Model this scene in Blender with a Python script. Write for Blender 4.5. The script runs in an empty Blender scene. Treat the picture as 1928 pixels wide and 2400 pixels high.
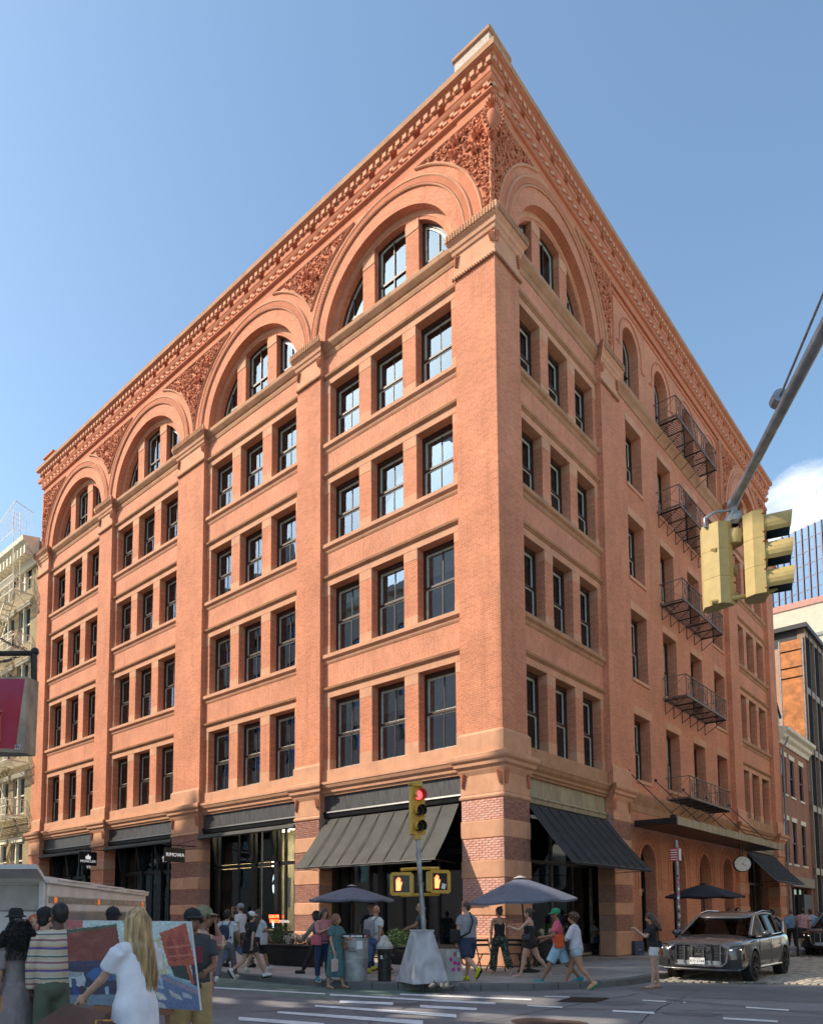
import bpy, bmesh, math, random
from mathutils import Vector, Matrix, noise
from mathutils.geometry import tessellate_polygon
random.seed(7)
sc = bpy.context.scene
COL = sc.collection
PI = math.pi
# ------------------------------------------------------------------ camera
EYE = 1.65; FPX = 1719.0; PX, PY = 800.0, 2010.5; TILT = math.radians(4.41)
cam_d = bpy.data.cameras.new('camera'); cam = bpy.data.objects.new('camera', cam_d); COL.objects.link(cam)
cam.location = (0, 0, EYE); cam.rotation_euler = (PI/2 + TILT, 0, 0)
cam_d.sensor_fit = 'HORIZONTAL'; cam_d.sensor_width = 36.0; cam_d.lens = 36.0*FPX/1928
cam_d.shift_x = (964-PX)/1928; cam_d.shift_y = (PY-1200)/1928
cam_d.clip_start = 0.1; cam_d.clip_end = 3000
sc.camera = cam
# ------------------------------------------------------------------ world and sun
SUN_DIR = Vector((1.363, .084, -1.2)).normalized()      # direction the light travels
w = bpy.data.worlds.new('World'); sc.world = w; w.use_nodes = True
nt = w.node_tree; nt.nodes.clear()
N = nt.nodes.new; L = nt.links.new
out = N('ShaderNodeOutputWorld'); bg = N('ShaderNodeBackground'); sky = N('ShaderNodeTexSky')
sky.sky_type = 'NISHITA'; sky.sun_disc = False
sky.sun_elevation = math.asin(-SUN_DIR.z)
sky.sun_rotation = math.atan2(-SUN_DIR.x, -SUN_DIR.y)
sky.air_density = 1.0; sky.dust_density = 1.2; sky.ozone_density = 1.2; sky.altitude = 50
tc = N('ShaderNodeTexCoord'); nz = N('ShaderNodeTexNoise'); mp = N('ShaderNodeMapping')
mp.inputs['Scale'].default_value = (2.2, 2.2, 5.0); mp.inputs['Location'].default_value = (0.35, 0.1, 0.2)
nz.inputs['Scale'].default_value = 2.4; nz.inputs['Detail'].default_value = 9; nz.inputs['Roughness'].default_value = .58
L(tc.outputs['Generated'], mp.inputs[0]); L(mp.outputs[0], nz.inputs['Vector'])
# one bank of cumulus low in the north-east
dot = N('ShaderNodeVectorMath'); dot.operation = 'DISTANCE'
dot.inputs[1].default_value = Vector((.69, .97, .52)).normalized()
L(tc.outputs['Generated'], dot.inputs[0])
mr = N('ShaderNodeMapRange'); mr.inputs[1].default_value = .05; mr.inputs[2].default_value = .19; mr.inputs[3].default_value = .12; mr.inputs[4].default_value = -.30
L(dot.outputs['Value'], mr.inputs[0])
ad = N('ShaderNodeMath'); ad.operation = 'ADD'; L(nz.outputs[0], ad.inputs[0]); L(mr.outputs[0], ad.inputs[1])
rp = N('ShaderNodeMapRange'); rp.inputs[1].default_value = .50; rp.inputs[2].default_value = .66; L(ad.outputs[0], rp.inputs[0])
mx = N('ShaderNodeMixRGB'); mx.inputs[2].default_value = (4.3, 4.5, 4.8, 1)
L(rp.outputs[0], mx.inputs[0]); tn = N('ShaderNodeMixRGB'); tn.blend_type = 'MULTIPLY'; tn.inputs[0].default_value = 1; tn.inputs[2].default_value = (.90, .97, .92, 1)
L(sky.outputs[0], tn.inputs[1]); L(tn.outputs[0], mx.inputs[1]); L(mx.outputs[0], bg.inputs[0]); L(bg.outputs[0], out.inputs[0])
bg.inputs[1].default_value = 0.15
sd = bpy.data.lights.new('sun', 'SUN'); so = bpy.data.objects.new('sun', sd); COL.objects.link(so)
sd.energy = 3.05; sd.angle = math.radians(.5); sd.color = (1, .88, .72)
so.rotation_euler = SUN_DIR.to_track_quat('-Z', 'Y').to_euler(); so.location = (-40, 0, 40)
sc.view_settings.view_transform = 'Standard'; sc.view_settings.look = 'None'
sc.view_settings.exposure = 0.95; sc.view_settings.gamma = 1; sc.view_settings.use_curve_mapping = False
sc.cycles.max_bounces = 6; sc.cycles.transparent_max_bounces = 12; sc.cycles.glossy_bounces = 3
sc.cycles.caustics_reflective = False; sc.cycles.caustics_refractive = False
# ------------------------------------------------------------------ geometry of the place
def ray(u, v):
    x = (u-PX)/FPX; z = -(v-PY)/FPX
    return Vector((x, math.cos(TILT)-z*math.sin(TILT), math.sin(TILT)+z*math.cos(TILT)))
def gp(u, v, z=0.0):
    r = ray(u, v); t = (z-EYE)/r.z; return Vector((r.x*t, r.y*t, z))
def at(u, v, Y):
    r = ray(u, v); t = Y/r.y; return Vector((r.x*t, Y, EYE+r.z*t))
DR = Vector((.68901, .72475, 0)); DL = Vector((-.72475, .68901, 0)); UP = Vector((0, 0, 1))
CN = Vector((4.623, 20.713, 0))
def f1(s, o, z=0): return CN + DL*s - DR*o + UP*z
def f2(s, o, z=0): return CN + DR*s - DL*o + UP*z
ROTB = math.atan2(DR.y, DR.x)
# ------------------------------------------------------------------ mesh helpers
class MB:
    def __init__(s, tf=None): s.v=[]; s.f=[]; s.m=[]; s.uv=[]; s.tf=tf
    def poly(s, pts, m=0, uv=None):
        i=len(s.v); s.v += [tuple(p) for p in pts]; s.f.append(tuple(range(i,i+len(pts)))); s.m.append(m)
        if uv is None:
            a=Vector(pts[0]); n=Vector((0,0,0))
            for k in range(1,len(pts)-1): n += (Vector(pts[k])-a).cross(Vector(pts[k+1])-a)
            ax=max(range(3), key=lambda q: abs(n[q])); ij=((1,2),(0,2),(0,1))[ax]
            uv=[(p[ij[0]],p[ij[1]]) for p in pts]
        s.uv.append(uv)
    def box(s, x0,x1,y0,y1,z0,z1, m=0):
        if x0>x1:x0,x1=x1,x0
        if y0>y1:y0,y1=y1,y0
        if z0>z1:z0,z1=z1,z0
        a=[(x0,y0,z0),(x1,y0,z0),(x1,y1,z0),(x0,y1,z0),(x0,y0,z1),(x1,y0,z1),(x1,y1,z1),(x0,y1,z1)]
        for f in ((0,3,2,1),(4,5,6,7),(0,1,5,4),(1,2,6,5),(2,3,7,6),(3,0,4,7)): s.poly([a[k] for k in f],m)
        return s
    def cbox(s, x0,x1,y0,y1,z0,z1,c=.015,m=0):
        """box chamfered round the edges"""
        if x0>x1:x0,x1=x1,x0
        if y0>y1:y0,y1=y1,y0
        if z0>z1:z0,z1=z1,z0
        X=(x0,x1);Y=(y0,y1);Z=(z0,z1)
        def V(i,j,k,ax):
            p=[X[i]+(c if i==0 else -c),Y[j]+(c if j==0 else -c),Z[k]+(c if k==0 else -c)]
            p[ax]=(X,Y,Z)[ax][(i,j,k)[ax]]; return tuple(p)
        for ax in range(3):
            o=[a for a in range(3) if a!=ax]
            for side in (0,1):
                q=[]
                for a,b in ((0,0),(1,0),(1,1),(0,1)):
                    ijk=[0,0,0]; ijk[ax]=side; ijk[o[0]]=a; ijk[o[1]]=b; q.append(V(*ijk,ax))
                s.poly(q,m)
        for ax in range(3):
            o=[a for a in range(3) if a!=ax]
            for a in (0,1):
                for b in (0,1):
                    q=[]
                    for e,fx in ((0,o[0]),(1,o[0]),(1,o[1]),(0,o[1])):
                        ijk=[0,0,0]; ijk[ax]=e; ijk[o[0]]=a; ijk[o[1]]=b; q.append(V(*ijk,fx))
                    s.poly(q,m)
        for i in (0,1):
            for j in (0,1):
                for k in (0,1): s.poly([V(i,j,k,0),V(i,j,k,1),V(i,j,k,2)],m)
        return s
    def plate(s, outer, holes, of, ob, m=0, mr=None, sides=True, back=False):
        """pts are (x,z); front at y=of, back at y=ob"""
        if mr is None: mr=m
        loops=[outer]+list(holes); flat=[p for l in loops for p in l]
        for t in tessellate_polygon([[Vector((p[0],p[1],0)) for p in l] for l in loops]):
            s.poly([(flat[k][0],of,flat[k][1]) for k in t],m)
            if back: s.poly([(flat[k][0],ob,flat[k][1]) for k in t],m)
        for li,l in enumerate(loops):
            if li==0 and not sides: continue
            acc=0
            for k in range(len(l)):
                a=l[k]; b=l[(k+1)%len(l)]; d=math.hypot(b[0]-a[0],b[1]-a[1])
                s.poly([(a[0],of,a[1]),(b[0],of,b[1]),(b[0],ob,b[1]),(a[0],ob,a[1])], mr if li else m,
                       uv=[(of,acc),(of,acc+d),(ob,acc+d),(ob,acc)]); acc+=d
        return s
    def run(s, prof, x0, x1, m=0, mit0=0, mit1=0):
        """extrude closed profile [(y,z)] along x; mit = mitre factor"""
        n=len(prof)
        A=[(x0-mit0*p[0],p[0],p[1]) for p in prof]; B=[(x1+mit1*p[0],p[0],p[1]) for p in prof]
        acc=0
        for k in range(n):
            j=(k+1)%n; d=math.hypot(prof[j][0]-prof[k][0],prof[j][1]-prof[k][1])
            s.poly([A[k],B[k],B[j],A[j]],m,uv=[(A[k][0],acc),(B[k][0],acc),(B[j][0],acc+d),(A[j][0],acc+d)]); acc+=d
        for t in tessellate_polygon([[Vector((p[0],p[1],0)) for p in prof]]):
            s.poly([A[k] for k in t],m); s.poly([B[k] for k in t],m)
        return s
    def tube(s, pts, r, seg=8, m=0, caps=True, ell=None):
        pts=[Vector(p) for p in pts]; n=len(pts); rs=r if isinstance(r,(list,tuple)) else [r]*n
        rings=[]; up=None
        for i,p in enumerate(pts):
            d=(pts[min(i+1,n-1)]-pts[max(i-1,0)])
            if d.length<1e-9: d=Vector((0,0,1))
            d.normalize()
            if up is None: up=Vector((0,0,1)) if abs(d.z)<.9 else Vector((1,0,0))
            a=d.cross(up)
            if a.length<1e-6: a=d.cross(Vector((0,1,0)))
            a.normalize(); b=a.cross(d); b.normalize(); up=b
            ea,eb=(1,1) if ell is None else ell
            rings.append([p+a*math.cos(2*PI*k/seg)*rs[i]*ea+b*math.sin(2*PI*k/seg)*rs[i]*eb for k in range(seg)])
        acc=0
        for i in range(n-1):
            l=(pts[i+1]-pts[i]).length
            for k in range(seg):
                j=(k+1)%seg
                s.poly([rings[i][k],rings[i][j],rings[i+1][j],rings[i+1][k]],m,uv=[(k*rs[i],acc),((k+1)*rs[i],acc),((k+1)*rs[i],acc+l),(k*rs[i],acc+l)])
            acc+=l
        if caps: s.poly(rings[0][::-1],m); s.poly(rings[-1],m)
        return s
    def bar(s,a,b,w,h=None,m=0):
        """square bar between two points"""
        a=Vector(a);b=Vector(b);h=h or w;d=(b-a).normalized();u=Vector((0,0,1)) if abs(d.z)<.95 else Vector((1,0,0))
        x=d.cross(u).normalized()*w/2; y=x.cross(d).normalized()*h/2
        A=[a-x-y,a+x-y,a+x+y,a-x+y];B=[b-x-y,b+x-y,b+x+y,b-x+y]
        for k in range(4): s.poly([A[k],A[(k+1)%4],B[(k+1)%4],B[k]],m)
        s.poly(A[::-1],m); s.poly(B,m); return s
    def lathe(s, prof, c=(0,0,0), seg=20, m=0, ax='z'):
        """prof [(r,z)]"""
        def P(r,z,a):
            x,y=r*math.cos(a),r*math.sin(a)
            q={'z':(x,y,z),'y':(x,z,y),'x':(z,x,y)}[ax]
            return (c[0]+q[0],c[1]+q[1],c[2]+q[2])
        for i in range(len(prof)-1):
            for k in range(seg):
                a,b=2*PI*k/seg,2*PI*(k+1)/seg
                q=[P(*prof[i],a),P(*prof[i],b),P(*prof[i+1],b),P(*prof[i+1],a)]
                if prof[i][0]<1e-6: q=[q[0],q[2],q[3]]
                elif prof[i+1][0]<1e-6: q=[q[0],q[1],q[2]]
                s.poly(q,m,uv=[(p*0+t,0) for p,t in zip(range(len(q)),range(len(q)))])
        return s
    def sphere(s,c,r,seg=10,rings=7,m=0,sc3=(1,1,1)):
        for i in range(rings):
            for k in range(seg):
                def P(a,b):
                    t=PI*a/rings; p=2*PI*b/seg
                    return (c[0]+r*sc3[0]*math.sin(t)*math.cos(p),c[1]+r*sc3[1]*math.sin(t)*math.sin(p),c[2]+r*sc3[2]*math.cos(t))
                q=[P(i,k),P(i+1,k),P(i+1,k+1),P(i,k+1)]
                if i==0:q=q[:3]
                if i==rings-1:q=[q[0],q[1],q[3]]
                s.poly(q,m)
        return s
    def add(s, other, M=None):
        i=len(s.v)
        s.v += [tuple(M@Vector(p)) if M else p for p in other.v]
        s.f += [tuple(k+i for k in f) for f in other.f]; s.m += other.m; s.uv += other.uv
        return s
    def mesh(s, name, mats, smooth=False, weld=False):
        me=bpy.data.meshes.new(name)
        vs=[s.tf(*p) for p in s.v] if s.tf else s.v
        if s.tf:
            o_,x_,y_,z_=[Vector(s.tf(*q)) for q in ((0,0,0),(1,0,0),(0,1,0),(0,0,1))]
            if (x_-o_).cross(y_-o_).dot(z_-o_)<0: s.f=[f[::-1] for f in s.f]; s.uv=[u[::-1] for u in s.uv]
        me.from_pydata(vs,[],s.f)
        if not isinstance(mats,(list,tuple)): mats=[mats]
        for mt in mats: me.materials.append(mt)
        me.polygons.foreach_set('material_index',s.m)
        ul=me.uv_layers.new(name='UVMap'); flat=[c for p in s.uv for q in p for c in q]
        ul.data.foreach_set('uv',flat)
        if weld or smooth:
            bm=bmesh.new(); bm.from_mesh(me); bmesh.ops.remove_doubles(bm,verts=bm.verts,dist=1e-4)
            bmesh.ops.recalc_face_normals(bm,faces=bm.faces); bm.to_mesh(me); bm.free()
        if smooth:
            me.polygons.foreach_set('use_smooth',[True]*len(me.polygons))
            try: me.set_sharp_from_angle(angle=math.radians(smooth if smooth is not True else 50))
            except Exception: pass
        me.update(); return me
    def build(s, name, mats, parent=None, loc=(0,0,0), rot=0, smooth=False, **pr):
        return obj(name, s.mesh(name,mats,smooth), parent, loc, rot, **pr)
def obj(name, me, parent=None, loc=(0,0,0), rot=0, **pr):
    o=bpy.data.objects.new(name,me); COL.objects.link(o); o.parent=parent; o.location=loc
    o.rotation_euler=rot if isinstance(rot,(tuple,list,Vector)) else (0,0,rot)
    for k,v in pr.items(): o[k]=v
    return o
def thing(name,label,cat,loc=(0,0,0),rot=0,group=None):
    o=obj(name,None,None,loc,rot); o['label']=label; o['category']=cat
    if group:o['group']=group
    return o
TMP=bpy.data.scenes.new('tmp_eval')
def evalm(o):
    TMP.collection.objects.link(o)
    with bpy.context.temp_override(scene=TMP,view_layer=TMP.view_layers[0]):
        dg=bpy.context.evaluated_depsgraph_get(); dg.update()
    r=bpy.data.meshes.new_from_object(o.evaluated_get(dg)); TMP.collection.objects.unlink(o); return r
def text_mesh(txt,size,mat,depth=.004,bold=0.0,align='CENTER'):
    cu=bpy.data.curves.new('lettering','FONT'); cu.body=txt; cu.size=size; cu.extrude=depth; cu.align_x=align; cu.align_y='CENTER'; cu.offset=bold
    cu.resolution_u=3
    o=bpy.data.objects.new('tmp',cu); me=evalm(o)
    bpy.data.objects.remove(o); bpy.data.curves.remove(cu); me.materials.clear(); me.materials.append(mat); return me
# ------------------------------------------------------------------ materials
MATS={}
def new_mat(name):
    m=bpy.data.materials.new(name); m.use_nodes=True; n=m.node_tree; n.nodes.clear()
    o=n.nodes.new('ShaderNodeOutputMaterial'); b=n.nodes.new('ShaderNodeBsdfPrincipled'); n.links.new(b.outputs[0],o.inputs[0])
    MATS[name]=m; return m,n,b,o
def nd(n,t,**k):
    x=n.nodes.new(t)
    for a,v in k.items():
        if hasattr(x,a): setattr(x,a,v)
        else: x.inputs[a.replace('_',' ')].default_value=v
    return x
def C4(c): return (c[0],c[1],c[2],1)
def pmat(name,col,rough=.7,metal=0,var=.12,scale=6,bump=.0,bscale=40,coat=0,spec=.5,emit=None,es=0,alpha=None,coord='Object',col2=None,stretch=None):
    """plain procedural material: colour mottled by two octaves of noise, optional bump"""
    m,n,b,o=new_mat(name); l=n.links.new
    tc=nd(n,'ShaderNodeTexCoord'); src=tc.outputs[coord]
    if stretch:
        mp=nd(n,'ShaderNodeMapping'); mp.inputs['Scale'].default_value=stretch; l(src,mp.inputs[0]); src=mp.outputs[0]
    nz=nd(n,'ShaderNodeTexNoise'); nz.inputs['Scale'].default_value=scale; nz.inputs['Detail'].default_value=6; nz.inputs['Roughness'].default_value=.6
    l(src,nz.inputs['Vector'])
    mix=nd(n,'ShaderNodeMixRGB'); c2=col2 or tuple(min(1,c*(1+var*1.6)) for c in col); c1=tuple(c*(1-var*1.6) for c in col)
    mix.inputs[1].default_value=C4(c1 if not col2 else col); mix.inputs[2].default_value=C4(c2)
    mr=nd(n,'ShaderNodeMapRange'); mr.inputs[1].default_value=.3; mr.inputs[2].default_value=.7; l(nz.outputs[0],mr.inputs[0])
    l(mr.outputs[0],mix.inputs[0]); l(mix.outputs[0],b.inputs['Base Color'])
    b.inputs['Roughness'].default_value=rough; b.inputs['Metallic'].default_value=metal
    b.inputs['Specular IOR Level'].default_value=spec; b.inputs['Coat Weight'].default_value=coat
    if bump:
        n2=nd(n,'ShaderNodeTexNoise'); n2.inputs['Scale'].default_value=bscale; n2.inputs['Detail'].default_value=4; l(src,n2.inputs['Vector'])
        bp=nd(n,'ShaderNodeBump'); bp.inputs['Strength'].default_value=bump; bp.inputs['Distance'].default_value=.01
        l(n2.outputs[0],bp.inputs['Height']); l(bp.outputs[0],b.inputs['Normal'])
    if emit: b.inputs['Emission Color'].default_value=C4(emit); b.inputs['Emission Strength'].default_value=es
    if alpha is not None: b.inputs['Alpha'].default_value=alpha
    return m
def brick_mat(name,c1,c2,mort,bw=.21,rh=.07,ms=.008,var=.35,pale=.25,rough=.85,rot=False):
    m,n,b,o=new_mat(name); l=n.links.new
    tc=nd(n,'ShaderNodeTexCoord'); src=tc.outputs['UV']
    if rot:
        mp=nd(n,'ShaderNodeMapping'); mp.inputs['Rotation'].default_value=(0,0,PI/2); l(src,mp.inputs[0]); src=mp.outputs[0]
    br=nd(n,'ShaderNodeTexBrick'); br.inputs['Color1'].default_value=C4(c1); br.inputs['Color2'].default_value=C4(c2); br.inputs['Mortar'].default_value=C4(mort)
    br.inputs['Scale'].default_value=1; br.inputs['Mortar Size'].default_value=ms; br.inputs['Mortar Smooth'].default_value=.1; br.inputs['Bias'].default_value=-.2
    br.inputs['Brick Width'].default_value=bw; br.inputs['Row Height'].default_value=rh
    l(src,br.inputs['Vector'])
    # large soft blotches, pale bloom and dark streaks (object space, so neighbours differ)
    nz=nd(n,'ShaderNodeTexNoise'); nz.inputs['Scale'].default_value=.55; nz.inputs['Detail'].default_value=8; nz.inputs['Roughness'].default_value=.65; l(tc.outputs['Object'],nz.inputs['Vector'])
    mr=nd(n,'ShaderNodeMapRange'); mr.inputs[1].default_value=.3; mr.inputs[2].default_value=.7; mr.inputs[3].default_value=1-var*.5; mr.inputs[4].default_value=1+var*.5; l(nz.outputs[0],mr.inputs[0])
    mu=nd(n,'ShaderNodeMixRGB',blend_type='MULTIPLY'); mu.inputs[0].default_value=1; l(br.outputs[0],mu.inputs[1]); l(mr.outputs[0],mu.inputs[2])
    n2=nd(n,'ShaderNodeTexNoise'); n2.inputs['Scale'].default_value=1.7; n2.inputs['Detail'].default_value=10; n2.inputs['Roughness'].default_value=.75
    mp2=nd(n,'ShaderNodeMapping'); mp2.inputs['Scale'].default_value=(1,1,.45); l(tc.outputs['Object'],mp2.inputs[0]); l(mp2.outputs[0],n2.inputs['Vector'])
    m2=nd(n,'ShaderNodeMapRange'); m2.inputs[1].default_value=.56; m2.inputs[2].default_value=.78; m2.inputs[4].default_value=pale; l(n2.outputs[0],m2.inputs[0])
    mx=nd(n,'ShaderNodeMixRGB'); mx.inputs[2].default_value=(.66,.40,.29,1); l(m2.outputs[0],mx.inputs[0]); l(mu.outputs[0],mx.inputs[1])
    n3=nd(n,'ShaderNodeTexNoise'); n3.inputs['Scale'].default_value=14; n3.inputs['Detail'].default_value=4; l(tc.outputs['Object'],n3.inputs['Vector'])
    m3=nd(n,'ShaderNodeMapRange'); m3.inputs[1].default_value=.25; m3.inputs[2].default_value=.75; m3.inputs[3].default_value=.84; m3.inputs[4].default_value=1.16; l(n3.outputs[0],m3.inputs[0])
    mu3=nd(n,'ShaderNodeMixRGB',blend_type='MULTIPLY'); mu3.inputs[0].default_value=1; l(mx.outputs[0],mu3.inputs[1]); l(m3.outputs[0],mu3.inputs[2])
    n4=nd(n,'ShaderNodeTexNoise'); n4.inputs['Scale'].default_value=1.1; n4.inputs['Detail'].default_value=7; n4.inputs['Roughness'].default_value=.7
    mp4=nd(n,'ShaderNodeMapping'); mp4.inputs['Scale'].default_value=(2.6,2.6,.22); mp4.inputs['Location'].default_value=(4,1,7); l(tc.outputs['Object'],mp4.inputs[0]); l(mp4.outputs[0],n4.inputs['Vector'])
    m4=nd(n,'ShaderNodeMapRange'); m4.inputs[1].default_value=.54; m4.inputs[2].default_value=.80; m4.inputs[4].default_value=.55; l(n4.outputs[0],m4.inputs[0])
    mx4=nd(n,'ShaderNodeMixRGB'); mx4.inputs[2].default_value=C4([c*.5 for c in c1]); l(m4.outputs[0],mx4.inputs[0]); l(mu3.outputs[0],mx4.inputs[1])
    l(mx4.outputs[0],b.inputs['Base Color']); b.inputs['Roughness'].default_value=rough; b.inputs['Specular IOR Level'].default_value=.25
    bp=nd(n,'ShaderNodeBump'); bp.inputs['Strength'].default_value=.5; bp.inputs['Distance'].default_value=.006; bp.invert=True
    l(br.outputs['Fac'],bp.inputs['Height']); l(bp.outputs[0],b.inputs['Normal'])
    return m
def stone_mat(name,col,var=.16,stain=.4):
    m,n,b,o=new_mat(name); l=n.links.new
    tc=nd(n,'ShaderNodeTexCoord')
    nz=nd(n,'ShaderNodeTexNoise'); nz.inputs['Scale'].default_value=1.6; nz.inputs['Detail'].default_value=9; nz.inputs['Roughness'].default_value=.68; l(tc.outputs['Object'],nz.inputs['Vector'])
    mr=nd(n,'ShaderNodeMapRange'); mr.inputs[1].default_value=.28; mr.inputs[2].default_value=.72; l(nz.outputs[0],mr.inputs[0])
    mix=nd(n,'ShaderNodeMixRGB'); mix.inputs[1].default_value=C4([c*(1-var) for c in col]); mix.inputs[2].default_value=C4([min(1,c*(1+var)) for c in col]); l(mr.outputs[0],mix.inputs[0])
    mp=nd(n,'ShaderNodeMapping'); mp.inputs['Scale'].default_value=(3,3,.6); l(tc.outputs['Object'],mp.inputs[0])
    n2=nd(n,'ShaderNodeTexNoise'); n2.inputs['Scale'].default_value=1.5; n2.inputs['Detail'].default_value=8; n2.inputs['Roughness'].default_value=.7; l(mp.outputs[0],n2.inputs['Vector'])
    m2=nd(n,'ShaderNodeMapRange'); m2.inputs[1].default_value=.55; m2.inputs[2].default_value=.75; m2.inputs[4].default_value=stain; l(n2.outputs[0],m2.inputs[0])
    mx=nd(n,'ShaderNodeMixRGB'); mx.inputs[2].default_value=C4([c*.38 for c in col]); l(m2.outputs[0],mx.inputs[0]); l(mix.outputs[0],mx.inputs[1]); l(mx.outputs[0],b.inputs['Base Color'])
    b.inputs['Roughness'].default_value=.85; b.inputs['Specular IOR Level'].default_value=.25
    n3=nd(n,'ShaderNodeTexNoise'); n3.inputs['Scale'].default_value=30; n3.inputs['Detail'].default_value=5; l(tc.outputs['Object'],n3.inputs['Vector'])
    bp=nd(n,'ShaderNodeBump'); bp.inputs['Strength'].default_value=.35; bp.inputs['Distance'].default_value=.01; l(n3.outputs[0],bp.inputs['Height']); l(bp.outputs[0],b.inputs['Normal'])
    return m
def glass_mat(name,refl=.35,tint=(.35,.38,.38),rough=.01,wav=.0,gcol=(.80,.90,1)):
    m,n,b,o=new_mat(name); l=n.links.new; n.nodes.remove(b)
    tr=nd(n,'ShaderNodeBsdfTransparent'); tr.inputs[0].default_value=C4(tint)
    gl=nd(n,'ShaderNodeBsdfGlossy'); gl.inputs['Roughness'].default_value=rough; gl.inputs[0].default_value=C4(gcol)
    lw=nd(n,'ShaderNodeLayerWeight'); lw.inputs[0].default_value=.25
    mr=nd(n,'ShaderNodeMapRange'); mr.inputs[3].default_value=refl; mr.inputs[4].default_value=1; l(lw.outputs['Fresnel'],mr.inputs[0])
    mx=nd(n,'ShaderNodeMixShader'); l(mr.outputs[0],mx.inputs[0]); l(tr.outputs[0],mx.inputs[1]); l(gl.outputs[0],mx.inputs[2]); l(mx.outputs[0],o.inputs[0])
    if wav:
        tc=nd(n,'ShaderNodeTexCoord'); nz=nd(n,'ShaderNodeTexNoise'); nz.inputs['Scale'].default_value=1.3; l(tc.outputs['Object'],nz.inputs['Vector'])
        bp=nd(n,'ShaderNodeBump'); bp.inputs['Strength'].default_value=wav; bp.inputs['Distance'].default_value=.02; l(nz.outputs[0],bp.inputs['Height']); l(bp.outputs[0],gl.inputs['Normal'])
    return m
BR1=brick_mat('red_brick',(.66,.245,.128),(.53,.185,.096),(.60,.33,.22),var=.32,pale=.40)
BRS=brick_mat('soldier_brick',(.68,.265,.145),(.56,.21,.12),(.62,.36,.25),var=.32,pale=.55,rot=True)
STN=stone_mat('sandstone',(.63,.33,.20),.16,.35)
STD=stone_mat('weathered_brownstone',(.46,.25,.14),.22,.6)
TER=stone_mat('terracotta',(.56,.205,.11),.14,.3)
BKM=[pmat('brick_red_a',(.72,.38,.29),.85,var=.2,scale=20),pmat('brick_red_b',(.66,.33,.25),.85,var=.2,scale=20),pmat('brick_pale',(.70,.40,.31),.85,var=.25,scale=20)]
MORT=pmat('mortar',(.44,.25,.19),.9)
WFR=pmat('window_frame_brown',(.05,.022,.015),.5)
SASH=pmat('sash_grey_green',(.50,.53,.45),.5)
GLS=glass_mat('window_glass',.42,(.92,.95,.93),.005,.12,gcol=(.33,.43,.55))
GLG=glass_mat('shop_glass',.05,(.75,.78,.76),.0,.05)
ROOM=pmat('dark_room',(.34,.32,.29),.9)
BLIND=pmat('pale_blind',(.80,.83,.75),.8)
BLK=pmat('black_painted_metal',(.012,.012,.014),.38,var=.3,scale=3,spec=.5)
FASC=pmat('streaked_black_fascia',(.022,.022,.026),.42,var=.7,scale=5,stretch=(6,6,.4),col2=(.13,.13,.135))
AWN=pmat('olive_awning_canvas',(.072,.070,.062),.9,var=.12,scale=2,bump=.3,bscale=60)
AWB=pmat('black_awning_canvas',(.028,.028,.03),.9,var=.2,scale=2)
CONC=pmat('stained_concrete_panel',(.35,.29,.19),.85,var=.2,scale=2,stretch=(2,2,.5))
IRON=pmat('black_iron',(.02,.015,.014),.5,var=.3)
IRONL=pmat('rust_grey_iron',(.16,.115,.09),.6,var=.3)
WHT=pmat('white_paint',(.75,.74,.70),.5,var=.05)
STEEL=pmat('galvanised_steel',(.34,.35,.36),.45,metal=.6,var=.2)
CHROME=pmat('chrome',(.6,.6,.6),.12,metal=1,var=.05)
# ================================================================== the corner building
SK=.15
pb = thing('corner_building','six storey red brick corner building with arched top windows and heavy cornice','building',tuple(CN),ROTB)
T1=lambda s,o,z:(-o,s,z)
T2=lambda s,o,z:(s,-o,z)
TF={1:T1,2:T2}
def bpart(mb,name,mats,smooth=False,**pr): return mb.build(name,mats,pb,smooth=smooth,**pr)
ROWS=[(6.75,9.39),(10.97,13.54),(15.10,17.43),(18.95,21.28)]
ZA=22.95                      # spring line of the big arches
F1L=31.3; F2L=31.6; RC=-.22; BK=-.62
PIL1=[(0,1.43),(7.45,8.70),(14.72,16.70),(22.65,23.95),(29.95,31.3)]
BAY1=[(1.43,7.45,4.45),(8.70,14.72,11.71),(16.70,22.65,19.70),(23.95,29.95,26.94)]
PIL2=[(0,1.43),(7.4,8.9),(22.45,23.95),(30.2,31.6)]
BAY2=[(1.43,7.4,4.41),(23.95,30.2,27.07)]
WX=[(-2.71,-1.27),(-.71,.71),(1.27,2.71)]
MIDC=[10.95,14.35,17.75,21.15]; MW=.8
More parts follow.
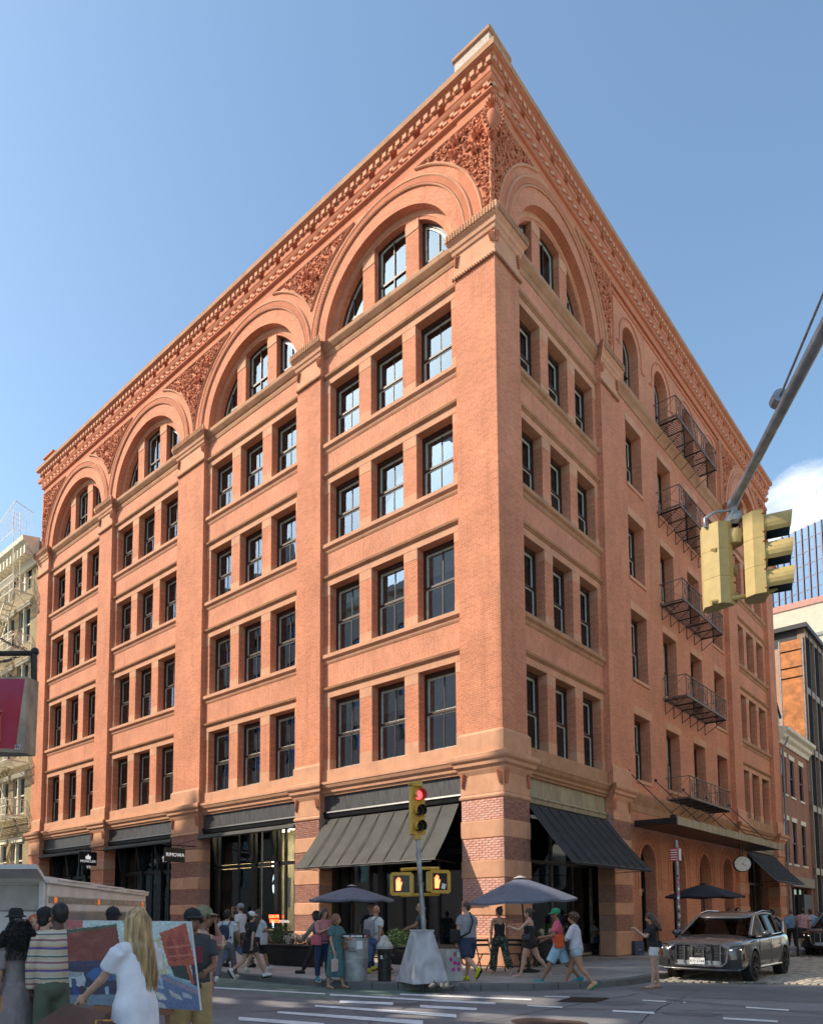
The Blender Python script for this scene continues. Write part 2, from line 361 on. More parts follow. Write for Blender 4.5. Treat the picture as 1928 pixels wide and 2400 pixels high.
# ---------- window of the regular kind: frame > sash, pane, blind
def win_meshes(w,h):
    """local x across, y towards the outside is -, origin bottom centre at frame plane"""
    f=MB(); a=.065
    f.box(-w/2-.02,-w/2+a,-.02,.16,-.02,h+.02); f.box(w/2-a,w/2+.02,-.02,.16,-.02,h+.02)
    f.box(-w/2+a,w/2-a,-.02,.16,h-.13,h+.02); f.box(-w/2+a,w/2-a,-.02,.16,-.02,.07)
    f.box(-w/2+a,w/2-a,-.005,.05,h*.5-.035,h*.5+.035)
    x0,x1=-w/2+a,w/2-a
    def sash(z0,z1,y):
        m=MB(); t=.085
        m.box(x0,x0+t,y,y+.045,z0,z1); m.box(x1-t,x1,y,y+.045,z0,z1); m.box(x0+t,x1-t,y,y+.045,z1-t,z1); m.box(x0+t,x1-t,y,y+.045,z0,z0+t)
        return m
    mu=MB(); mu.box(-.017,.017,.03,.062,.135,h*.5-.04); mu.box(-.017,.017,.07,.10,h*.5+.04,h-.19)
    pn=MB().poly
    def pane(xa,xb,z0,z1,y):
        m=MB(); m.box(xa,xb,y,y+.006,z0,z1); return m
    P=[]
    for z0,z1,y in ((.13,h*.5-.03,.05),(h*.5+.03,h-.19,.09)):
        P.append(pane(x0+.06,-.017,z0,z1,y)); P.append(pane(.017,x1-.06,z0,z1,y))
    return (f.mesh('window',WFR), sash(.07,h*.5,.035).mesh('sash',SASH), sash(h*.5,h-.13,.075).mesh('sash',SASH), mu.mesh('glazing_bar',WFR),[p.mesh('pane',GLS) for p in P])
WCACHE={}
def put_window(face,s,o,z,w,h,blind=0):
    k=(round(w,2),round(h,2))
    if k not in WCACHE: WCACHE[k]=win_meshes(*k)
    fr,s1,s2,mu,pn=WCACHE[k]
    if face==1: loc=(-o,s,z); rot=-PI/2
    else: loc=(s,-o,z); rot=0
    wo=obj('window',fr,pb,loc,rot)
    obj('sash',s1,wo); obj('sash',s2,wo); obj('glazing_bar',mu,wo)
    for p in pn: obj('pane',p,wo)
    if blind>0:
        kk=('b',k,round(blind,1))
        if kk not in WCACHE:
            b=MB(); n=int(h*blind/.05)
            for i in range(n): b.box(-w/2+.12,w/2-.12,.135,.15,h-.16-.05*i-.04,h-.16-.05*i)
            WCACHE[kk]=b.mesh('blind',BLIND)
        obj('blind',WCACHE[kk],wo)
    elif blind<0:
        kk=('c',k,blind)
        if kk not in WCACHE:
            b=MB()
            for side in ((-1,),(1,),(-1,1))[int(-blind)-1]:
                n=8
                for i in range(n):
                    x0=side*(w/2-.12-i*.05); x1=side*(w/2-.12-(i+1)*.05); y0=.15+.03*(i%2); y1=.15+.03*((i+1)%2)
                    b.poly([(x0,y0,.05),(x1,y1,.05),(x1,y1,h-.1),(x0,y0,h-.1)])
            WCACHE[kk]=b.mesh('curtain',BLIND)
        obj('curtain',WCACHE[kk],wo)
def rblind(): 
    r=random.random()
    return random.choice((.3,.5,.7,.9)) if r<.5 else (random.choice((-1,-2,-3)) if r<.85 else 0)
# ---------- wall of a bay
def bay(face,s0,s1,c,blinds=True):
    tf=TF[face]; m=MB(tf)
    outer=[(s0,6.3),(s1,6.3),(s1,22.7),(s0,22.7)]; holes=[]
    for zb,zt in ROWS:
        for a,b in WX: holes.append([(c+a,zb),(c+b,zb),(c+b,zt+.05),(c+a,zt+.05)])
    m.plate(outer,holes,RC,RC-.36)
    bpart(m,'bay_wall',[BR1])
    for r,(zb,zt) in enumerate(ROWS):
        # lintel course
        lt=zt+.24
        MB(tf).cbox(s0+.004,s1-.004,RC-.35,RC+.012,zt,lt,.008).build('lintel',STN,pb)
        # label mould
        MB(tf).run([(RC-.05,lt),(RC+.03,lt),(RC+.05,lt+.03),(RC+.10,lt+.06),(RC+.12,lt+.13),(RC-.05,lt+.15)],s0,s1).build('label_mould',STD,pb)
        # sandstone pads at the head and foot of each pier
        for a,b in ((s0+.003-c,WX[0][0]),(WX[0][1],WX[1][0]),(WX[1][1],WX[2][0]),(WX[2][1],s1-.003-c)):
            if b-a<.1: continue
            hh=.36 if r else .42
            MB(tf).cbox(c+a-.004,c+b+.004,RC-.36,RC+.008,zt-.34,zt-.001,.006).build('pier_stone',STN,pb); MB(tf).cbox(c+a-.004,c+b+.004,RC-.36,RC+.008,zb+.001,zb+hh,.006).build('pier_stone',STN,pb)
        if r:
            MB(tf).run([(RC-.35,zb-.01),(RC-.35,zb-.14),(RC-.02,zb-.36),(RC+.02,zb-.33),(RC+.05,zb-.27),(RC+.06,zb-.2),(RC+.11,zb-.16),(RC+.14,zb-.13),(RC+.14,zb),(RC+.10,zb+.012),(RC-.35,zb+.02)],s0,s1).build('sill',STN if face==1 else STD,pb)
            p=MB(tf); z0=ROWS[r-1][1]+.40; z1=zb-.34
            p.plate([(s0+.004,z0),(s1-.004,z0),(s1-.004,z1),(s0+.004,z1)],[],RC+.006,RC-.02); p.build('spandrel_panel',BRS,pb)
        for a,b in WX:
            put_window(face,c+(a+b)/2,RC-.34,zb,b-a,zt-zb,rblind())
    z0=ROWS[3][1]+.40
    MB(tf).plate([(s0+.004,z0),(s1-.004,z0),(s1-.004,22.4),(s0+.004,22.4)],[],RC+.006,RC-.02).build('spandrel_panel',BRS,pb)
    # heavy sill under the arch
    MB(tf).run([(BK-.3,22.96),(BK-.3,22.75),(RC-.02,22.36),(RC+.03,22.38),(RC+.06,22.5),(RC+.05,22.55),(RC+.10,22.6),(RC+.18,22.72),(RC+.2,22.76),(RC+.2,22.9),(RC+.15,22.95)],s0,s1).build('sill',STD,pb)
for b in BAY1: bay(1,*b)
for b in BAY2: bay(2,*b)
# ---------- pilasters
def pil(face,s0,s1,corner=False,end=False):
    tf=TF[face]
    if not corner:
        MB(tf).box(s0,s1,BK,0,5.2,22.9).build('pilaster',BR1,pb)
    def ring(prof,name,mat):
        if corner: 
            MB(tf).run(prof,0,s1,mit0=1,mit1=1).build(name,mat,pb)
        else: MB(tf).run(prof,s0,s1,mit0=1,mit1=1).build(name,mat,pb)
    ring([(-.02,6.31),(.07,6.31),(.07,6.93),(.05,6.97),(.03,7.0),(0.0,7.02),(-.02,7.02)],'pilaster_base',STN)
    # upper capital
    ring([(-.1,21.62),(.05,21.6),(.05,21.68),(.015,21.75),(.015,22.35),(.06,22.4),(.08,22.5),(.12,22.55),(.14,22.68),(.2,22.76),(.24,22.86),(.24,22.98),(.18,23.1),(.05,23.16),(-.1,23.18)],'capital',STN if face==1 else STN)
    g=MB(tf); x=s0-(.05 if not corner else -.02)
    while x<s1+.04: g.box(x,x+.045,.0,.085,21.57,21.66); x+=.09
    g.build('rope_mould',STD,pb)
    g=MB(tf); x=s0-.15
    while x<s1+.15: g.box(x,x+.05,.2,.262,22.8,23.03); x+=.1
    g.build('capital_fluting',STD,pb)
    # GF order
    if corner: a0=0
    ring([(-.1,5.16),(.02,5.16),(.02,5.72),(.08,5.85),(.10,5.92),(.17,5.98),(.18,6.08),(.24,6.14),(.26,6.19),(.26,6.30),(.18,6.34),(-.1,6.34)],'pier_capital',STN)
    ring([(-.1,4.985),(.0,4.985),(.05,5.03),(.06,5.08),(.02,5.15),(-.1,5.155)],'neck_mould',STN)
for i,(a,b) in enumerate(PIL1): pil(1,a,b,i==0,i==4)
for i,(a,b) in enumerate(PIL2): pil(2,a,b,i==0,i==3)
# the corner shaft in one piece for both streets
cs=MB(); cs.box(0,1.43,0,1.43,5.2,22.9); cs.build('pilaster',BR1,pb)
MB().box(.1,1.35,.1,1.35,22.9,28.2).build('pilaster_core',TER,pb)
# carved leaves at the angles of the capitals
def leaf_spray(tf,s,o,z,sc=.5,flip=1,seed=0):
    rr=random.Random(seed); g=MB(tf)
    for k in range(9):
        a=-.9+.22*k+rr.uniform(-.05,.05); ln=sc*(.75 if k%2 else 1)*(1-.06*k)
        zz=z-k*.045*sc*2
        p0=(s,o,zz); p1=(s+flip*ln*.32*math.cos(a*.6),o+.05,zz+ln*.16); p2=(s+flip*ln*.42,o+.02,zz+ln*.02)
        g.tube([p0,p1,p2],[.02,.035,.01],5)
    return g
for (a,b) in PIL1[:4]:
    for s,fl in ((a+.02,1),(b-.02,-1)):
        leaf_spray(T1,s,.03,5.72,.45,fl,int(s*10)).build('carved_leaf',TER,pb,smooth=60); leaf_spray(T1,s,.03,22.3,.4,fl,int(s*10)+1).build('carved_leaf',TER,pb,smooth=60)
for (a,b) in PIL2[:2]:
    for s,fl in ((a+.02,1),(b-.02,-1)):
        leaf_spray(T2,s,.03,5.72,.45,fl,int(s*10)).build('carved_leaf',TER,pb,smooth=60); leaf_spray(T2,s,.03,22.3,.4,fl,int(s*10)+1).build('carved_leaf',TER,pb,smooth=60)
# ---------- arch storey
def arc(c,z,R,a0,a1,n): return [(c+R*math.cos(a0+(a1-a0)*k/n),z+R*math.sin(a0+(a1-a0)*k/n)) for k in range(n+1)]
def arch_bay(face,sa,sb,c):
    """wall between sa and sb with the big arch about c"""
    tf=TF[face]; OF=-.12
    m=MB(tf); hole=[(c+2.9,23.0)]+arc(c,ZA,2.9,.02,PI-.02,40)+[(c-2.9,23.0)]
    m.plate([(sa,22.9),(c-2.9,22.9)]+[(c-2.9,23.0)]+arc(c,ZA,2.9,PI-.02,.02,40)+[(c+2.9,23.0),(c+2.9,22.9),(sb,22.9),(sb,26.8),(sa,26.8)],[],OF,OF-.35)
    bpart(m,'arch_wall',[BR1])
    # rope hood: round bead with ribs
    g=MB(tf)
    for R,r_,o_ in ((3.62,.045,-.09),(3.36,.035,-.09)):
        g.tube([(p[0],o_,p[1]) for p in arc(c,ZA+.1,R,0,PI,48)],r_,6)
    g.build('hood_mould',STN,pb,smooth=60)
    g=MB(tf)
    for k in range(118):
        a=PI*(k+.5)/118; 
        p=[(c+R*math.cos(a),ZA+.1+R*math.sin(a)) for R in (3.40,3.58)]
        g.bar((p[0][0],-.09,p[0][1]),(p[1][0],-.09,p[1][1]),.05,.08)
    g.build('rope_mould',TER,pb)
    # inner order
    m=MB(tf); m.plate([(c-2.9,22.9)]+arc(c,ZA,2.9,PI-.02,.02,40)+[(c+2.9,22.9)],[[(c-2.72,22.901)]+arc(c,ZA,2.72,PI-.02,.02,40)+[(c+2.72,22.901)]],OF-.3,RC-.36-.02,sides=False)
    bpart(m,'inner_arch',[STN])
    # window wall with piers
    holes=[]
    R=2.62
    for a,b in ((-2.6,-1.27),(-.71,.71),(1.27,2.6)):
        n=10; top=[]
        for k in range(n+1):
            x=b+(a-b)*k/n; top.append((c+x,ZA+math.sqrt(max(0.02,R*R-x*x))))
        holes.append([(c+a,22.951),(c+b,22.951)]+top)
    m=MB(tf); m.plate([(c-2.8,22.9),(c+2.8,22.9)]+arc(c,ZA,2.8,.02,PI-.02,40),holes,RC-.22,RC-.5,sides=False)
    bpart(m,'arch_pier_wall',[BR1])
    for x in (-.99,.99):
        zt=ZA+math.sqrt(R*R-x*x)
        MB(tf).cbox(c+x-.29,c+x+.29,RC-.5,RC-.2,22.92,23.4,.008).build('pier_stone',STN,pb)
        MB(tf).cbox(c+x-.29,c+x+.29,RC-.5,RC-.2,zt-.42,zt-.06,.008).build('pier_stone',STN,pb)
    for hi,h in enumerate(holes):
        xa=h[0][0]-c; xb=h[1][0]-c
        def shape(d,z0):
            a=xa+d; b=xb-d; n=10; rr=R-d
            a=max(a,-rr+.02); b=min(b,rr-.02)
            return [(c+a,z0),(c+b,z0)]+[(c+b+(a-b)*k/n, ZA+math.sqrt(max(.01,rr*rr-(b+(a-b)*k/n)**2))) for k in range(n+1)]
        fr=MB(tf); fr.plate(shape(-.01,22.94),[shape(.09,23.03)],RC-.44,RC-.60)
        wo=fr.build('window',WFR,pb)
        sh=MB(tf); sh.plate(shape(.09,23.03),[shape(.16,23.11)],RC-.48,RC-.53); sh.build('sash',SASH,wo)
        pn=MB(tf); pn.plate(shape(.15,23.1),[],RC-.51,RC-.515,back=True); pn.build('pane',GLS,wo,smooth=20)
        b=MB(tf); cx=c+(xa+xb)/2; zt=ZA+math.sqrt(R*R-((xa+xb)/2)**2); zm=23+ (zt-23)*.42
        b.box(c+xa+.05,c+xb-.05,RC-.455,RC-.52,zm-.04,zm+.04) if hi==1 else b.box(c+(xa+.5 if xa<0 else xa+.05),c+(xb-.05 if xa<0 else xb-.5),RC-.455,RC-.52,zm-.04,zm+.04)
        b.box(cx-.02,cx+.02,RC-.46,RC-.52,23.05,zt-.12 if hi==1 else zt-.25); b.build('glazing_bar',WFR,wo)
for i,(a,b,c) in enumerate(BAY1):
    sa=(0 if i==0 else (PIL1[i][0]+PIL1[i][1])/2); sb=(PIL1[i+1][0]+PIL1[i+1][1])/2 if i<3 else F1L
    arch_bay(1,sa+(0.121 if i==0 else 0),sb,c)
arch_bay(2,.121,8.9,BAY2[0][2]); arch_bay(2,22.45,F2L,BAY2[1][2])
# ---------- carved panels between the arches
def carve(tf,inside,xr,zr,o,n,seed,par,cart=None):
    rr=random.Random(seed); g=MB(tf); placed=[]
    tries=0
    while len(placed)<n*2 and tries<5000:
        tries+=1
        x=rr.uniform(*xr); z=rr.uniform(*zr); r=rr.choice((.24,.17,.13,.10,.075,.06))
        if not all(inside(x+r*math.cos(q),z+r*math.sin(q)) for q in (0,1.57,3.14,4.71)): continue
        if any(math.hypot(x-p[0],z-p[1])<(r+p[2])*.82 for p in placed): continue
        placed.append((x,z,r))
    for x,z,r in placed:
        k=rr.random()
        if r>.14 and k<.75:      # open rosette on a stalk ring
            for q in range(6):
                a=q*PI/3+rr.random()*.3; cx,cz=x+r*.5*math.cos(a),z+r*.5*math.sin(a)
                g.tube([(x+r*.2*math.cos(a),o+.05,z+r*.2*math.sin(a)),(cx,o+.13,cz),(x+r*math.cos(a),o+.04,z+r*math.sin(a))],[.3*r,.34*r,.05*r],5)
            g.sphere((x,o+.06,z),.2*r,6,4)
        elif k<.9 or r<.12:      # scroll
            t0=rr.random()*6.3; sg=rr.choice((-1,1)); pts=[]; rs=[]
            for q in range(14):
                t=q/13; rad=r*(1-.8*t); a=t0+sg*t*7
                pts.append((x+rad*math.cos(a),o+.04+.05*t,z+rad*math.sin(a))); rs.append(.028*(1-.4*t)+.012)
            g.tube(pts,rs,4)
        else:
            for q in range(4):
                a=rr.random()*6.3; g.tube([(x,o+.03,z),(x+r*.5*math.cos(a),o+.1,z+r*.5*math.sin(a)),(x+r*math.cos(a),o+.02,z+r*math.sin(a))],[.02,r*.25,.01],5)
    if cart: g.sphere(cart,.3,12,8,sc3=(.8,.45,1.5))
    o_=g.build('carved_panel',TER,par,smooth=50); o_['kind']='stuff'; return o_
def panel(face,c0,c1,x0,x1,seed,n,zlow=23.05,corner=False):
    """triangle between arches centred c0 (below) and c1 (above); either may be None"""
    RR=4.02
    def inside(x,z):
        if z>26.68 or x<x0 or x>x1 or z<zlow: return False
        if c0 is not None and math.hypot(x-c0,z-ZA)<RR+.04: return False
        if c1 is not None and math.hypot(x-c1,z-ZA)<RR+.04: return False
        return True
    tf=TF[face]
    carve(tf,inside,(x0,x1),(zlow,26.7),-.12,n,seed,pb)
    g=MB(tf)
    # raised frame
    for c,sg in ((c0,1),(c1,-1)):
        if c is None: continue
        pts=[]
        for k in range(61):
            a=k/60*PI/2; x=c+sg*RR*math.cos(a); z=ZA+RR*math.sin(a)
            if z<=26.72 and x0-.01<=x<=x1+.01 and z>=zlow-.01 and (c0 is None or c1 is None or (x<=(c0+c1)/2 if sg>0 else x>=(c0+c1)/2)): pts.append((x,-.10,z))
        if len(pts)>1: g.tube(pts,.05,6)
    xs=[]
    xa=c0+math.sqrt(RR*RR-(26.72-ZA)**2) if c0 is not None else x0
    xb=c1-math.sqrt(RR*RR-(26.72-ZA)**2) if c1 is not None else x1
    g.tube([(xa,-.10,26.72),(xb,-.10,26.72)],.05,6)
    if c0 is None: g.tube([(x0+.02,-.10,zlow),(x0+.02,-.1,26.72)],.04,6)
    if c1 is None: g.tube([(x1-.02,-.10,zlow),(x1-.02,-.1,26.72)],.04,6)
    g.build('panel_frame',STN,pb,smooth=60)
cc=[b[2] for b in BAY1]
panel(1,cc[0],cc[1],5.9,10.3,1,60); panel(1,cc[1],cc[2],13.0,18.4,2,70); panel(1,cc[2],cc[3],21,25.6,3,60)
panel(1,None,cc[0],.14,3.2,4,75); panel(1,cc[3],None,28.2,31.1,5,60)
panel(2,None,BAY2[0][2],.14,3.2,6,70); panel(2,BAY2[0][2],None,5.9,8.75,7,45); panel(2,None,BAY2[1][2],22.6,25.6,8,45); panel(2,BAY2[1][2],None,28.2,31.4,9,45)
# cartouche on the angle
g=MB(); g.sphere((.02,.02,25.9),.30,16,12,sc3=(.75,.75,1.5))
for q in range(22):
    a=2*PI*q/22; b_=2*PI*(q+1.3)/22; P=lambda a,r: (.02-.16+r*.70*math.cos(a)*.7-.03,.02-.16-r*.70*math.cos(a)*.7-.03,25.9+r*1.35*math.sin(a))
    g.tube([P(a,.33),P((a+b_)/2,.43),P(b_,.36)],[.03,.05,.015],5)
MB(); 
for k in range(9):
    a=-.6+k*.35; g.tube([(-.0+.08*math.cos(a),-.0+.08*math.sin(a),26.5),(.05-.14,.05-.14+k*.02,26.62),(.0,.0,26.75)],[.05,.07,.02],5)
g.build('cartouche',TER,pb,smooth=60)
g=MB(); rr=random.Random(5)
for k in range(46):
    z=23.3+rr.random()*2.3; r=.05+.09*rr.random()*(z-22.6)/3.5; a=rr.uniform(-PI*.95,-PI*.55)
    g.tube([(.12,.12,z),(.12+math.cos(a)*r*1.2,.12+math.sin(a)*r*1.2,z+r*.7),(.12+math.cos(a+.5)*r*1.3,.12+math.sin(a+.5)*r*1.3,z-r*.4)],[.04,.05,.012],5)
o_=g.build('carved_panel',TER,pb,smooth=60); o_['kind']='stuff'
# ---------- cornice, both streets, mitred at the corner
CP=[(-.3,26.76),(-.13,26.76),(-.13,27.08),(-.06,27.10),(-.02,27.14),(-.02,27.19),(-.09,27.21),(-.09,27.46),(-.05,27.48),(-.02,27.53),(.0,27.58),(.02,27.63),(-.12,27.65),(-.12,27.84),(.05,27.87),(.07,27.90),(.07,28.06),(.10,28.08),(.13,28.12),(.20,28.16),(.22,28.2),(.22,28.38),(-.3,28.44)]
MB(T1).run(CP,0,F1L,mit0=1,mit1=1).build('cornice',[TER],pb); MB(T2).run(CP,0,F2L,mit0=1,mit1=1).build('cornice',[TER],pb)
for tf,Ln in ((T1,F1L),(T2,F2L)):
    MB(tf).run([(.221,28.19),(.235,28.19),(.245,28.38),(-.3,28.46),(-.3,28.445),(.221,28.385)],0,Ln,mit0=1,mit1=1).build('cornice_cap',STD,pb)
    g=MB(tf); x=0
    while x<Ln: g.box(x,x+.16,-.08,.0,27.24,27.33); g.box(x+.14,x+.30,-.08,.0,27.33,27.43); x+=.42
    g.build('key_band',STN,pb)
    g=MB(tf); x=-.05
    while x<Ln: g.box(x,x+.16,.0,.13,27.9,28.05); x+=.30
    g.build('dentils',STN,pb)
    g=MB(tf); x=.0
    while x<Ln: g.box(x,x+.72,-.12,.03,27.65,27.85); x+=1.0
    g.build('modillion_band',TER,pb)
# roof and parapets
MB().box(.2,F2L,.2,7,28.0,28.3).build('roof',ROOM,pb); MB().box(.2,16,7.002,F1L,28.0,28.3).build('roof',ROOM,pb)
WTB=brick_mat('pale_glazed_brick',(.62,.50,.42),(.55,.43,.36),(.70,.62,.55),pale=.1)
p=MB(); p.box(.15,1.35,.15,1.45,28.4,29.28); p.build('corner_parapet',WTB,pb)
MB().cbox(.08,1.42,.08,1.52,29.28,29.44,.03).build('parapet_cap',STD,pb)
g=MB(T1); pts=[]
for q in range(26):
    t=q/25; 
    if t<.6: a=t/.6*7.5; rad=.1+.13*t/.6; pts.append((1.75+rad*math.cos(a),-.15,28.72+rad*math.sin(a)))
for q in range(10): t=q/9; pts.append((1.95+t*1.1,-.15,28.80-.32*math.sin(t*1.5)))
g.tube(pts,.07,6); g.build('volute',TER,pb,smooth=60)
for tf,Ln in ((T1,F1L),(T2,F2L)):
    MB(tf).box(Ln-1.2,Ln-.05,-.9,-.15,28.4,29.0).build('end_parapet',BR1,pb); MB(tf).cbox(Ln-1.3,Ln+.0,-1.0,-.05,29.0,29.12,.02).build('parapet_cap',TER,pb)
# ---------- middle wall of the side street: single windows, fire escapes
mh=[]
MR=[(6.9,9.5),(10.95,13.75),(15.1,17.65),(19.0,21.65)]
for c in MIDC:
    for zb,zt in MR: mh.append([(c-MW,zb-.03),(c+MW,zb-.03),(c+MW,zt+.05),(c-MW,zt+.05)])
    mh.append([(c-MW,23.1),(c+MW,23.1)]+arc(c,25.15,MW,0,PI,14))
m=MB(T2); m.plate([(8.9,6.3),(22.45,6.3),(22.45,26.8),(8.9,26.8)],mh,RC,RC-.45); bpart(m,'middle_wall',[BR1])
for c in MIDC:
    for zb,zt in MR:
        MB(T2).cbox(c-MW-.02,c+MW+.22,RC-.44,RC+.012,zt,zt+.34,.01).build('lintel',STN,pb)
        MB(T2).cbox(c-MW-.05,c+MW+.05,RC-.44,RC+.05,zb-.14,zb,.01).build('sill',STN,pb)
        put_window(2,c,RC-.42,zb,2*MW,zt-zb,rblind())
    # arched top window
    def sh(d,z0): return [(c-MW+d,z0),(c+MW-d,z0)]+arc(c,25.15,MW-d,0,PI,14)
    wo=MB(T2).plate(sh(-.01,23.09),[sh(.1,23.18)],RC-.38,RC-.5).build('window',WFR,pb)
    MB(T2).plate(sh(.1,23.18),[sh(.16,23.25)],RC-.41,RC-.46).build('sash',SASH,wo)
    MB(T2).plate(sh(.15,23.24),[],RC-.44,RC-.445,back=True).build('pane',GLS,wo,smooth=20)
    MB(T2).box(c-MW+.08,c+MW-.08,RC-.4,RC-.46,24.35,24.43).box(c-.02,c+.02,RC-.4,RC-.46,23.2,25.9).build('glazing_bar',WFR,wo)
    g=MB(T2); g.tube([(p[0],RC,p[1]) for p in [(c-1.42,24.7),(c-1.12,24.7)]+arc(c,25.15,1.12,PI,0,20)+[(c+1.12,24.7),(c+1.42,24.7)]],.045,6); g.build('hood_mould',TER,pb,smooth=60)
MB(T2).run([(RC-.1,22.36),(RC+.03,22.38),(RC+.06,22.5),(RC+.10,22.6),(RC+.18,22.72),(RC+.2,22.9),(RC+.15,22.95),(RC-.1,22.97)],8.9,22.45).build('string_course',STD,pb)
g=MB(T2); g.tube([(9.2,RC,23.2),(9.2,RC,26.55),(22.2,RC,26.55),(22.2,RC,23.2)],.05,6); g.build('panel_frame',TER,pb)
# ledges over the ground floor
LP=lambda b:[(b-.3,5.84),(b+.03,5.84),(b+.05,5.9),(b+.10,5.94),(b+.11,6.02),(b+.18,6.10),(b+.22,6.2),(b+.24,6.22),(b+.24,6.31),(b-.3,6.33)]
for a,b,_ in BAY1: MB(T1).run(LP(RC),a,b).build('string_course',STN,pb); MB(T1).box(a,b,RC-.36,RC+.10,6.33,6.752).build('sill',STN,pb)
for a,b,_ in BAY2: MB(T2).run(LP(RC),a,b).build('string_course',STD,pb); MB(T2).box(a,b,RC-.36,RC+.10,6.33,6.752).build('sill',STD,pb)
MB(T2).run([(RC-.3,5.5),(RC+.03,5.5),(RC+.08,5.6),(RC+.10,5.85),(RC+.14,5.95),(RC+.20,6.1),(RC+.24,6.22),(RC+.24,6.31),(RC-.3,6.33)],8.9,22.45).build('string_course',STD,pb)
# ---------- dark rooms behind all windows
m=MB(); m.box(1.15,F2L-.4,1.15,7,6.4,27.9); m.box(1.15,16,7.002,F1L-.4,6.4,27.9); m.build('interior',ROOM,pb)
for z in (10.2,14.3,18.3,22.2): pass
# back and party walls
MB().box(F2L-.38,F2L,.62,7.0,0,28.0).build('party_wall',BR1,pb); MB().box(.62,16,F1L-.38,F1L,0,28.0).build('party_wall',BR1,pb)
# ---------- ground floor piers: stone blocks and bricks
STB=[(SK,1.05,.05,'plinth'),(1.6,2.05,.035,'stone_block'),(2.68,3.21,.035,'stone_block'),(3.84,4.38,.035,'stone_block')]
BRB=[(1.05,1.6),(2.05,2.68),(3.21,3.84),(4.38,4.985)]
brick_me=[]
for mt in BKM: brick_me.append(MB().cbox(-.1,.1,-.014,.02,-.03,.03,.005).mesh('brick',mt))
count=[0]
bulk=MB(); 
def brick_band(face,s0,s1,z0,z1,single):
    n=int(round((z1-z0)/.0695)); rh=(z1-z0)/n; 
    for r in range(n):
        x=s0; off=.105 if r%2 else 0; zc=z0+(r+.5)*rh
        x=s0-off
        while x<s1-.01:
            a=max(x,s0)+.005; b=min(x+.21,s1)-.005; x+=.21
            if b-a<.03: continue
            k=random.choice((0,0,0,1,1,2)); pr=random.uniform(-.002,.004)
            if single and count[0]<300:
                count[0]+=1; c=(a+b)/2
                loc=(-.006-pr,c,zc) if face==1 else (c,-.006-pr,zc)
                o_=obj('brick',brick_me[k],pb,loc,-PI/2 if face==1 else 0); o_.scale=((b-a)/.2,1,(rh-.009)/.06)
            else:
                if face==1: bulk.cbox(-.02-pr,.02,a,b,zc-rh/2+.005,zc+rh/2-.005,.004,m=k)
                else: bulk.cbox(a,b,-.02-pr,.02,zc-rh/2+.005,zc+rh/2-.005,.004,m=k)
def gf_pier(face,s0,s1,corner,single=False,bricks=True,end=False):
    tf=TF[face]
    if corner and face==1: MB().box(.0,1.43,.0,1.43,SK,5.2).build('pier_core',MORT,pb)
    elif not corner: MB(tf).box(s0,s1,BK,0,SK,5.2).build('pier_core',MORT if bricks else BR1,pb)
    for z0,z1,ov,nm in STB:
        if corner:
            if face==2: continue
            MB().cbox(-ov,1.43+ov,-ov,1.43+ov,z0,z1,.03 if nm!='plinth' else .05).build(nm,STN,pb)
        elif nm=='plinth': MB(tf).cbox(s0-ov,s1+ov,BK,ov,z0,z1,.05).build(nm,STN,pb)
        else:
            w=s1-s0; k=2 if w>1.6 else 1
            for q in range(k): MB(tf).cbox(s0-ov+q*(w+2*ov)/k+(.003 if q else 0),s0-ov+(q+1)*(w+2*ov)/k-.003,BK,ov,z0,z1,.03).build(nm,STN,pb)
    if bricks:
        for z0,z1 in BRB: brick_band(face,s0,s1,z0,z1,single)
gf_pier(1,*PIL1[0],True,True); gf_pier(2,*PIL2[0],True,True); gf_pier(1,*PIL1[1],False,True); gf_pier(2,*PIL2[1],False,False)
gf_pier(1,*PIL1[2],False,False); gf_pier(1,*PIL1[3],False,False,False); gf_pier(1,*PIL1[4],False,False,False); gf_pier(2,*PIL2[2],False,False,False); gf_pier(2,*PIL2[3],False,False,False)
# ---------- storefront bays
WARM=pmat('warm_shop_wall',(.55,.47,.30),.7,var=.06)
LAMP=pmat('shop_lamp',(1,.85,.6),.5,emit=(1,.85,.62),es=14)
def fascia(face,a,b,mat,zb=5.2):
    tf=TF[face]
    MB(tf).box(a,b,-.5,-.26,zb,5.84).build('fascia',mat,pb)
    g=MB(tf); g.run([(-.3,zb),(-.2,zb-.02),(-.16,zb+.02),(-.18,zb+.07),(-.24,zb+.10),(-.3,zb+.10)],a,b); g.run([(-.3,zb-.16),(-.22,zb-.14),(-.2,zb-.02),(-.3,zb-.01)],a,b); g.build('fascia_mould',BLK if mat!=CONC else CONC,pb)
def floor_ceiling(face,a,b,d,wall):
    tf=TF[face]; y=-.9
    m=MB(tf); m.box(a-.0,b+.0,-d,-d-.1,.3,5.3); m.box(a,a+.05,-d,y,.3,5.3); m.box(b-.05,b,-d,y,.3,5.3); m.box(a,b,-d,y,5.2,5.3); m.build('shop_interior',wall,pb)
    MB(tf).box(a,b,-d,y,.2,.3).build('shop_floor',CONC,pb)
DK=pmat('dark_shop_wall',(.03,.027,.025),.8)
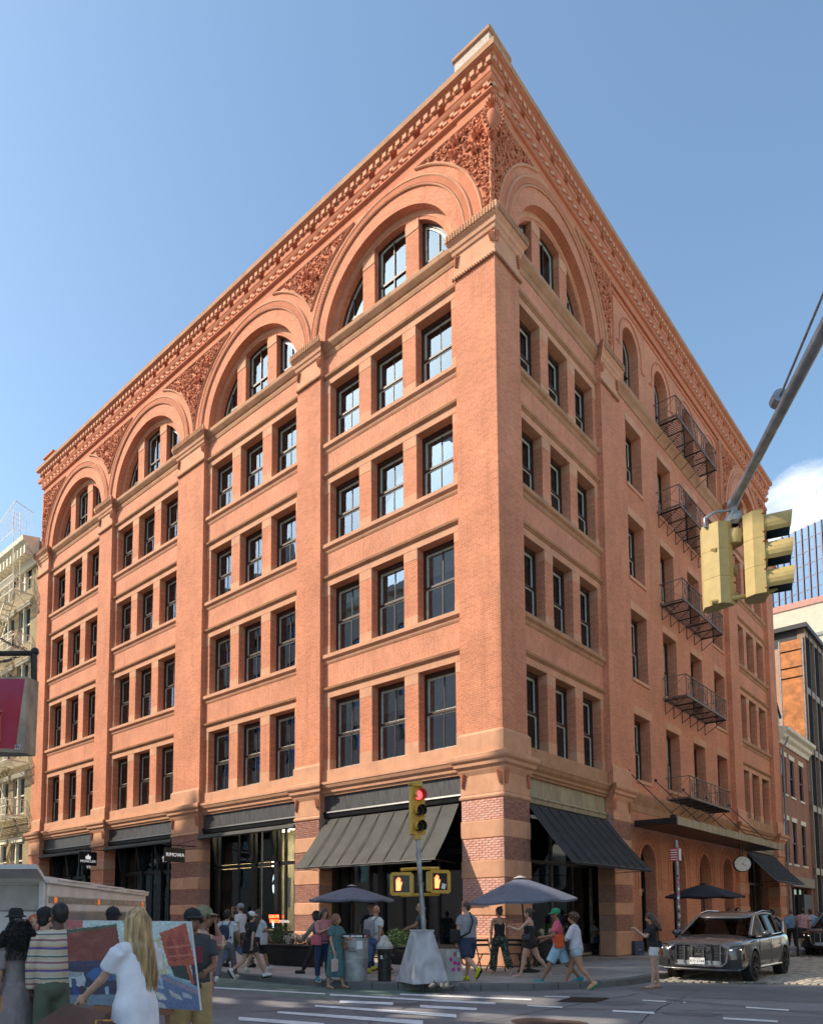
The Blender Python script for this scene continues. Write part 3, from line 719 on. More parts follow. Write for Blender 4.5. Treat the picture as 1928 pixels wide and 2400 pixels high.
for i,(a,b,c) in enumerate(BAY1):
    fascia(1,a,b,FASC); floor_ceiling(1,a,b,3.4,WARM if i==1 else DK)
    # columns and posts
    for x in (a+.45,a+2.15,b-2.15,b-.45) if i!=1 else (a+1.95,a+3.35,a+.35,b-.25):
        g=MB(T1); g.box(x-.11,x+.11,-1.0,-.78,.3,5.2); g.box(x-.15,x+.15,-1.04,-.74,.3,.62); g.box(x-.15,x+.15,-1.04,-.74,3.55,3.68)
        g.run([(-.78,3.7),(-.66,3.78),(-.62,4.2),(-.5,4.75),(-.5,5.2),(-.78,5.2)],x-.07,x+.07); g.build('iron_column',BLK,pb)
    g=MB(T1); g.box(a,b,-.96,-.84,3.55,3.70); g.box(a,b,-.96,-.84,.3,1.02 if i==1 else .7); g.build('transom_bar',BLK,pb)
    x=a+.05; n=0
    while x<b-.2:
        wdt=min(1.45,b-x-.05)
        for z0,z1 in ((1.05 if i==1 else .72,3.53),(3.72,5.18)):
            MB(T1).box(x+.04,x+wdt-.04,-.91,-.90,z0,z1).build('shop_pane',GLG,pb)
        MB(T1).box(x-.04,x+.04,-.96,-.85,.3,5.2).build('mullion',BLK,pb)
        x+=wdt; n+=1
# warm lamps of the luggage shop
for s_ in (9.4,10.9,12.2,13.6): MB(T1).box(s_-.35,s_+.35,-2.6,-1.4,5.12,5.17).build('ceiling_lamp',LAMP,pb)
for s_ in (9.25,11.35): MB(T1).box(s_-.02,s_+.02,-1.25,-1.2,1.1,5.0).build('strip_lamp',LAMP,pb)
for s_ in (10.3,12.6): MB(T1).box(s_-.03,s_+.03,-1.5,-1.44,1.0,5.15).build('display_rail',STEEL,pb)
MB(T1).cbox(10.45,10.72,-1.4,-1.36,1.9,3.1,.01).build('display_case',pmat('lilac_panel',(.36,.33,.50),.6),pb)
NEON=pmat('red_led_sign',(.9,.05,.02),.5,emit=(1,.07,.02),es=5)
o_=obj('shop_lettering',text_mesh('EUROPE',.16,NEON,.006,.006),pb,(.78,10.75,1.55),(PI/2,0,-PI/2)); 
o_=obj('shop_lettering',text_mesh('TOKYO',.16,NEON,.006,.006),pb,(.78,10.72,1.37),(PI/2,0,-PI/2))
SIGNW=pmat('white_lettering',(.75,.75,.72),.6,emit=(1,1,1),es=.25)
obj('shop_lettering',text_mesh('RIMOWA',.17,SIGNW,.004),pb,(.84,10.3,1.36),(PI/2,0,-PI/2))
obj('shop_lettering',text_mesh('RIMOWA',.17,SIGNW,.004),pb,(.84,9.15,1.36),(PI/2,0,-PI/2))
obj('shop_lettering',text_mesh('MONCLER',.42,SIGNW,.004),pb,(.84,17.95,4.2),(PI/2,0,-PI/2))
obj('shop_lettering',text_mesh('MONCLER',.42,SIGNW,.004),pb,(.84,25.6,4.2),(PI/2,0,-PI/2))
# door steps of the luggage shop
for k in range(5): MB(T1).cbox(9.6,11.3,-.75+.001*k,.0-.15*k,SK+.17*k+(.002 if k else 0),SK+.17*(k+1),.01).build('door_step',BLK,pb)
g=MB(T1)
for sx in (9.55,11.35):
    for k in range(3): g.box(sx-.06,sx+.06,-.12,0,.3+.3*k,.42+.3*k)
    g.tube([(sx,-.06,.2),(sx,-.06,1.15)],.05,8)
g.build('stair_post',BLK,pb)
# awnings
def awning(face,a,b,ot,zt,ob,zb,mat,val=.0,nseam=9):
    tf=TF[face]; m=MB(tf); n=24
    for k in range(n):
        x0=a+(b-a)*k/n; x1=a+(b-a)*(k+1)/n
        sg=lambda x:.02*math.sin(x*9)+.012*math.sin(x*23+1)
        for j in range(6):
            t0=j/6;t1=(j+1)/6
            P=lambda x,t:(x+(-.12+.24*(x-a)/(b-a))*t,ot+(ob-ot)*t-.03*math.sin(PI*t)+sg(x)*t*.5,zt+(zb-zt)*t-.05*math.sin(PI*t))
            m.poly([P(x0,t0),P(x1,t0),P(x1,t1),P(x0,t1)])
        m.poly([(x0,ob+sg(x0)*.5,zb),(x1,ob+sg(x1)*.5,zb),(x1,ob+sg(x1)*.5,zb-.06),(x0,ob+sg(x0)*.5,zb-.06)])
    aw=m.build('awning',mat,pb,smooth=40)
    g=MB(tf)
    for k in range(1,nseam):
        x=a+(b-a)*k/nseam; g.bar((x,ot,zt+.012),(x-.12+.24*k/nseam,ob,zb+.012),.025,.02)
    g.build('seam',mat,aw)
    g=MB(tf); g.tube([(a-.15,ob,zb),(b+.15,ob,zb)],.02,8)
    for x in (a-.08,b+.08): g.tube([(x,ob,zb),(x,.05,zb-.05)],.012,6)
    g.build('awning_frame',IRON,aw)
awning(1,1.72,7.38,-.28,5.02,1.15,3.22,AWN)
awning(2,1.5,7.2,-.1,4.97,1.35,3.14,AWB)
awning(2,24.0,30.0,-.1,4.95,1.3,3.33,AWB)
for i in (1,2,3):
    a,b,c=BAY1[i]; MB(T1).run([(-.28,5.02),(-.1,4.98),(.05,4.9),(.08,4.82),(.02,4.78),(-.28,4.85)],a+.05,b-.02).build('folded_awning',AWN,pb)
# side street bay 1: open restaurant front
fascia(2,1.43,7.4,CONC); fascia(2,23.95,30.2,CONC)
for a,b in ((1.43,7.4),(23.95,30.2)):
    floor_ceiling(2,a,b,3.4,DK)
    x=a+.03; k=0
    while x<b:
        MB(T2).box(x-.05,x+.05,-1.0,-.86,.3,5.2).build('mullion',BLK if k%2 else IRONL,pb)
        if x+1.2<b+.2:
            for z0,z1 in ((.6,3.3),(3.4,5.15)): MB(T2).box(x+.07,min(x+1.42,b)-.02,-.92,-.91,z0,z1).build('shop_pane',GLG,pb)
        x+=1.48; k+=1
    MB(T2).box(a,b,-.98,-.85,3.3,3.4).box(a,b,-.98,-.85,.3,.6).build('transom_bar',BLK,pb)
# ground floor arches of the side street
gh=[]; R=.78
GA=[]
for c in MIDC: gh.append([(c-R,SK+.01),(c+R,SK+.01)]+arc(c,3.6,R,0,PI,16))
m=MB(T2); outer=[(8.9,SK)]
for c in MIDC: outer += [(c-R,SK)]+[(c-R,3.6)]+arc(c,3.6,R,PI,0,16)[1:]+[(c+R,SK)]
outer += [(22.45,SK),(22.45,5.6),(8.9,5.6)]
m.plate(outer,[],RC+.06,RC-.5); bpart(m,'ground_floor_wall',[BR1])
for k,c in enumerate(MIDC):
    g=MB(T2)
    for rr_ in (1.02,1.28): g.tube([(p[0],RC+.06,p[1]) for p in [(c-rr_-(.12 if rr_>1.1 else 0),2.62),(c-rr_,2.62),(c-rr_,3.5)]+arc(c,3.6,rr_,PI,0,20)+[(c+rr_,3.5),(c+rr_,2.62),(c+rr_+(.12 if rr_>1.1 else 0),2.62)]],.028,6)
    g.build('hood_mould',TER,pb,smooth=60)
    MB(T2).cbox(c-R-.02-.32,c-R-.001,RC-.45,RC+.09,2.35,2.6,.01).build('impost_block',STN,pb); MB(T2).cbox(c+R+.001,c+R+.34,RC-.45,RC+.09,2.35,2.6,.01).build('impost_block',STN,pb)
    def sh(d,z0): return [(c-R+d,z0),(c+R-d,z0)]+arc(c,3.6,R-d,0,PI,16)
    wo=MB(T2).plate(sh(-.01,.16),[sh(.1,.3)],RC-.38,RC-.5).build('shop_window' if k else 'shop_door',BLK,pb)
    MB(T2).plate(sh(.09,.3),[],RC-.44,RC-.445,back=True).build('pane',GLG,wo,smooth=20)
    MB(T2).box(c-R+.05,c+R-.05,RC-.40,RC-.48,2.55,2.67).box(c-.03,c+.03,RC-.4,RC-.47,.2,2.6).build('glazing_bar',IRONL if k==0 else BLK,wo)
    if k==0: MB(T2).tube([(c-.1,RC-.34,.9),(c-.1,RC-.34,2.0)],.02,6).build('door_handle',CHROME,wo)
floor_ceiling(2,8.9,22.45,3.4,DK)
# canopy over the arches with tie rods
cn=MB(T2).cbox(9.25,24.4,0.0,1.55,4.93,5.16,.02).build('canopy',BLK,pb)
MB(T2).box(9.25,24.42,1.555,1.60,4.88,5.18).build('canopy_fascia',CONC,cn)
for s_ in (9.4,12.1,15.3,18.5,21.8):
    MB(T2).tube([(s_,RC,7.1),(s_,1.45,5.2)],.02,6).sphere((s_,RC+.02,7.1),.07).box(s_-.09,s_+.09,1.3,1.5,5.16,5.26).build('tie_rod',IRON,cn)
# fire escapes
fe_src=None
def fire_escape(zf):
    global fe_src
    s0,s1,o0,o1=13.35,18.75,RC,.72
    if fe_src is None:
        p=MB(T2); 
        p.bar((s0,o1,0),(s1,o1,0),.05,.09); p.bar((s0,o0,0),(s1,o0,0),.04,.07); p.bar((s0,o0,0),(s0,o1,0),.04,.07); p.bar((s1,o0,0),(s1,o1,0),.04,.07)
        p.bar((s0,o1,.9),(s1,o1,.9),.04,.04); p.bar((s0,o1,.74),(s1,o1,.74),.02,.02); p.bar((s0,o1,.12),(s1,o1,.12),.02,.02)
        fr=p.mesh('fire_escape',IRONL)
        g=MB(T2); x=s0+.05
        slat=MB(T2).bar((0,o0,0),(0,o1,0),.035,.012).mesh('slat',IRON)
        rails=MB(T2)
        n=10; wd=(s1-s0)/n
        for k in range(n+1):
            a=s0+k*wd; rails.bar((a,o1,0),(a,o1,.9),.025,.025)
            if k<n and k%3!=2:
                rails.bar((a,o1,.12),(a+wd,o1,.74),.014,.014); rails.bar((a,o1,.74),(a+wd,o1,.12),.014,.014); rails.bar((a+wd/2,o1,.1),(a+wd/2,o1,.76),.014,.014)
                rails.tube([(a+wd/2+.11*math.cos(q*PI/4),o1,.43+.11*math.sin(q*PI/4)) for q in range(9)],.008,4)
        for e in (s0,s1):
            rails.bar((e,o0,.9),(e,o1,.9),.03,.03); rails.bar((e,o0,.05),(e,o1,.88),.014,.014); rails.bar((e,o0,.88),(e,o1,.05),.014,.014); rails.bar((e,(o0+o1)/2,.0),(e,(o0+o1)/2,.9),.014,.014)
        rl=rails.mesh('railing_lattice',IRONL)
        bk=MB(T2)
        for k in range(6):
            a=s0+.15+k*(s1-s0-.3)/5; bk.bar((a,o0,-.06),(a,o1,-.06),.03,.05); bk.bar((a,o1-.1,-.06),(a,o0,-.62),.022,.022); bk.bar((a,o0+.01,-.62),(a,o0+.01,0),.03,.02)
        br=bk.mesh('bracket',IRON)
        ld=MB(T2)
        for e in (16.6,17.1): ld.bar((e,.1,0),(e,.55,.0),.02,.05)
        fe_src=(fr,slat,rl,br)
    f=obj('fire_escape',fe_src[0],pb,(0,0,zf))
    obj('railing_lattice',fe_src[2],f)['kind']='stuff'; obj('bracket',fe_src[3],f)
    n=44
    for k in range(n): obj('slat',fe_src[1],f,(s0+.06+(s1-s0-.12)*k/(n-1),0,0))
for zf in (6.45,10.75,14.87,19.0,23.0): fire_escape(zf)
bulk_o=bulk.build('brickwork',BKM,pb); bulk_o['kind']='stuff'
# ================================================================== ground
def ground_mat(name,col,var=.2,patch=.25,rough=.85,bump=.4,spk=.12,joint=None):
    m,n,b,o=new_mat(name); l=n.links.new; tc=nd(n,'ShaderNodeTexCoord')
    a=nd(n,'ShaderNodeTexNoise'); a.inputs['Scale'].default_value=.35; a.inputs['Detail'].default_value=8; a.inputs['Roughness'].default_value=.6; l(tc.outputs['Object'],a.inputs['Vector'])
    ra=nd(n,'ShaderNodeMapRange'); ra.inputs[1].default_value=.3; ra.inputs[2].default_value=.7; ra.inputs[3].default_value=1-patch; ra.inputs[4].default_value=1+patch; l(a.outputs[0],ra.inputs[0])
    f=nd(n,'ShaderNodeTexNoise'); f.inputs['Scale'].default_value=90; f.inputs['Detail'].default_value=3; l(tc.outputs['Object'],f.inputs['Vector'])
    rf=nd(n,'ShaderNodeMapRange'); rf.inputs[1].default_value=.3; rf.inputs[2].default_value=.7; rf.inputs[3].default_value=1-var; rf.inputs[4].default_value=1+var; l(f.outputs[0],rf.inputs[0])
    c=nd(n,'ShaderNodeTexNoise'); c.inputs['Scale'].default_value=3.2; c.inputs['Detail'].default_value=10; c.inputs['Roughness'].default_value=.72; l(tc.outputs['Object'],c.inputs['Vector'])
    rc=nd(n,'ShaderNodeMapRange'); rc.inputs[1].default_value=.35; rc.inputs[2].default_value=.7; rc.inputs[3].default_value=1-spk; rc.inputs[4].default_value=1+spk; l(c.outputs[0],rc.inputs[0])
    m1=nd(n,'ShaderNodeMath',operation='MULTIPLY'); l(ra.outputs[0],m1.inputs[0]); l(rf.outputs[0],m1.inputs[1])
    m2=nd(n,'ShaderNodeMath',operation='MULTIPLY'); l(m1.outputs[0],m2.inputs[0]); l(rc.outputs[0],m2.inputs[1])
    mu=nd(n,'ShaderNodeMixRGB',blend_type='MULTIPLY'); mu.inputs[0].default_value=1; mu.inputs[1].default_value=C4(col); l(m2.outputs[0],mu.inputs[2])
    last=mu.outputs[0]
    if joint:
        mp=nd(n,'ShaderNodeMapping'); mp.inputs['Rotation'].default_value=(0,0,-ROTB); l(tc.outputs['Object'],mp.inputs[0])
        br=nd(n,'ShaderNodeTexBrick'); br.inputs['Scale'].default_value=1; br.inputs['Brick Width'].default_value=joint; br.inputs['Row Height'].default_value=joint; br.offset=0; br.inputs['Mortar Size'].default_value=.012
        br.inputs['Color1'].default_value=(1,1,1,1); br.inputs['Color2'].default_value=(.82,.82,.80,1); br.inputs['Mortar'].default_value=(.35,.35,.35,1); l(mp.outputs[0],br.inputs['Vector'])
        m4=nd(n,'ShaderNodeMixRGB',blend_type='MULTIPLY'); m4.inputs[0].default_value=1; l(last,m4.inputs[1]); l(br.outputs[0],m4.inputs[2]); last=m4.outputs[0]
    l(last,b.inputs['Base Color']); b.inputs['Roughness'].default_value=rough; b.inputs['Specular IOR Level'].default_value=.3
    bp=nd(n,'ShaderNodeBump'); bp.inputs['Strength'].default_value=bump; bp.inputs['Distance'].default_value=.01; l(f.outputs[0],bp.inputs['Height']); l(bp.outputs[0],b.inputs['Normal'])
    return m
ASPH=ground_mat('asphalt',(.20,.193,.198)); ASP2=ground_mat('dark_patched_asphalt',(.155,.153,.16))
WALK=ground_mat('sidewalk_concrete',(.42,.37,.34),.12,.3,.8,.2,.2,1.5)
KERB=stone_mat('granite_kerb',(.17,.165,.16),.2,.5); GREEN=ground_mat('green_bike_lane',(.16,.225,.19),.15,.3,.8,.3,.3)
PAINT=ground_mat('worn_white_paint',(.74,.74,.74),.08,.1,.7,.2,.25)
IRONC=ground_mat('rusty_iron_cover',(.07,.045,.035),.3,.3,.7)
def st(name,mb,mat,**k): return mb.build(name,mat,**k)
g=MB(); g.poly([(-900,-900,0),(900,-900,0),(900,900,0),(-900,900,0)]); st('road',g,ASPH,kind='structure')
def L2W(x,y,z=0):  # building frame to world
    return CN+DR*x+DL*y+UP*z
arcp=[(-.4+6*math.cos(a),2.1+6*math.sin(a)) for a in [PI+k*PI/2/16 for k in range(17)]]
outl=[(-6.4,70)]+arcp+[(90,-3.9)]
g=MB(); full=[L2W(x,y,SK) for x,y in outl+[(90,70)]]
for t in tessellate_polygon([full]): g.poly([full[k] for k in t])
st('sidewalk',g,WALK,kind='structure')
# kerb of separate stones
kr=obj('kerb',None,kind='structure')
path=[(-6.4,34)]+[(-6.4,34-1.9*k) for k in range(1,17)]+arcp+[(-.4+1.9*k,-3.9) for k in range(1,22)]
def offs(p,q,d):
    v=Vector((q[0]-p[0],q[1]-p[1])); v.normalize(); return (-v.y*d,v.x*d)
for i in range(len(path)-1):
    p,q=path[i],path[i+1]
    if abs(q[0]-p[0])+abs(q[1]-p[1])<.02: continue
    dx,dy=offs(p,q,-1); v=Vector((q[0]-p[0],q[1]-p[1])).normalized()*.006
    hz=SK+.012-random.random()*.006
    a=[(p[0]+v.x,p[1]+v.y),(q[0]-v.x,q[1]-v.y)]
    b=[(a[1][0]-dx*.16,a[1][1]-dy*.16),(a[0][0]-dx*.16,a[0][1]-dy*.16)]
    c=[(a[0][0]+dx*.02,a[0][1]+dy*.02),(a[1][0]+dx*.02,a[1][1]+dy*.02)]
    m=MB(); W=lambda t,z: L2W(t[0],t[1],z)
    m.poly([W(a[0],hz),W(a[1],hz),W(b[0],hz),W(b[1],hz)]); m.poly([W(c[0],0),W(c[1],0),W(c[1],hz-.02),W(c[0],hz-.02)]); m.poly([W(c[0],hz-.02),W(c[1],hz-.02),W(a[1],hz),W(a[0],hz)])
    m.poly([W(c[0],0),W(a[0],hz),W(b[1],hz),W(b[1],0)]); m.poly([W(c[1],0),W(a[1],hz),W(b[0],hz),W(b[0],0)])
    m.build('kerb_stone',KERB,kr)
# green lane along the main street
g=MB(); gl=[(-6.42,60),(-6.42,3.0)]+[p for p in [(-.4+6.02*math.cos(a),2.1+6.02*math.sin(a)) for a in [PI+k*PI/2/16 for k in range(2,8)]]]
outer=[(-8.15,-.6),(-8.15,60)]
pts=[L2W(x,y,.004) for x,y in gl+outer]
for t in tessellate_polygon([pts]): g.poly([pts[k] for k in t])
st('bike_lane',g,GREEN,kind='structure')
def mark(name,u0,v0,u1,v1,th,z=.008,mat=PAINT,u2=None):
    """painted bar from one road point to another; th = depth of the paint in picture rows at each end"""
    t0,t1=th if isinstance(th,tuple) else (th,th)
    a=gp(u0,v0-t0/2); b=gp(u1,v1-t1/2); c=gp(u1,v1+t1/2); d=gp(u0,v0+t0/2)
    n=12; m=MB(); rr=random.Random(int(u0*7+v0))
    for k in range(n):
        p=a.lerp(b,k/n); q=a.lerp(b,(k+1)/n); r=d.lerp(c,(k+1)/n); s=d.lerp(c,k/n)
        m.poly([(x.x,x.y,z) for x in (p,q,r,s)])
    return m.build(name,mat,kind='structure')
for a in [(494,2316,762,2331,3),(773,2332.5,1000,2345.5,4.0),(1000,2345.5,1161,2353.5,4.6),(937,2332,1245,2344.5,3.4),(796,2349,921,2354,5.5),(984,2360,1117,2367,6),(738,2359,1069,2383,(4,8)),(650,2374,991,2399,(5,10)),(559,2389,760,2404,8),(1235,2358.5,1318,2362.5,3.2),(1276,2337,1334,2338.5,2),(1435,2371,1533,2376,4.5),(1504.5,2346,1600,2351.5,2.5),(1747,2362.5,1848,2369.5,3.0),(1694,2388.5,1822,2396,4.5),(1560,2348.6,1607,2351.5,2)]:
    mark('road_marking',*a)
for c,r in ((gp(1262,2397),.42),(gp(1330,2399),.3)):
    m=MB(); m.lathe([(r,.006),(r-.05,.012),(r-.06,.006),(0,.008)],(c.x,c.y,0),28); 
    for q in range(9): m.tube([(c.x-r*.7+q*r*.17,c.y-r*.5,.012),(c.x-r*.7+q*r*.17,c.y+r*.5,.012)],.006,4)
    o_=m.build('manhole_cover',IRONC,smooth=True); o_['label']='round iron manhole cover in the road'+(' at the bottom edge of the picture' if r<.4 else ' below the crosswalk bars'); o_['category']='manhole cover'
pl=[gp(1304,2348,.008),gp(1336,2337.5,.008),gp(1430,2340,.008),gp(1398,2350,.008)]
m=MB(); m.poly([tuple(p) for p in pl]); 
for k in range(1,14):
    a=pl[0].lerp(pl[3],k/14); b=pl[1].lerp(pl[2],k/14); m.bar(a+UP*.004,b+UP*.004,.02,.01)
o_=m.build('steel_grate',IRONC); o_['label']='rusty rectangular steel plate set in the asphalt in front of the walking couple'; o_['category']='road plate'
m=MB(); q=[gp(u,v,.004) for u,v in ((930,2350),(1010,2353),(1000,2358),(905,2356))]; m.poly([tuple(p) for p in q]); m.build('asphalt_patch',ASP2,kind='structure')
m=MB(); q=[gp(u,v,.004) for u,v in ((1560,2341),(1928,2375),(1928,2379),(1560,2344))]; m.poly([tuple(p) for p in q]); m.build('road_seam',ASP2,kind='structure')
m=MB(); q=[gp(u,v,.005) for u,v in ((1470,2316),(1560,2309),(1928,2318),(1928,2352),(1560,2336))]; m.poly([tuple(p) for p in q]); m.build('asphalt_patch',ASP2,kind='structure')
# ---- cobbled side street
COB=[pmat('cobble_grey',(.38,.34,.28),.75,var=.25,scale=3),pmat('cobble_tan',(.46,.40,.31),.75,var=.25,scale=3),pmat('cobble_dark',(.28,.25,.22),.75,var=.25,scale=3)]
cs_=obj('cobbled_street',None,kind='structure')
c0=gp(1530,2302); 
g=MB(); a=[L2W(.3,-4.0,.006),L2W(90,-4.0,.006),L2W(90,-17,.006),L2W(-9,-17,.006)]
# front edge of the cobbles follows the crosswalk line
e0=gp(1500,2302); e1=gp(1928,2310); ed=(e1-e0).normalized()
def in_cob(p): return (p-e0).cross(ed).z<0
DRT=pmat('cobble_bed',(.16,.14,.11),.95,var=.2)
q=[e0,e1+ed*12,e1+ed*12+DR*80,L2W(85,-3.93)]; g.poly([(p.x,p.y,.006) for p in q]); g.build('cobble_bed',DRT,cs_)
cme=[MB().cbox(-.12,.12,-.062,.062,-.02,.03,.014).mesh('cobble',mt) for mt in COB]
cand=[]
for r in range(0,110):
    for k in range(0,90):
        x=-9+k*.255+(.127 if r%2 else 0); y=-3.98-.07-r*.135
        pw=L2W(x,y)
        if in_cob(pw) and pw.x/pw.y<.70 and pw.y<40: cand.append((pw.y,x,y))
cand.sort(); rr=random.Random(3); gb=MB()
for i,(_,x,y) in enumerate(cand):
    pw=L2W(x,y,.008+rr.uniform(-.006,.008)); k=rr.choice((0,0,1,2)); an=ROTB+rr.uniform(-.05,.05)
    if i<300: 
        o_=obj('cobble',cme[k],cs_,pw,an)
    else:
        M=Matrix.Translation(pw)@Matrix.Rotation(an,4,'Z'); i0=len(gb.v)
        P=lambda a,b,c: tuple(M@Vector((a,b,c)))
        t=[P(-.108,-.05,.03),P(.108,-.05,.03),P(.108,.05,.03),P(-.108,.05,.03)]; bt=[P(-.12,-.062,.0),P(.12,-.062,.0),P(.12,.062,.0),P(-.12,.062,.0)]
        gb.poly(t,k)
        for j in range(4): gb.poly([bt[j],bt[(j+1)%4],t[(j+1)%4],t[j]],k)
o_=gb.build('cobbles',COB,cs_); o_['kind']='stuff'

TAR=pmat('tar_seam',(.035,.035,.038),.6)
def crack(u0,v0,u1,v1,w,seed,nm='tar_seam'):
    r=random.Random(seed); a=gp(u0,v0); b=gp(u1,v1); n=26; m=MB(); P=[]
    d=(b-a).normalized(); nx_=Vector((-d.y,d.x,0)); off_=0
    for k in range(n+1):
        off_+=r.uniform(-.03,.03); P.append(a.lerp(b,k/n)+nx_*off_+UP*.0065)
    for k in range(n):
        w0=w*r.uniform(.5,1.2); m.poly([P[k]-nx_*w0,P[k+1]-nx_*w0,P[k+1]+nx_*w0,P[k]+nx_*w0])
    m.build(nm,TAR,kind='structure')
for k,q in enumerate(((560,2375,1180,2344,.012),(860,2400,1000,2340,.010),(1120,2400,1500,2330,.010),(1300,2365,1928,2372,.014),(600,2344,1928,2386,.010),(1500,2400,1640,2322,.009),(740,2336,900,2400,.008),(1100,2322,1480,2308,.012),(470,2360,760,2352,.012))): crack(*q,seed=k)
STAIN=pmat('oil_stain',(.10,.098,.10),.7,var=.3,scale=4)
rr=random.Random(12)
for k,(u,v,s_) in enumerate(((700,2368,.5),(880,2344,.35),(1180,2388,.6),(1450,2352,.5),(1620,2378,.45),(1780,2340,.5),(1350,2330,.35),(590,2340,.35))):
    p=gp(u,v); m=MB(); pts=[(p.x+s_*(1+.3*rr.uniform(-1,1))*math.cos(a),p.y+.55*s_*(1+.3*rr.uniform(-1,1))*math.sin(a),.0045) for a in [2*PI*q/18 for q in range(18)]]
    m.poly(pts); m.build('road_stain',ASP2,kind='structure')
for k in range(60):
    u=rr.uniform(600,1500); v=rr.uniform(2290,2400); p=gp(u,v,.0); z=SK if (CN-p).dot(DR)<6 and v<2300 else .0
    if v<2305: continue
    o_=MB().cbox(-.02,.02,-.012,.012,0.002,.012,.003).mesh('leaf_litter',TAR if k%3 else PAINT)
# ================================================================== neighbours
CRM=pmat('cream_paint',(.78,.72,.56),.6,var=.08,scale=3)
YBR=brick_mat('buff_brick',(.42,.33,.19),(.34,.26,.15),(.22,.17,.11),pale=.15)
RBR=brick_mat('old_red_brick',(.38,.15,.09),(.30,.11,.065),(.45,.32,.25),pale=.3)
PBR=brick_mat('pale_party_brick',(.55,.34,.24),(.48,.28,.19),(.55,.42,.33),pale=.3)
BEI=stone_mat('beige_render',(.58,.51,.40),.12,.35)
SLT=pmat('dark_slate',(.05,.05,.055),.6)
GLT=glass_mat('tower_glass',.45,(.25,.38,.48),.02,gcol=(.36,.50,.66))
def simple_window(par,tf,s,o,z,w,h,fr=WHT,sill=None,lint=None,gl=GLS):
    wo=MB(tf).box(s-w/2,s-w/2+.07,o-.16,o-.08,z,z+h).box(s+w/2-.07,s+w/2,o-.16,o-.08,z,z+h).box(s-w/2+.07,s+w/2-.07,o-.16,o-.08,z+h-.08,z+h).box(s-w/2+.07,s+w/2-.07,o-.16,o-.08,z,z+.08).box(s-w/2+.07,s+w/2-.07,o-.15,o-.06,z+h/2-.04,z+h/2+.04).build('window',fr,par)
    MB(tf).box(s-w/2+.06,s+w/2-.06,o-.14,o-.13,z+.07,z+h/2-.03).build('pane',gl,wo); MB(tf).box(s-w/2+.06,s+w/2-.06,o-.12,o-.11,z+h/2+.03,z+h-.07).build('pane',gl,wo)
    if lint: MB(tf).box(s-w/2-.12,s+w/2+.12,o-.2,o+.03,z+h+.001,z+h+.28).build('lintel',lint,wo)
    if sill: MB(tf).box(s-w/2-.08,s+w/2+.08,o-.2,o+.06,z-.12,z-.001).build('sill',sill,wo)
    return wo
def wall_holes(par,tf,outer,holes,o,mat,name='wall',d=.3):
    return MB(tf).plate(outer,[[(a,c),(b,c),(b,e),(a,e)] for a,b,c,e in holes],o,o-d).build(name,mat,par)
# ---- cream building with white fire escapes, left of the corner building
lb=thing('tenement_building','buff brick building with cream cornice and windows left of the red building','building',tuple(CN),ROTB)
A0,A1=31.42,46
hs=[]
for z in (3.7,7.6,11.1,14.6,18.1,21.4):
    for k in range(6): hs.append((32.35+k*2.3,33.95+k*2.3,z,z+2.2 if z<21 else z+1.5))
wall_holes(lb,T1,[(A0,0.15),(A1,.15),(A1,24),(A0,24)],hs,-.05,YBR)
MB(T1).box(A0,A1,-.5,-12,.15,23.9).build('interior',ROOM,lb)
for a,b,c,e in hs:
    for k in (0,1): 
        s_=a+(b-a)*(.25+.5*k); simple_window(lb,T1,s_,-.05,c,(b-a)/2,e-c,CRM,None,None)
    MB(T1).box(a-.15,b+.15,-.2,.06,e+.002,e+.3).build('lintel',CRM,lb); MB(T1).box((a+b)/2-.08,(a+b)/2+.08,-.2,.02,c,e).build('mullion',CRM,lb)
g=MB(T1); g.run([(-.1,22.6),(.1,22.6),(.15,23.0),(.5,23.3),(.6,23.35),(.65,23.6),(.9,23.75),(.95,24.0),(-.1,24.2)],A0,A1,mit0=0); g.build('cornice',CRM,lb)
g=MB(T1); x=A0+.1
while x<A1: g.box(x,x+.16,.1,.75,23.0,23.5); x+=.5
g.build('cornice_brackets',CRM,lb)
simp=MB(T1).box(33.1,33.75,.0,.3,3.8,4.25).build('air_conditioner',WHT,lb)
fe=thing('white_fire_escape','cream painted fire escape zigzagging up the buff brick building','fire escape',tuple(CN),ROTB)
def fbar(name,*bars,w=.045):
    g=MB(T1)
    for a,b in bars: g.bar(a,b,w)
    return g.build(name,CRM,fe)
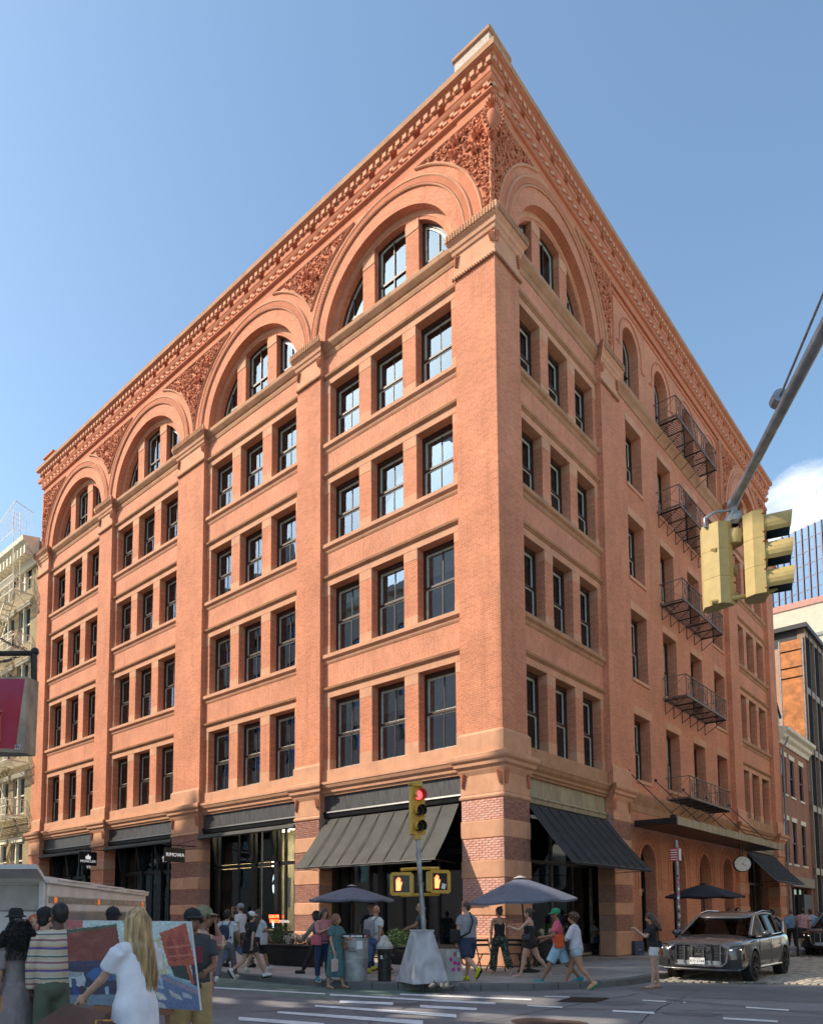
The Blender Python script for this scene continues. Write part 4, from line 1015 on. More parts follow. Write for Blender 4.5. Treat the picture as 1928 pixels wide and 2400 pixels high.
for zi,z in enumerate((3.6,7.4,10.6,14.0,17.3,20.8)):
    s0,s1,o0,o1=32.0,41.5,0,1.15
    g=MB(T1); 
    for zz in (0,.5,.95): g.bar((s0,o1,z+zz),(s1,o1,z+zz),.045); g.bar((s0,o0,z+zz),(s0,o1,z+zz),.045); g.bar((s1,o0,z+zz),(s1,o1,z+zz),.045)
    x=s0
    while x<s1: g.bar((x,o1,z),(x,o1,z+.95),.018); x+=.14
    y=o0
    while y<o1: g.bar((s0,y,z),(s0,y,z+.95),.018); y+=.14
    g.build('railing',CRM,fe)
    g=MB(T1); y=.05
    while y<o1: g.bar((s0,y,z),(s1,y,z),.035,.012); y+=.085
    for x in (s0,s0+2.4,s0+4.8,s1): g.bar((x,0,z-.03),(x,o1,z-.03),.05); g.bar((x,o1,z-.04),(x,0,z-.95),.035)
    g.build('platform',CRM,fe)
    if zi<5:
        z2=(7.4,10.6,14.0,17.3,20.8)[zi]; g=MB(T1); a,b=(33.6,36.6) if zi%2 else (36.6,33.6)
        for y in (.45,.95): g.bar((a,y,z),(b,y,z2),.05,.1); g.bar((a,y,z+.8),(b,y,z2+.8),.03)
        for k in range(1,13): t=k/13; g.box(a+(b-a)*t-.1,a+(b-a)*t+.1,.45,.95,z+(z2-z)*t-.01,z+(z2-z)*t+.01)
        g.build('stair',CRM,fe)
g=MB(T1)   # gooseneck ladder to the roof with its cage
for y in (.5,.9): g.bar((32.6,y,20.8),(33.0,y,26.2),.04)
for k in range(16): g.bar((32.63+.025*k,.5,21.0+.33*k),(32.63+.025*k,.9,21.0+.33*k),.02)
for k in range(9): g.bar((32.0,.1+k*.13,24.4),(32.0,.1+k*.13,25.9),.015)
x=32.0
while x<36.5: g.bar((x,1.2,24.4),(x,1.2,26.2-.25*(x-32)),.012); x+=.22
g.bar((32.0,.1,25.9),(32,1.2,26.2),.03); g.bar((32,1.2,26.2),(36.5,1.2,25.1),.03); g.bar((32,1.2,24.4),(36.5,1.2,24.4),.03)
g.build('roof_ladder',CRM,fe)
# ---- row house to the right
rh=thing('row_house','three storey old red brick row house with cream cornice and grey dormer','house',tuple(CN),ROTB)
ws=[(32.55,.95),(35.0,.95),(37.5,.95)]; hs=[]
ws=[32.75,34.75,37.2]
for z0,z1 in ((9.0,11.35),(4.75,7.4)):
    for s_ in ws: hs.append((s_-.55,s_+.55,z0,z1))
wall_holes(rh,T2,[(31.75,.15),(39.2,.15),(39.2,12.1),(31.75,12.1)],hs+[(33.3,38.7,.2,3.3)],-.05,RBR)
MB(T2).box(31.75,39.2,-.4,-10,.15,12).build('interior',ROOM,rh)
for a,b,c,e in hs: simple_window(rh,T2,(a+b)/2,-.05,c,b-a,e-c,SLT,CRM,CRM)
MB(T2).run([(-.1,12.0),(.05,12.0),(.1,12.25),(.25,12.4),(.3,12.6),(.5,12.75),(.52,12.95),(-.1,13.05)],31.75,39.2).build('cornice',CRM,rh)
MB(T2).run([(-.3,12.9),(-.35,13.1),(-3.5,15.4),(-6,15.4),(-9,12.9)],31.75,39.2).build('roof',SLT,rh)
d=MB(T2); d.plate([(33.2,13.0),(34.7,13.0),(34.7,14.3),(33.95,14.9),(33.2,14.3)],[[(33.5,13.2),(34.4,13.2),(34.4,14.2),(33.5,14.2)]],-.6,-.7); d.box(33.2,33.3,-.7,-2.6,13,14.3); d.box(34.6,34.7,-.7,-2.6,13,14.3); dm=d.build('dormer',pmat('dormer_grey',(.42,.42,.40),.6),rh)
MB(T2).plate([(33.05,14.2),(33.95,14.95),(34.85,14.2),(34.85,14.3),(33.95,15.08),(33.05,14.3)],[],-.5,-2.8,back=True).build('dormer_roof',SLT,dm)
simple_window(rh,T2,33.95,-.5,13.2,.9,1.0,WHT)
MB(T2).tube([(31.95,.1,.2),(31.95,.1,11.6),(32.1,.3,12.1),(32.3,.35,12.4)],.06,8).build('downpipe',pmat('grey_pipe',(.22,.22,.22),.5),rh)
MB(T2).box(33.0,39.0,-.3,.1,3.35,3.95).build('shop_sign_band',pmat('sign_band',(.30,.24,.17),.7),rh)
for k in range(4): MB(T2).box(33.4+k*1.3,34.6+k*1.3,-.3,-.29,.6,3.2).build('shop_pane',GLG,rh); MB(T2).box(33.3+k*1.3,33.4+k*1.3,-.35,-.22,.2,3.3).build('mullion',SLT,rh)
MB(T2).box(36.2,38.6,.0,-.25,.3,2.9).build('shop_door',SLT,rh)
# ---- modern building with orange corner panels
mb_=thing('modern_building','modern building with orange end panels and dark bronze framed glass','building',tuple(CN),ROTB)
COR=pmat('rust_orange_panel',(.50,.19,.06),.55,var=.25,scale=2,metal=.1); BRZ=pmat('bronze_frame',(.30,.20,.13),.5,metal=.3)
MB().box(39.35,75,.3,14,.15,21.3).build('frame_core',SLT,mb_)
m=MB(); m.plate([(0,0),(1,0),(1,1)],[],0,0) if False else None
zs=[.2,4.4,8.4,9.3,13.3,14.2,18.0,19.2,20.6,21.4]
x0=39.3
for zf in (4.3,8.6,12.6,16.8,20.9):
    MB(T2).cbox(x0,75,-.3,.12,zf,zf+.45,.01).build('spandrel',BRZ,mb_)
s_=x0
k=0
while s_<60:
    MB(T2).box(s_,s_+.12,-.3,.16,.2,21.4).build('mullion',BRZ if k%2==0 else SLT,mb_)
    for zf in (.3,4.8,9.1,13.1,17.3): MB(T2).box(s_+.14,s_+1.35,-.12,-.1,zf,zf+3.6).build('pane',GLS,mb_)
    s_+=1.4; k+=1
# end wall facing the camera: brick with a strip of orange panels next to the street corner (runs in the building's depth)
TE=lambda s,o,z:(39.3-o,s,z)     # s = depth from the street line
for z0,z1 in ((12.0,12.5),(12.6,13.2),(13.3,17.9),(18.0,18.6),(18.7,19.8),(19.9,20.6)): MB(TE).cbox(.05,1.35,0,.08,z0,z1,.01).build('orange_panel',COR,mb_)
for y in (0.0,1.4): MB(TE).box(y-.04,y+.04,0,.1,10,20.7).build('panel_trim',STEEL,mb_)
MB(TE).box(1.45,12,-.3,.02,.2,20.2).build('party_wall',PBR,mb_)
MB(T2).box(39.0,76,.35,-14,21.3,21.6).build('roof_edge',SLT,mb_)
# ---- small mid building wall + beige building behind
bb=thing('beige_building','tall beige rendered building with pink coping behind the modern building','building',tuple(CN),ROTB)
MB().box(60,75,.4,6.7,0,30.4).build('wall',BEI,bb); MB().cbox(59.9,75,.3,6.85,30.4,31.0,.03).build('coping',pmat('pink_coping',(.50,.24,.19),.7),bb)
MB().box(59,60,.4,8.2,0,27.0).build('lower_wall',BEI,bb); MB().box(58.9,60.1,.3,8.3,27.0,27.3).build('ledge',pmat('lead_ledge',(.25,.25,.25),.6),bb)
g=MB()
for k in range(9): g.bar((59.2,6.8+k*.18,27.3),(59.2,6.8+k*.18,28.6),.05)
g.bar((59.2,6.7,28.6),(59.2,8.3,28.6),.07); g.build('roof_railing',WHT,bb)
# ---- glass tower
gt=thing('glass_tower','blue glass tower with dark vertical fins far behind the beige building','building',(118.7,222.9,0),math.radians(-61.8))
FIN=pmat('dark_fin',(.16,.12,.17),.4)
gt_w,gt_h=54,111
MB().box(0,gt_w,.5,30,0,gt_h-3.6).build('core',pmat('tower_core',(.06,.11,.16),.4),gt)
NF=30
for k in range(NF+1): MB().box(k*1.8-.17,k*1.8+.17,-.35,.45,40,gt_h).build('fin',FIN,gt)
for r in range(12,30): MB().box(0,gt_w,-.06,.3,r*3.7,r*3.7+.22).build('floor_line',FIN,gt)
fp=MB().box(.2,1.6,0,.05,.25,3.65).mesh('pane',GLT)
for r in range(17,30):
    for k in range(2,25):
        if len([1 for _ in range(1)]) and (r-17)*23+k<301: obj('pane',fp,gt,(k*1.8,0,r*3.7))
MB().box(22,50,4,20,gt_h-3.6,gt_h+5).build('plant_room',pmat('pale_metal',(.62,.62,.60),.5),gt); MB().tube([(27,5,gt_h),(27,5,gt_h+12)],.2,8).build('mast',WHT,gt)
# ---- blocks across the streets (outside the picture; they throw the shade on the road and show in the glass)
def block(label,s0,s1,o0,o1,H,mat,seed):
    t=thing('apartment_block',label,'building',tuple(CN),ROTB)
    MB(T1).box(s0,s1,o0+.3,o1,0,H).build('core',mat,t)
    rr=random.Random(seed); hs=[]; z=4.2
    while z<H-2.6:
        x=s0+.8
        while x<s1-1.4: hs.append((x,x+1.2,z,z+2)); x+=2.4
        z+=3.6
    MB(T1).plate([(s0,0),(s1,0),(s1,H),(s0,H)],[[(a,c),(b,c),(b,e),(a,e)] for a,b,c,e in hs],o0,o0+.3).build('front_wall',mat,t)
    g=MB(T1)
    for a,b,c,e in hs: g.box(a,b,o0+.24,o0+.26,c,e)
    g.build('panes',GLS,t)['kind']='stuff'
    MB(T1).box(s0-.1,s1+.1,o0-.5,o0,H-.6,H).build('cornice',mat,t)
    return t
LST=stone_mat('limestone',(.66,.60,.50),.12,.2); WHB=stone_mat('white_bounce_front',(.78,.73,.64),.08,.1)  # WHB: unseen fronts whitened to bounce light onto the shaded facades
ta=block('limestone block across the avenue with a pointed turret',35.2,52.8,24,40,33.6,LST,1)
for s_,zt in ((38.1,36.9),(52.4,36.6)):
    MB(T1).lathe([(.9,33.6),(.9,34.6),(.6,35.3),(0,zt)],(s_,25,0),12).build('turret',LST,ta)
block('long low block further down the avenue',53.2,125,24,40,23.5,LST,7)
block('low limestone block across the avenue',22.4,35.0,24,40,27.4,LST,2)
tcb=block('beige block near the camera under an added wall cut for sun patches',-2,22.2,24.4,40,12.0,WHB,3)
def back(P):
    t=(24-(CN-P).dot(DR))/((SUN_DIR).dot(DR)); Q=P-SUN_DIR*abs(t)
    return ((Q-CN).dot(DL),Q.z)
hol=[]  # cut-outs traced back along the sun from the wanted light patches
for u0,v0,u1,v1 in ((530,2308,577,2312),(534,2313,575,2318),(649,2313,691,2317),(652,2318,689,2323),(852,2322,895,2328),(872,2330,919,2336),(493,2337,538,2352),(623,2346,686,2361),(738,2345,796,2354),(912,2362,1000,2374),(930,2378,1000,2387),(1022,2329,1091,2345),(1172,2335,1275,2355),(1105,2376,1215,2399),(1290,2383,1420,2402)):
    hol.append([back(gp(u,v)) for u,v in ((u0,v0),(u1,v0+(v1-v0)*.35),(u1+8,v1),(u0+8,v0+(v1-v0)*.65))])
hol.append([back(Vector(p)) for p in ((6.7,20.15,0),(8.2,19.6,0),(10.2,19.2,0),(11.0,20.6,0),(16,21.3,0),(16,16.4,0),(11.2,17.0,0),(7.9,17.9,0))])
hol.append([back(Vector(p)) for p in ((1.35,15.9,3.0),(1.95,15.9,3.0),(1.95,15.9,4.2),(1.35,15.9,4.2))])
hol.append([back(Vector(p)) for p in ((4.5,9.2,4.9),(5.2,8.4,4.9),(5.2,8.4,6.6),(4.5,9.2,6.6))])
zmax=40
for i in range(6,15):
    h=hol[i]; cx=sum(p[0] for p in h)/4; cz=sum(p[1] for p in h)/4; hol[i]=[(cx+(p[0]-cx)*1.3,cz+(p[1]-cz)*1.5) for p in h]
hol=[[(p[0],min(p[1],zmax-.3)) for p in h] for h in hol]
MB(T1).plate([(-2,12.01),(22.3,12.01),(22.3,zmax),(-2,zmax)],[[(min(p[0],22.1),p[1]) for p in h] for h in hol],24,24.05,sides=True,back=True).build('sun_mask_wall',WHB,tcb)  # unseen wall added to shade the street, its holes shaping the sun patches
for k,(s0,s1,H) in enumerate(((-8,8,16),(8.2,26,26),(26.2,50,26),(50.2,80,24))):  # unseen blocks, made tall and white to bounce light on the side street
    t=thing('apartment_block',('low pale block on the crossing, right of the camera','tall white block opposite the side street awning','tall white block opposite the clock','white block opposite the row house')[k],'building',tuple(CN),ROTB)
    MB(T2).box(s0,s1,17,30,0,H).build('core',WHB,t)
    g=MB(T2); z=4
    hs=[]
    while z<H-2.6:
        x=s0+.8
        while x<s1-1.4: g.box(x,x+1.2,16.98,17.1,z,z+2); x+=2.4
        z+=3.6
    g.build('panes',GLS,t)['kind']='stuff'
MB(T2)
# ================================================================== street furniture and signs
YEL=pmat('signal_yellow',(.62,.36,.05),.45,var=.15,scale=4); YED=pmat('faded_signal_yellow',(.50,.36,.13),.6,var=.07,scale=9,bump=.12,bscale=120); RUST=pmat('rust',(.30,.12,.05),.8,var=.4,scale=12)
LENSD=pmat('dark_lens',(.02,.02,.025),.25); DARKIN=pmat('visor_inside',(.02,.025,.03),.6)
REDL=pmat('lit_red_lens',(.9,.03,.03),.3,emit=(1,.04,.05),es=2.6); HAND=pmat('lit_orange_hand',(1,.2,.05),.4,emit=(1,.16,.05),es=2.6)
def glyph(pts,mat,name,par,loc,rot,th=.004):
    """flat shape extruded by a few millimetres; pts in (x,z)"""
    return MB().plate(pts,[],-th,0,back=False).build(name,mat,par,loc,rot)
HANDP=[(-.055,-.13),(.045,-.13),(.06,-.04),(.085,.03),(.07,.045),(.045,.01),(.045,.11),(.03,.115),(.025,.03),(.018,.13),(.0,.135),(-.004,.035),(-.012,.125),(-.03,.12),(-.03,.03),(-.042,.09),(-.058,.085),(-.055,-.03)]
def signal_head(par,name_lbl,M,fmat,lit=0,vis=.22,r=.105):
    """three-section vehicle signal: local front is -y, top at z=0; M = matrix"""
    root=obj(name_lbl,None,par); root.matrix_local=M
    for k in range(3):
        z=-.35*k
        pp_=[(-.17,-.02),(.17,-.02),(.17,.10),(.10,.20),(-.10,.20),(-.17,.10)]; sct=MB(); zt_,zb_=z-.002,z-.348
        for q in range(6):
            a_,b__=pp_[q],pp_[(q+1)%6]; sct.poly([(a_[0],a_[1],zb_),(b__[0],b__[1],zb_),(b__[0],b__[1],zt_),(a_[0],a_[1],zt_)])
        sct.poly([(x_,y_,zt_) for x_,y_ in pp_]); sct.poly([(x_,y_,zb_) for x_,y_ in pp_[::-1]]); sct.build('signal_section',fmat,root)
        d=MB(); d.lathe([(r+.03,-.045),(r+.03,-.02),(r,-.02)],(0,0,z-.175),20,ax='y'); d.build('lens_ring',fmat,root)
        MB().lathe([(0,-.05),(r*.7,-.042),(r,-.022)],(0,0,z-.175),18,ax='y').build('lens',REDL if (lit==1 and k==0) else LENSD,root,smooth=True)
        v=MB(); n=14
        a0,a1=math.radians(-38),math.radians(218)
        for i in range(n):
            a=a0+(a1-a0)*i/n; b=a0+(a1-a0)*(i+1)/n
            for rr_,mi in ((r+.025,0),(r+.018,1)):
                la=vis*(.94+.06*math.sin(a)); lb=vis*(.94+.06*math.sin(b))
                q=[(rr_*math.cos(a),-.03,z-.175+rr_*math.sin(a)),(rr_*math.cos(b),-.03,z-.175+rr_*math.sin(b)),(rr_*math.cos(b),-.03-lb,z-.175+rr_*math.sin(b)),(rr_*math.cos(a),-.03-la,z-.175+rr_*math.sin(a))]
                v.poly(q,mi)
        v.build('visor',[fmat,DARKIN],root)
        for s_ in (-1,1): MB().tube([(s_*.165,-.01,z-.06),(s_*.19,-.03,z-.06)],.012,6).tube([(s_*.165,-.01,z-.29),(s_*.19,-.03,z-.29)],.012,6).build('latch',RUST if fmat==YED else fmat,root)
    return root
# ---- corner signal on a leaning pole set from
B0=gp(1003,2292,SK); 
ts=thing('traffic_light_pole','red traffic light and two orange hand signals on a leaning pole in a plywood pyramid','traffic light',(1.72,15.98,SK))
bx,by=1.72,15.98
top=at(979,1968,15.9); lean=Vector((top.x-bx-.0,0,top.z-SK)); 
pb0=at(996,2186,15.95)
P0=Vector((pb0.x-bx,0,pb0.z-SK-.4)); P1=Vector((top.x-bx,-.02,top.z-SK))
MB().tube([P0,P0.lerp(P1,.5),P1],.052,12).build('pole',STEEL,ts,smooth=60)
for t in (.38,.6,.86): c=P0.lerp(P1,t); MB().tube([c-UP*.03,c+UP*.03],.07,12).build('pole_band',STEEL,ts)
MB().tube([P1,P1+UP*.12],.085,10).build('collar',YEL,ts)
fac=-.35
signal_head(ts,'signal_head',Matrix.Translation(P1+UP*1.17+Vector((0.02,.05,0)))@Matrix.Rotation(math.radians(28),4,'Z'),YEL,lit=1,vis=.14)
MB().cbox(-.12,.12,-.05,.1,0,.1,.02).tube([(-.2,0,.06),(.1,0,.1)],.04,8).build('top_bracket',YEL,ts,P1+UP*1.17)
def ped(par,x,z,rot,flip,stk):
    r=obj('walk_signal',None,par,(x,0,z),rot)
    MB().cbox(-.22,.22,-.02,.2,-.23,.23,.03).build('case',YEL,r)
    MB().cbox(-.185,.185,-.035,-.02,-.195,.195,.008).build('dark_face',LENSD,r)
    g=MB(); 
    for a,b in (((-.22,-.22),(.22,-.22)),((.22,-.22),(.22,.22)),((.22,.22),(-.22,.22)),((-.22,.22),(-.22,-.22))): g.bar((a[0],-.05,a[1]),(b[0],-.05,b[1]),.035,.07)
    g.build('bezel',YEL,r)
    glyph([(p[0]*1.0-.07,p[1]*1.1) for p in HANDP],HAND,'hand_symbol',r,(0,-.042,0),0)
    if stk:
        o_=glyph([(-.05,-.06),(.05,-.06),(.05,.06),(-.05,.06)],WHT,'sticker',r,(.09,-.045,-.1),(0,.25,0)); 
    return r
za=P0.lerp(P1,.55); zc=at(905,2070,15.9).z-SK
cx=P0.lerp(P1,(zc-P0.z)/(P1.z-P0.z)).x
ped(ts,cx-.40,zc-.02,math.radians(-20),0,False); ped(ts,cx+.40,zc+.03,math.radians(22),0,True)
for zz in (.30,-.27): MB().tube([(cx-.42,.12,zc+zz),(cx,.02,zc+zz+.02),(cx+.42,.12,zc+zz+.03)],.035,8).build('signal_bracket',YEL,ts)
PLYG=pmat('weathered_plywood',(.24,.235,.235),.85,var=.3,scale=2.2,stretch=(1,1,3.5),bump=.3); PLYB=pmat('brown_plywood',(.24,.19,.15),.85,var=.35,scale=2.2,stretch=(1,1,3.5),bump=.3)
def ply(name,col,colb):
    m,n,b,o=new_mat(name); l=n.links.new; tc=nd(n,'ShaderNodeTexCoord')
    nz=nd(n,'ShaderNodeTexNoise'); nz.inputs['Scale'].default_value=1.1; nz.inputs['Detail'].default_value=2; mp=nd(n,'ShaderNodeMapping'); mp.inputs['Scale'].default_value=(1.4,1.4,1.0); l(tc.outputs['Object'],mp.inputs[0]); l(mp.outputs[0],nz.inputs['Vector'])
    mm=nd(n,'ShaderNodeMath',operation='MULTIPLY'); mm.inputs[1].default_value=26; l(nz.outputs[0],mm.inputs[0]); fr=nd(n,'ShaderNodeMath',operation='SINE'); l(mm.outputs[0],fr.inputs[0])
    mr=nd(n,'ShaderNodeMapRange'); mr.inputs[1].default_value=-1; mr.inputs[2].default_value=1; l(fr.outputs[0],mr.inputs[0])
    n2=nd(n,'ShaderNodeTexNoise'); n2.inputs['Scale'].default_value=3; n2.inputs['Detail'].default_value=8; l(tc.outputs['Object'],n2.inputs['Vector'])
    ml=nd(n,'ShaderNodeMath',operation='MULTIPLY'); l(mr.outputs[0],ml.inputs[0]); l(n2.outputs[0],ml.inputs[1])
    mx=nd(n,'ShaderNodeMixRGB'); mx.inputs[1].default_value=C4(col); mx.inputs[2].default_value=C4(colb); l(ml.outputs[0],mx.inputs[0]); l(mx.outputs[0],b.inputs['Base Color']); b.inputs['Roughness'].default_value=.9
    return m
PLYG=ply('weathered_grey_plywood',(.52,.52,.54),(.20,.20,.22)); PLYB=ply('brown_plywood',(.42,.32,.25),(.2,.15,.11))
pz=1.15; bs=.60; tsz=.20; ang=math.radians(20); nx=math.cos(ang); 
cor=lambda s,z,k: Vector((s*math.cos(ang+PI/4+k*PI/2)*1.0,s*math.sin(ang+PI/4+k*PI/2)*1.0,z))
for k in range(4):
    a,b=cor(bs*1.0,.04,k),cor(bs,.04,k+1); c,d=cor(tsz*1.25,pz,k+1),cor(tsz*1.25,pz,k)
    n_=((b-a).cross(d-a)).normalized()*.012
    m=MB(); A=[a,b,c,d]; Bq=[p-n_ for p in A]; m.poly(A); m.poly(Bq[::-1])
    for i in range(4): m.poly([A[i],A[(i+1)%4],Bq[(i+1)%4],Bq[i]])
    m.build('plywood_panel',PLYB if k==3 else PLYG,ts,(.02,-.02,0))
MB().box(-.2,.2,-.2,.2,pz-.02,pz+.01).build('plywood_lid',PLYG,ts,(.02,-.02,0),ang)
# ---- overhead signals on the mast arm
mp_=thing('mast_arm_signal','two yellow traffic signals hanging from a grey mast arm against the sky','traffic light',(0,0,0))
a1=at(1718,1180,8.85); a2=at(1928,775,6.5); dr_=(a2-a1).normalized(); a3=a2+dr_*4.6
MB().tube([a1,a1.lerp(a3,.3),a1.lerp(a3,.6),a3],[.055,.062,.07,.08],14).build('arm',STEEL,mp_,smooth=60)
b1=at(1825,935,7.75); b2=at(1928,690,6.5); MB().tube([b1,b1+(b2-b1)*3.2],.014,8).build('guy_rod',STEEL,mp_)
MB().tube([b1-dr_*.06,b1+dr_*.06],.085,12).build('clamp',STEEL,mp_)
MB().tube([a3-UP*(a3.z),a3+UP*1.5],.11,14).build('mast',STEEL,mp_)
hb=at(1718,1225,8.85)
MB().tube([a1,a1-UP*.12,hb+UP*.13],.045,10).sphere((a1.x,a1.y,a1.z),.075).cbox(a1.x-.06,a1.x+.06,a1.y-.06,a1.y+.06,a1.z-.22,a1.z-.12,.01).lathe([(.05,.13),(.11,.05),(.10,.0),(.06,-.04)],tuple(hb),14).build('hanger',STEEL,mp_)
MB().tube([hb+Vector((-.02,0,.16)),hb+Vector((-.22,0,.14)),hb+Vector((-.36,0,.05)),hb+Vector((-.36,0,-.05)),hb+Vector((-.2,0,-.08)),hb+Vector((.0,0,.02))],.018,8).build('cable',STEEL,mp_,smooth=60)
hc=at(1718,1262,8.85)
MB().lathe([(0,.1),(.1,.09),(.12,.0),(.1,-.09),(0,-.1)],tuple(hc),12).tube([at(1670,1292,8.8),hc,at(1800,1222,8.8)],.04,8).build('top_bracket',YED,mp_,smooth=50)
MB().tube([at(1665,1412,8.8),at(1830,1382,8.8)],.03,8).build('bottom_bracket',YED,mp_)
def Mrot(p,rz): return Matrix.Translation(p)@Matrix.Rotation(rz,4,'Z')
h1=signal_head(mp_,'signal_head',Mrot(at(1680,1240,8.95),math.radians(128)),YED)
h2=signal_head(mp_,'signal_head',Mrot(at(1782,1208,8.72),math.radians(62)),YED,vis=.30,r=.13)
# ---- rusty red sign in front of the left building
sg=thing('hanging_sign_box','red box sign with broken neon hanging on chains at the left edge','sign',(0,0,0))
REDP=pmat('red_enamel_sky_sheen',(.42,.015,.022),.5,var=.35,scale=2.2,spec=.25,col2=(.36,.06,.12)); CRMM=pmat('dirty_cream_metal',(.34,.27,.20),.6,var=.3,scale=3)  # mauve second tone puts the sky's reflection into the red
q=[at(0,1588,8.6),at(66,1585,9.0),at(90,1600,9.35)]; 
ptl=at(-60,1588,8.3); ptr=at(64,1586,8.6); pr=at(91,1598,9.0)
pbl=at(-60,1760,8.3); pbr=at(57,1765,8.6); pr2=at(83,1773,9.0)
def quadbox(pts,mat,name,par,th=None):
    m=MB(); m.poly([tuple(p) for p in pts]); return m.build(name,mat,par)
quadbox([ptl,ptr,pbr,pbl],CRMM,'face_frame',sg)
ins=lambda a,b,c,d,t:[(a.lerp(c,t)),(b.lerp(d,t)),(c.lerp(a,t)),(d.lerp(b,t))]
off=Vector((.0,-.012,0)); quadbox([p+off for p in (at(-60,1592,8.3),at(60,1592,8.6),at(53,1757,8.6),at(-60,1752,8.3))],REDP,'red_face',sg)
quadbox([ptr,pr,pr2,pbr],CRMM,'side_panel',sg); bk_=[p+Vector((0,.5,0)) for p in (ptl,pr,pr2,pbl)]
m=MB(); m.poly([tuple(p) for p in (ptl,ptr,pr,at(-60,1598,9.0))]); m.poly([tuple(p) for p in (pbl,pbr,pr2,at(-60,1775,9.0))]); m.poly([tuple(p) for p in (at(-60,1598,9.0),pr,pr2,at(-60,1775,9.0))]); m.build('casing',CRMM,sg)
TAPE=pmat('pink_tape',(.55,.35,.33),.6); TUBEM=pmat('dead_neon_tube',(.5,.05,.04),.3)
for v in (1668,1700,1733): quadbox([p-Vector((0,.03,0)) for p in (at(-12,v-6,8.45),at(10,v-7,8.5),at(9,v+7,8.5),at(-12,v+8,8.45))],TAPE,'tape',sg)
MB().tube([at(-30,1672,8.4)-Vector((0,.05,0)),at(14,1670,8.45)-Vector((0,.05,0)),at(4,1690,8.45)-Vector((0,.05,0)),at(2,1740,8.45)-Vector((0,.05,0))],.022,8).build('neon_tube',TUBEM,sg,smooth=60)
stk=quadbox([p-Vector((0,.016,0)) for p in (at(33,1746,8.55),at(47,1747,8.58),at(46,1757,8.58),at(32,1756,8.55))],BLK,'sticker',sg)
tm=text_mesh('SAVER\nBEBA',.034,WHT,.001); obj('lettering',tm,sg,at(40,1751.5,8.54),(PI/2,0,0))
MB().tube([at(-80,1533,8.9),at(85,1531,8.9)],.035,8).tube([at(79,1531,8.9),at(80,1600,8.95)],.04,8).sphere(tuple(at(82,1527,8.9)),.05).build('bracket_arm',IRON,sg)
def chain(pa,pb_,n):
    g=MB()
    for k in range(n):
        c=pa.lerp(pb_,(k+.5)/n)+UP*(-.04*math.sin(PI*(k+.5)/n)); d=(pb_-pa).normalized()*.028
        up=Vector((0,.012,.0)) if k%2 else UP*.014
        pts=[c-d+up,c+d+up,c+d-up,c-d-up,c-d+up]; g.tube(pts,.005,4)
    return g
chain(at(-20,1480,8.9),at(62,1522,8.9),13).build('chain',IRON,sg); chain(at(-20,1550,8.9),at(50,1534,8.9),12).build('chain',IRON,sg)
# ---- projecting shop signs
def proj_sign(nm,lbl,s,o0,o1,z0,z1,txt,size,logo=False,pier=0):
    t=thing(nm,lbl,'sign',tuple(f1(s,0,0)),ROTB)
    # local frame: x = DR (towards wall +), y = DL; sign plane faces -y (towards smaller s)
    MB().cbox(-o1,-o0,-.04,.04,z0,z1,.006).build('board',BLK,t)
    MB().tube([(0.1,0,z1+.12),(-o1-.05,0,z1+.12)],.022,8).tube([(-o0-.1,0,z1+.12),(-o0-.1,0,z1)],.012,6).tube([(-o1+.1,0,z1+.12),(-o1+.1,0,z1)],.012,6).tube([(0.1,0,z1+.45),(-o1*.6,0,z1+.14)],.008,6).tube([(0.1,.1,z1+.45),(-o1*.6,.05,z1+.14)],.008,6).build('bracket',IRON,t)
    obj('lettering',text_mesh(txt,size,SIGNW,.004),t,(-(o0+o1)/2,-.046,(z0+z1)/2-(.13 if logo else 0)),(PI/2,0,0))
    if logo:
        for k,(x,h) in enumerate(((-.09,.14),(0,.22),(.09,.14))):
            glyph([(x-.045,0),(x+.045,0),(x+.05,h*.6),(x,h),(x-.05,h*.6)],SIGNW,'emblem',t,(-(o0+o1)/2,-.046,(z0+z1)/2+.01),0)
        glyph([(-.13,-.02),(.13,-.02),(.1,.03),(-.1,.03)],SIGNW,'emblem',t,(-(o0+o1)/2,-.046,(z0+z1)/2-.01),0)
    return t
proj_sign('hanging_shop_sign','black hanging sign reading RIMOWA on the brick pier',14.95,.52,1.50,3.80,4.38,'RIMOWA',.215)
proj_sign('hanging_shop_sign','black hanging sign reading MONCLER with a white emblem at the far left shop',22.45,.5,1.42,4.0,4.66,'MONCLER',.17,logo=True)
# ---- clock under the canopy
ck=thing('clock','round white double faced clock hanging under the canopy, hands at five past four','clock',tuple(f2(18.6,1.15,3.93)),ROTB-math.radians(62))
MB().lathe([(.0,-.1),(.34,-.1),(.37,-.08),(.37,.08),(.34,.1),(0,.1)],(0,0,0),32,ax='y').build('case',BLK,ck,smooth=40)
MB().lathe([(0,-.112),(.335,-.112)],(0,0,0),32,ax='y').build('dial',WHT,ck)
for k in range(12):
    a=k*PI/6; MB().bar((.26*math.sin(a),-.118,.26*math.cos(a)),(.315*math.sin(a),-.118,.315*math.cos(a)),.03 if k%3==0 else .018,.006).build('hour_mark',BLK,ck)
a=math.radians(122.5); MB().bar((-.04*math.sin(a),-.124,-.04*math.cos(a)),(.2*math.sin(a),-.124,.2*math.cos(a)),.03,.006).build('hour_hand',BLK,ck)
a=math.radians(33); MB().bar((-.05*math.sin(a),-.13,-.05*math.cos(a)),(.29*math.sin(a),-.13,.29*math.cos(a)),.02,.006).build('minute_hand',BLK,ck)
MB().tube([(-.06,0,.36),(-.06,0,.93)],.03,8).tube([(.06,0,.36),(.06,0,.93)],.03,8).build('hanger',IRON,ck)
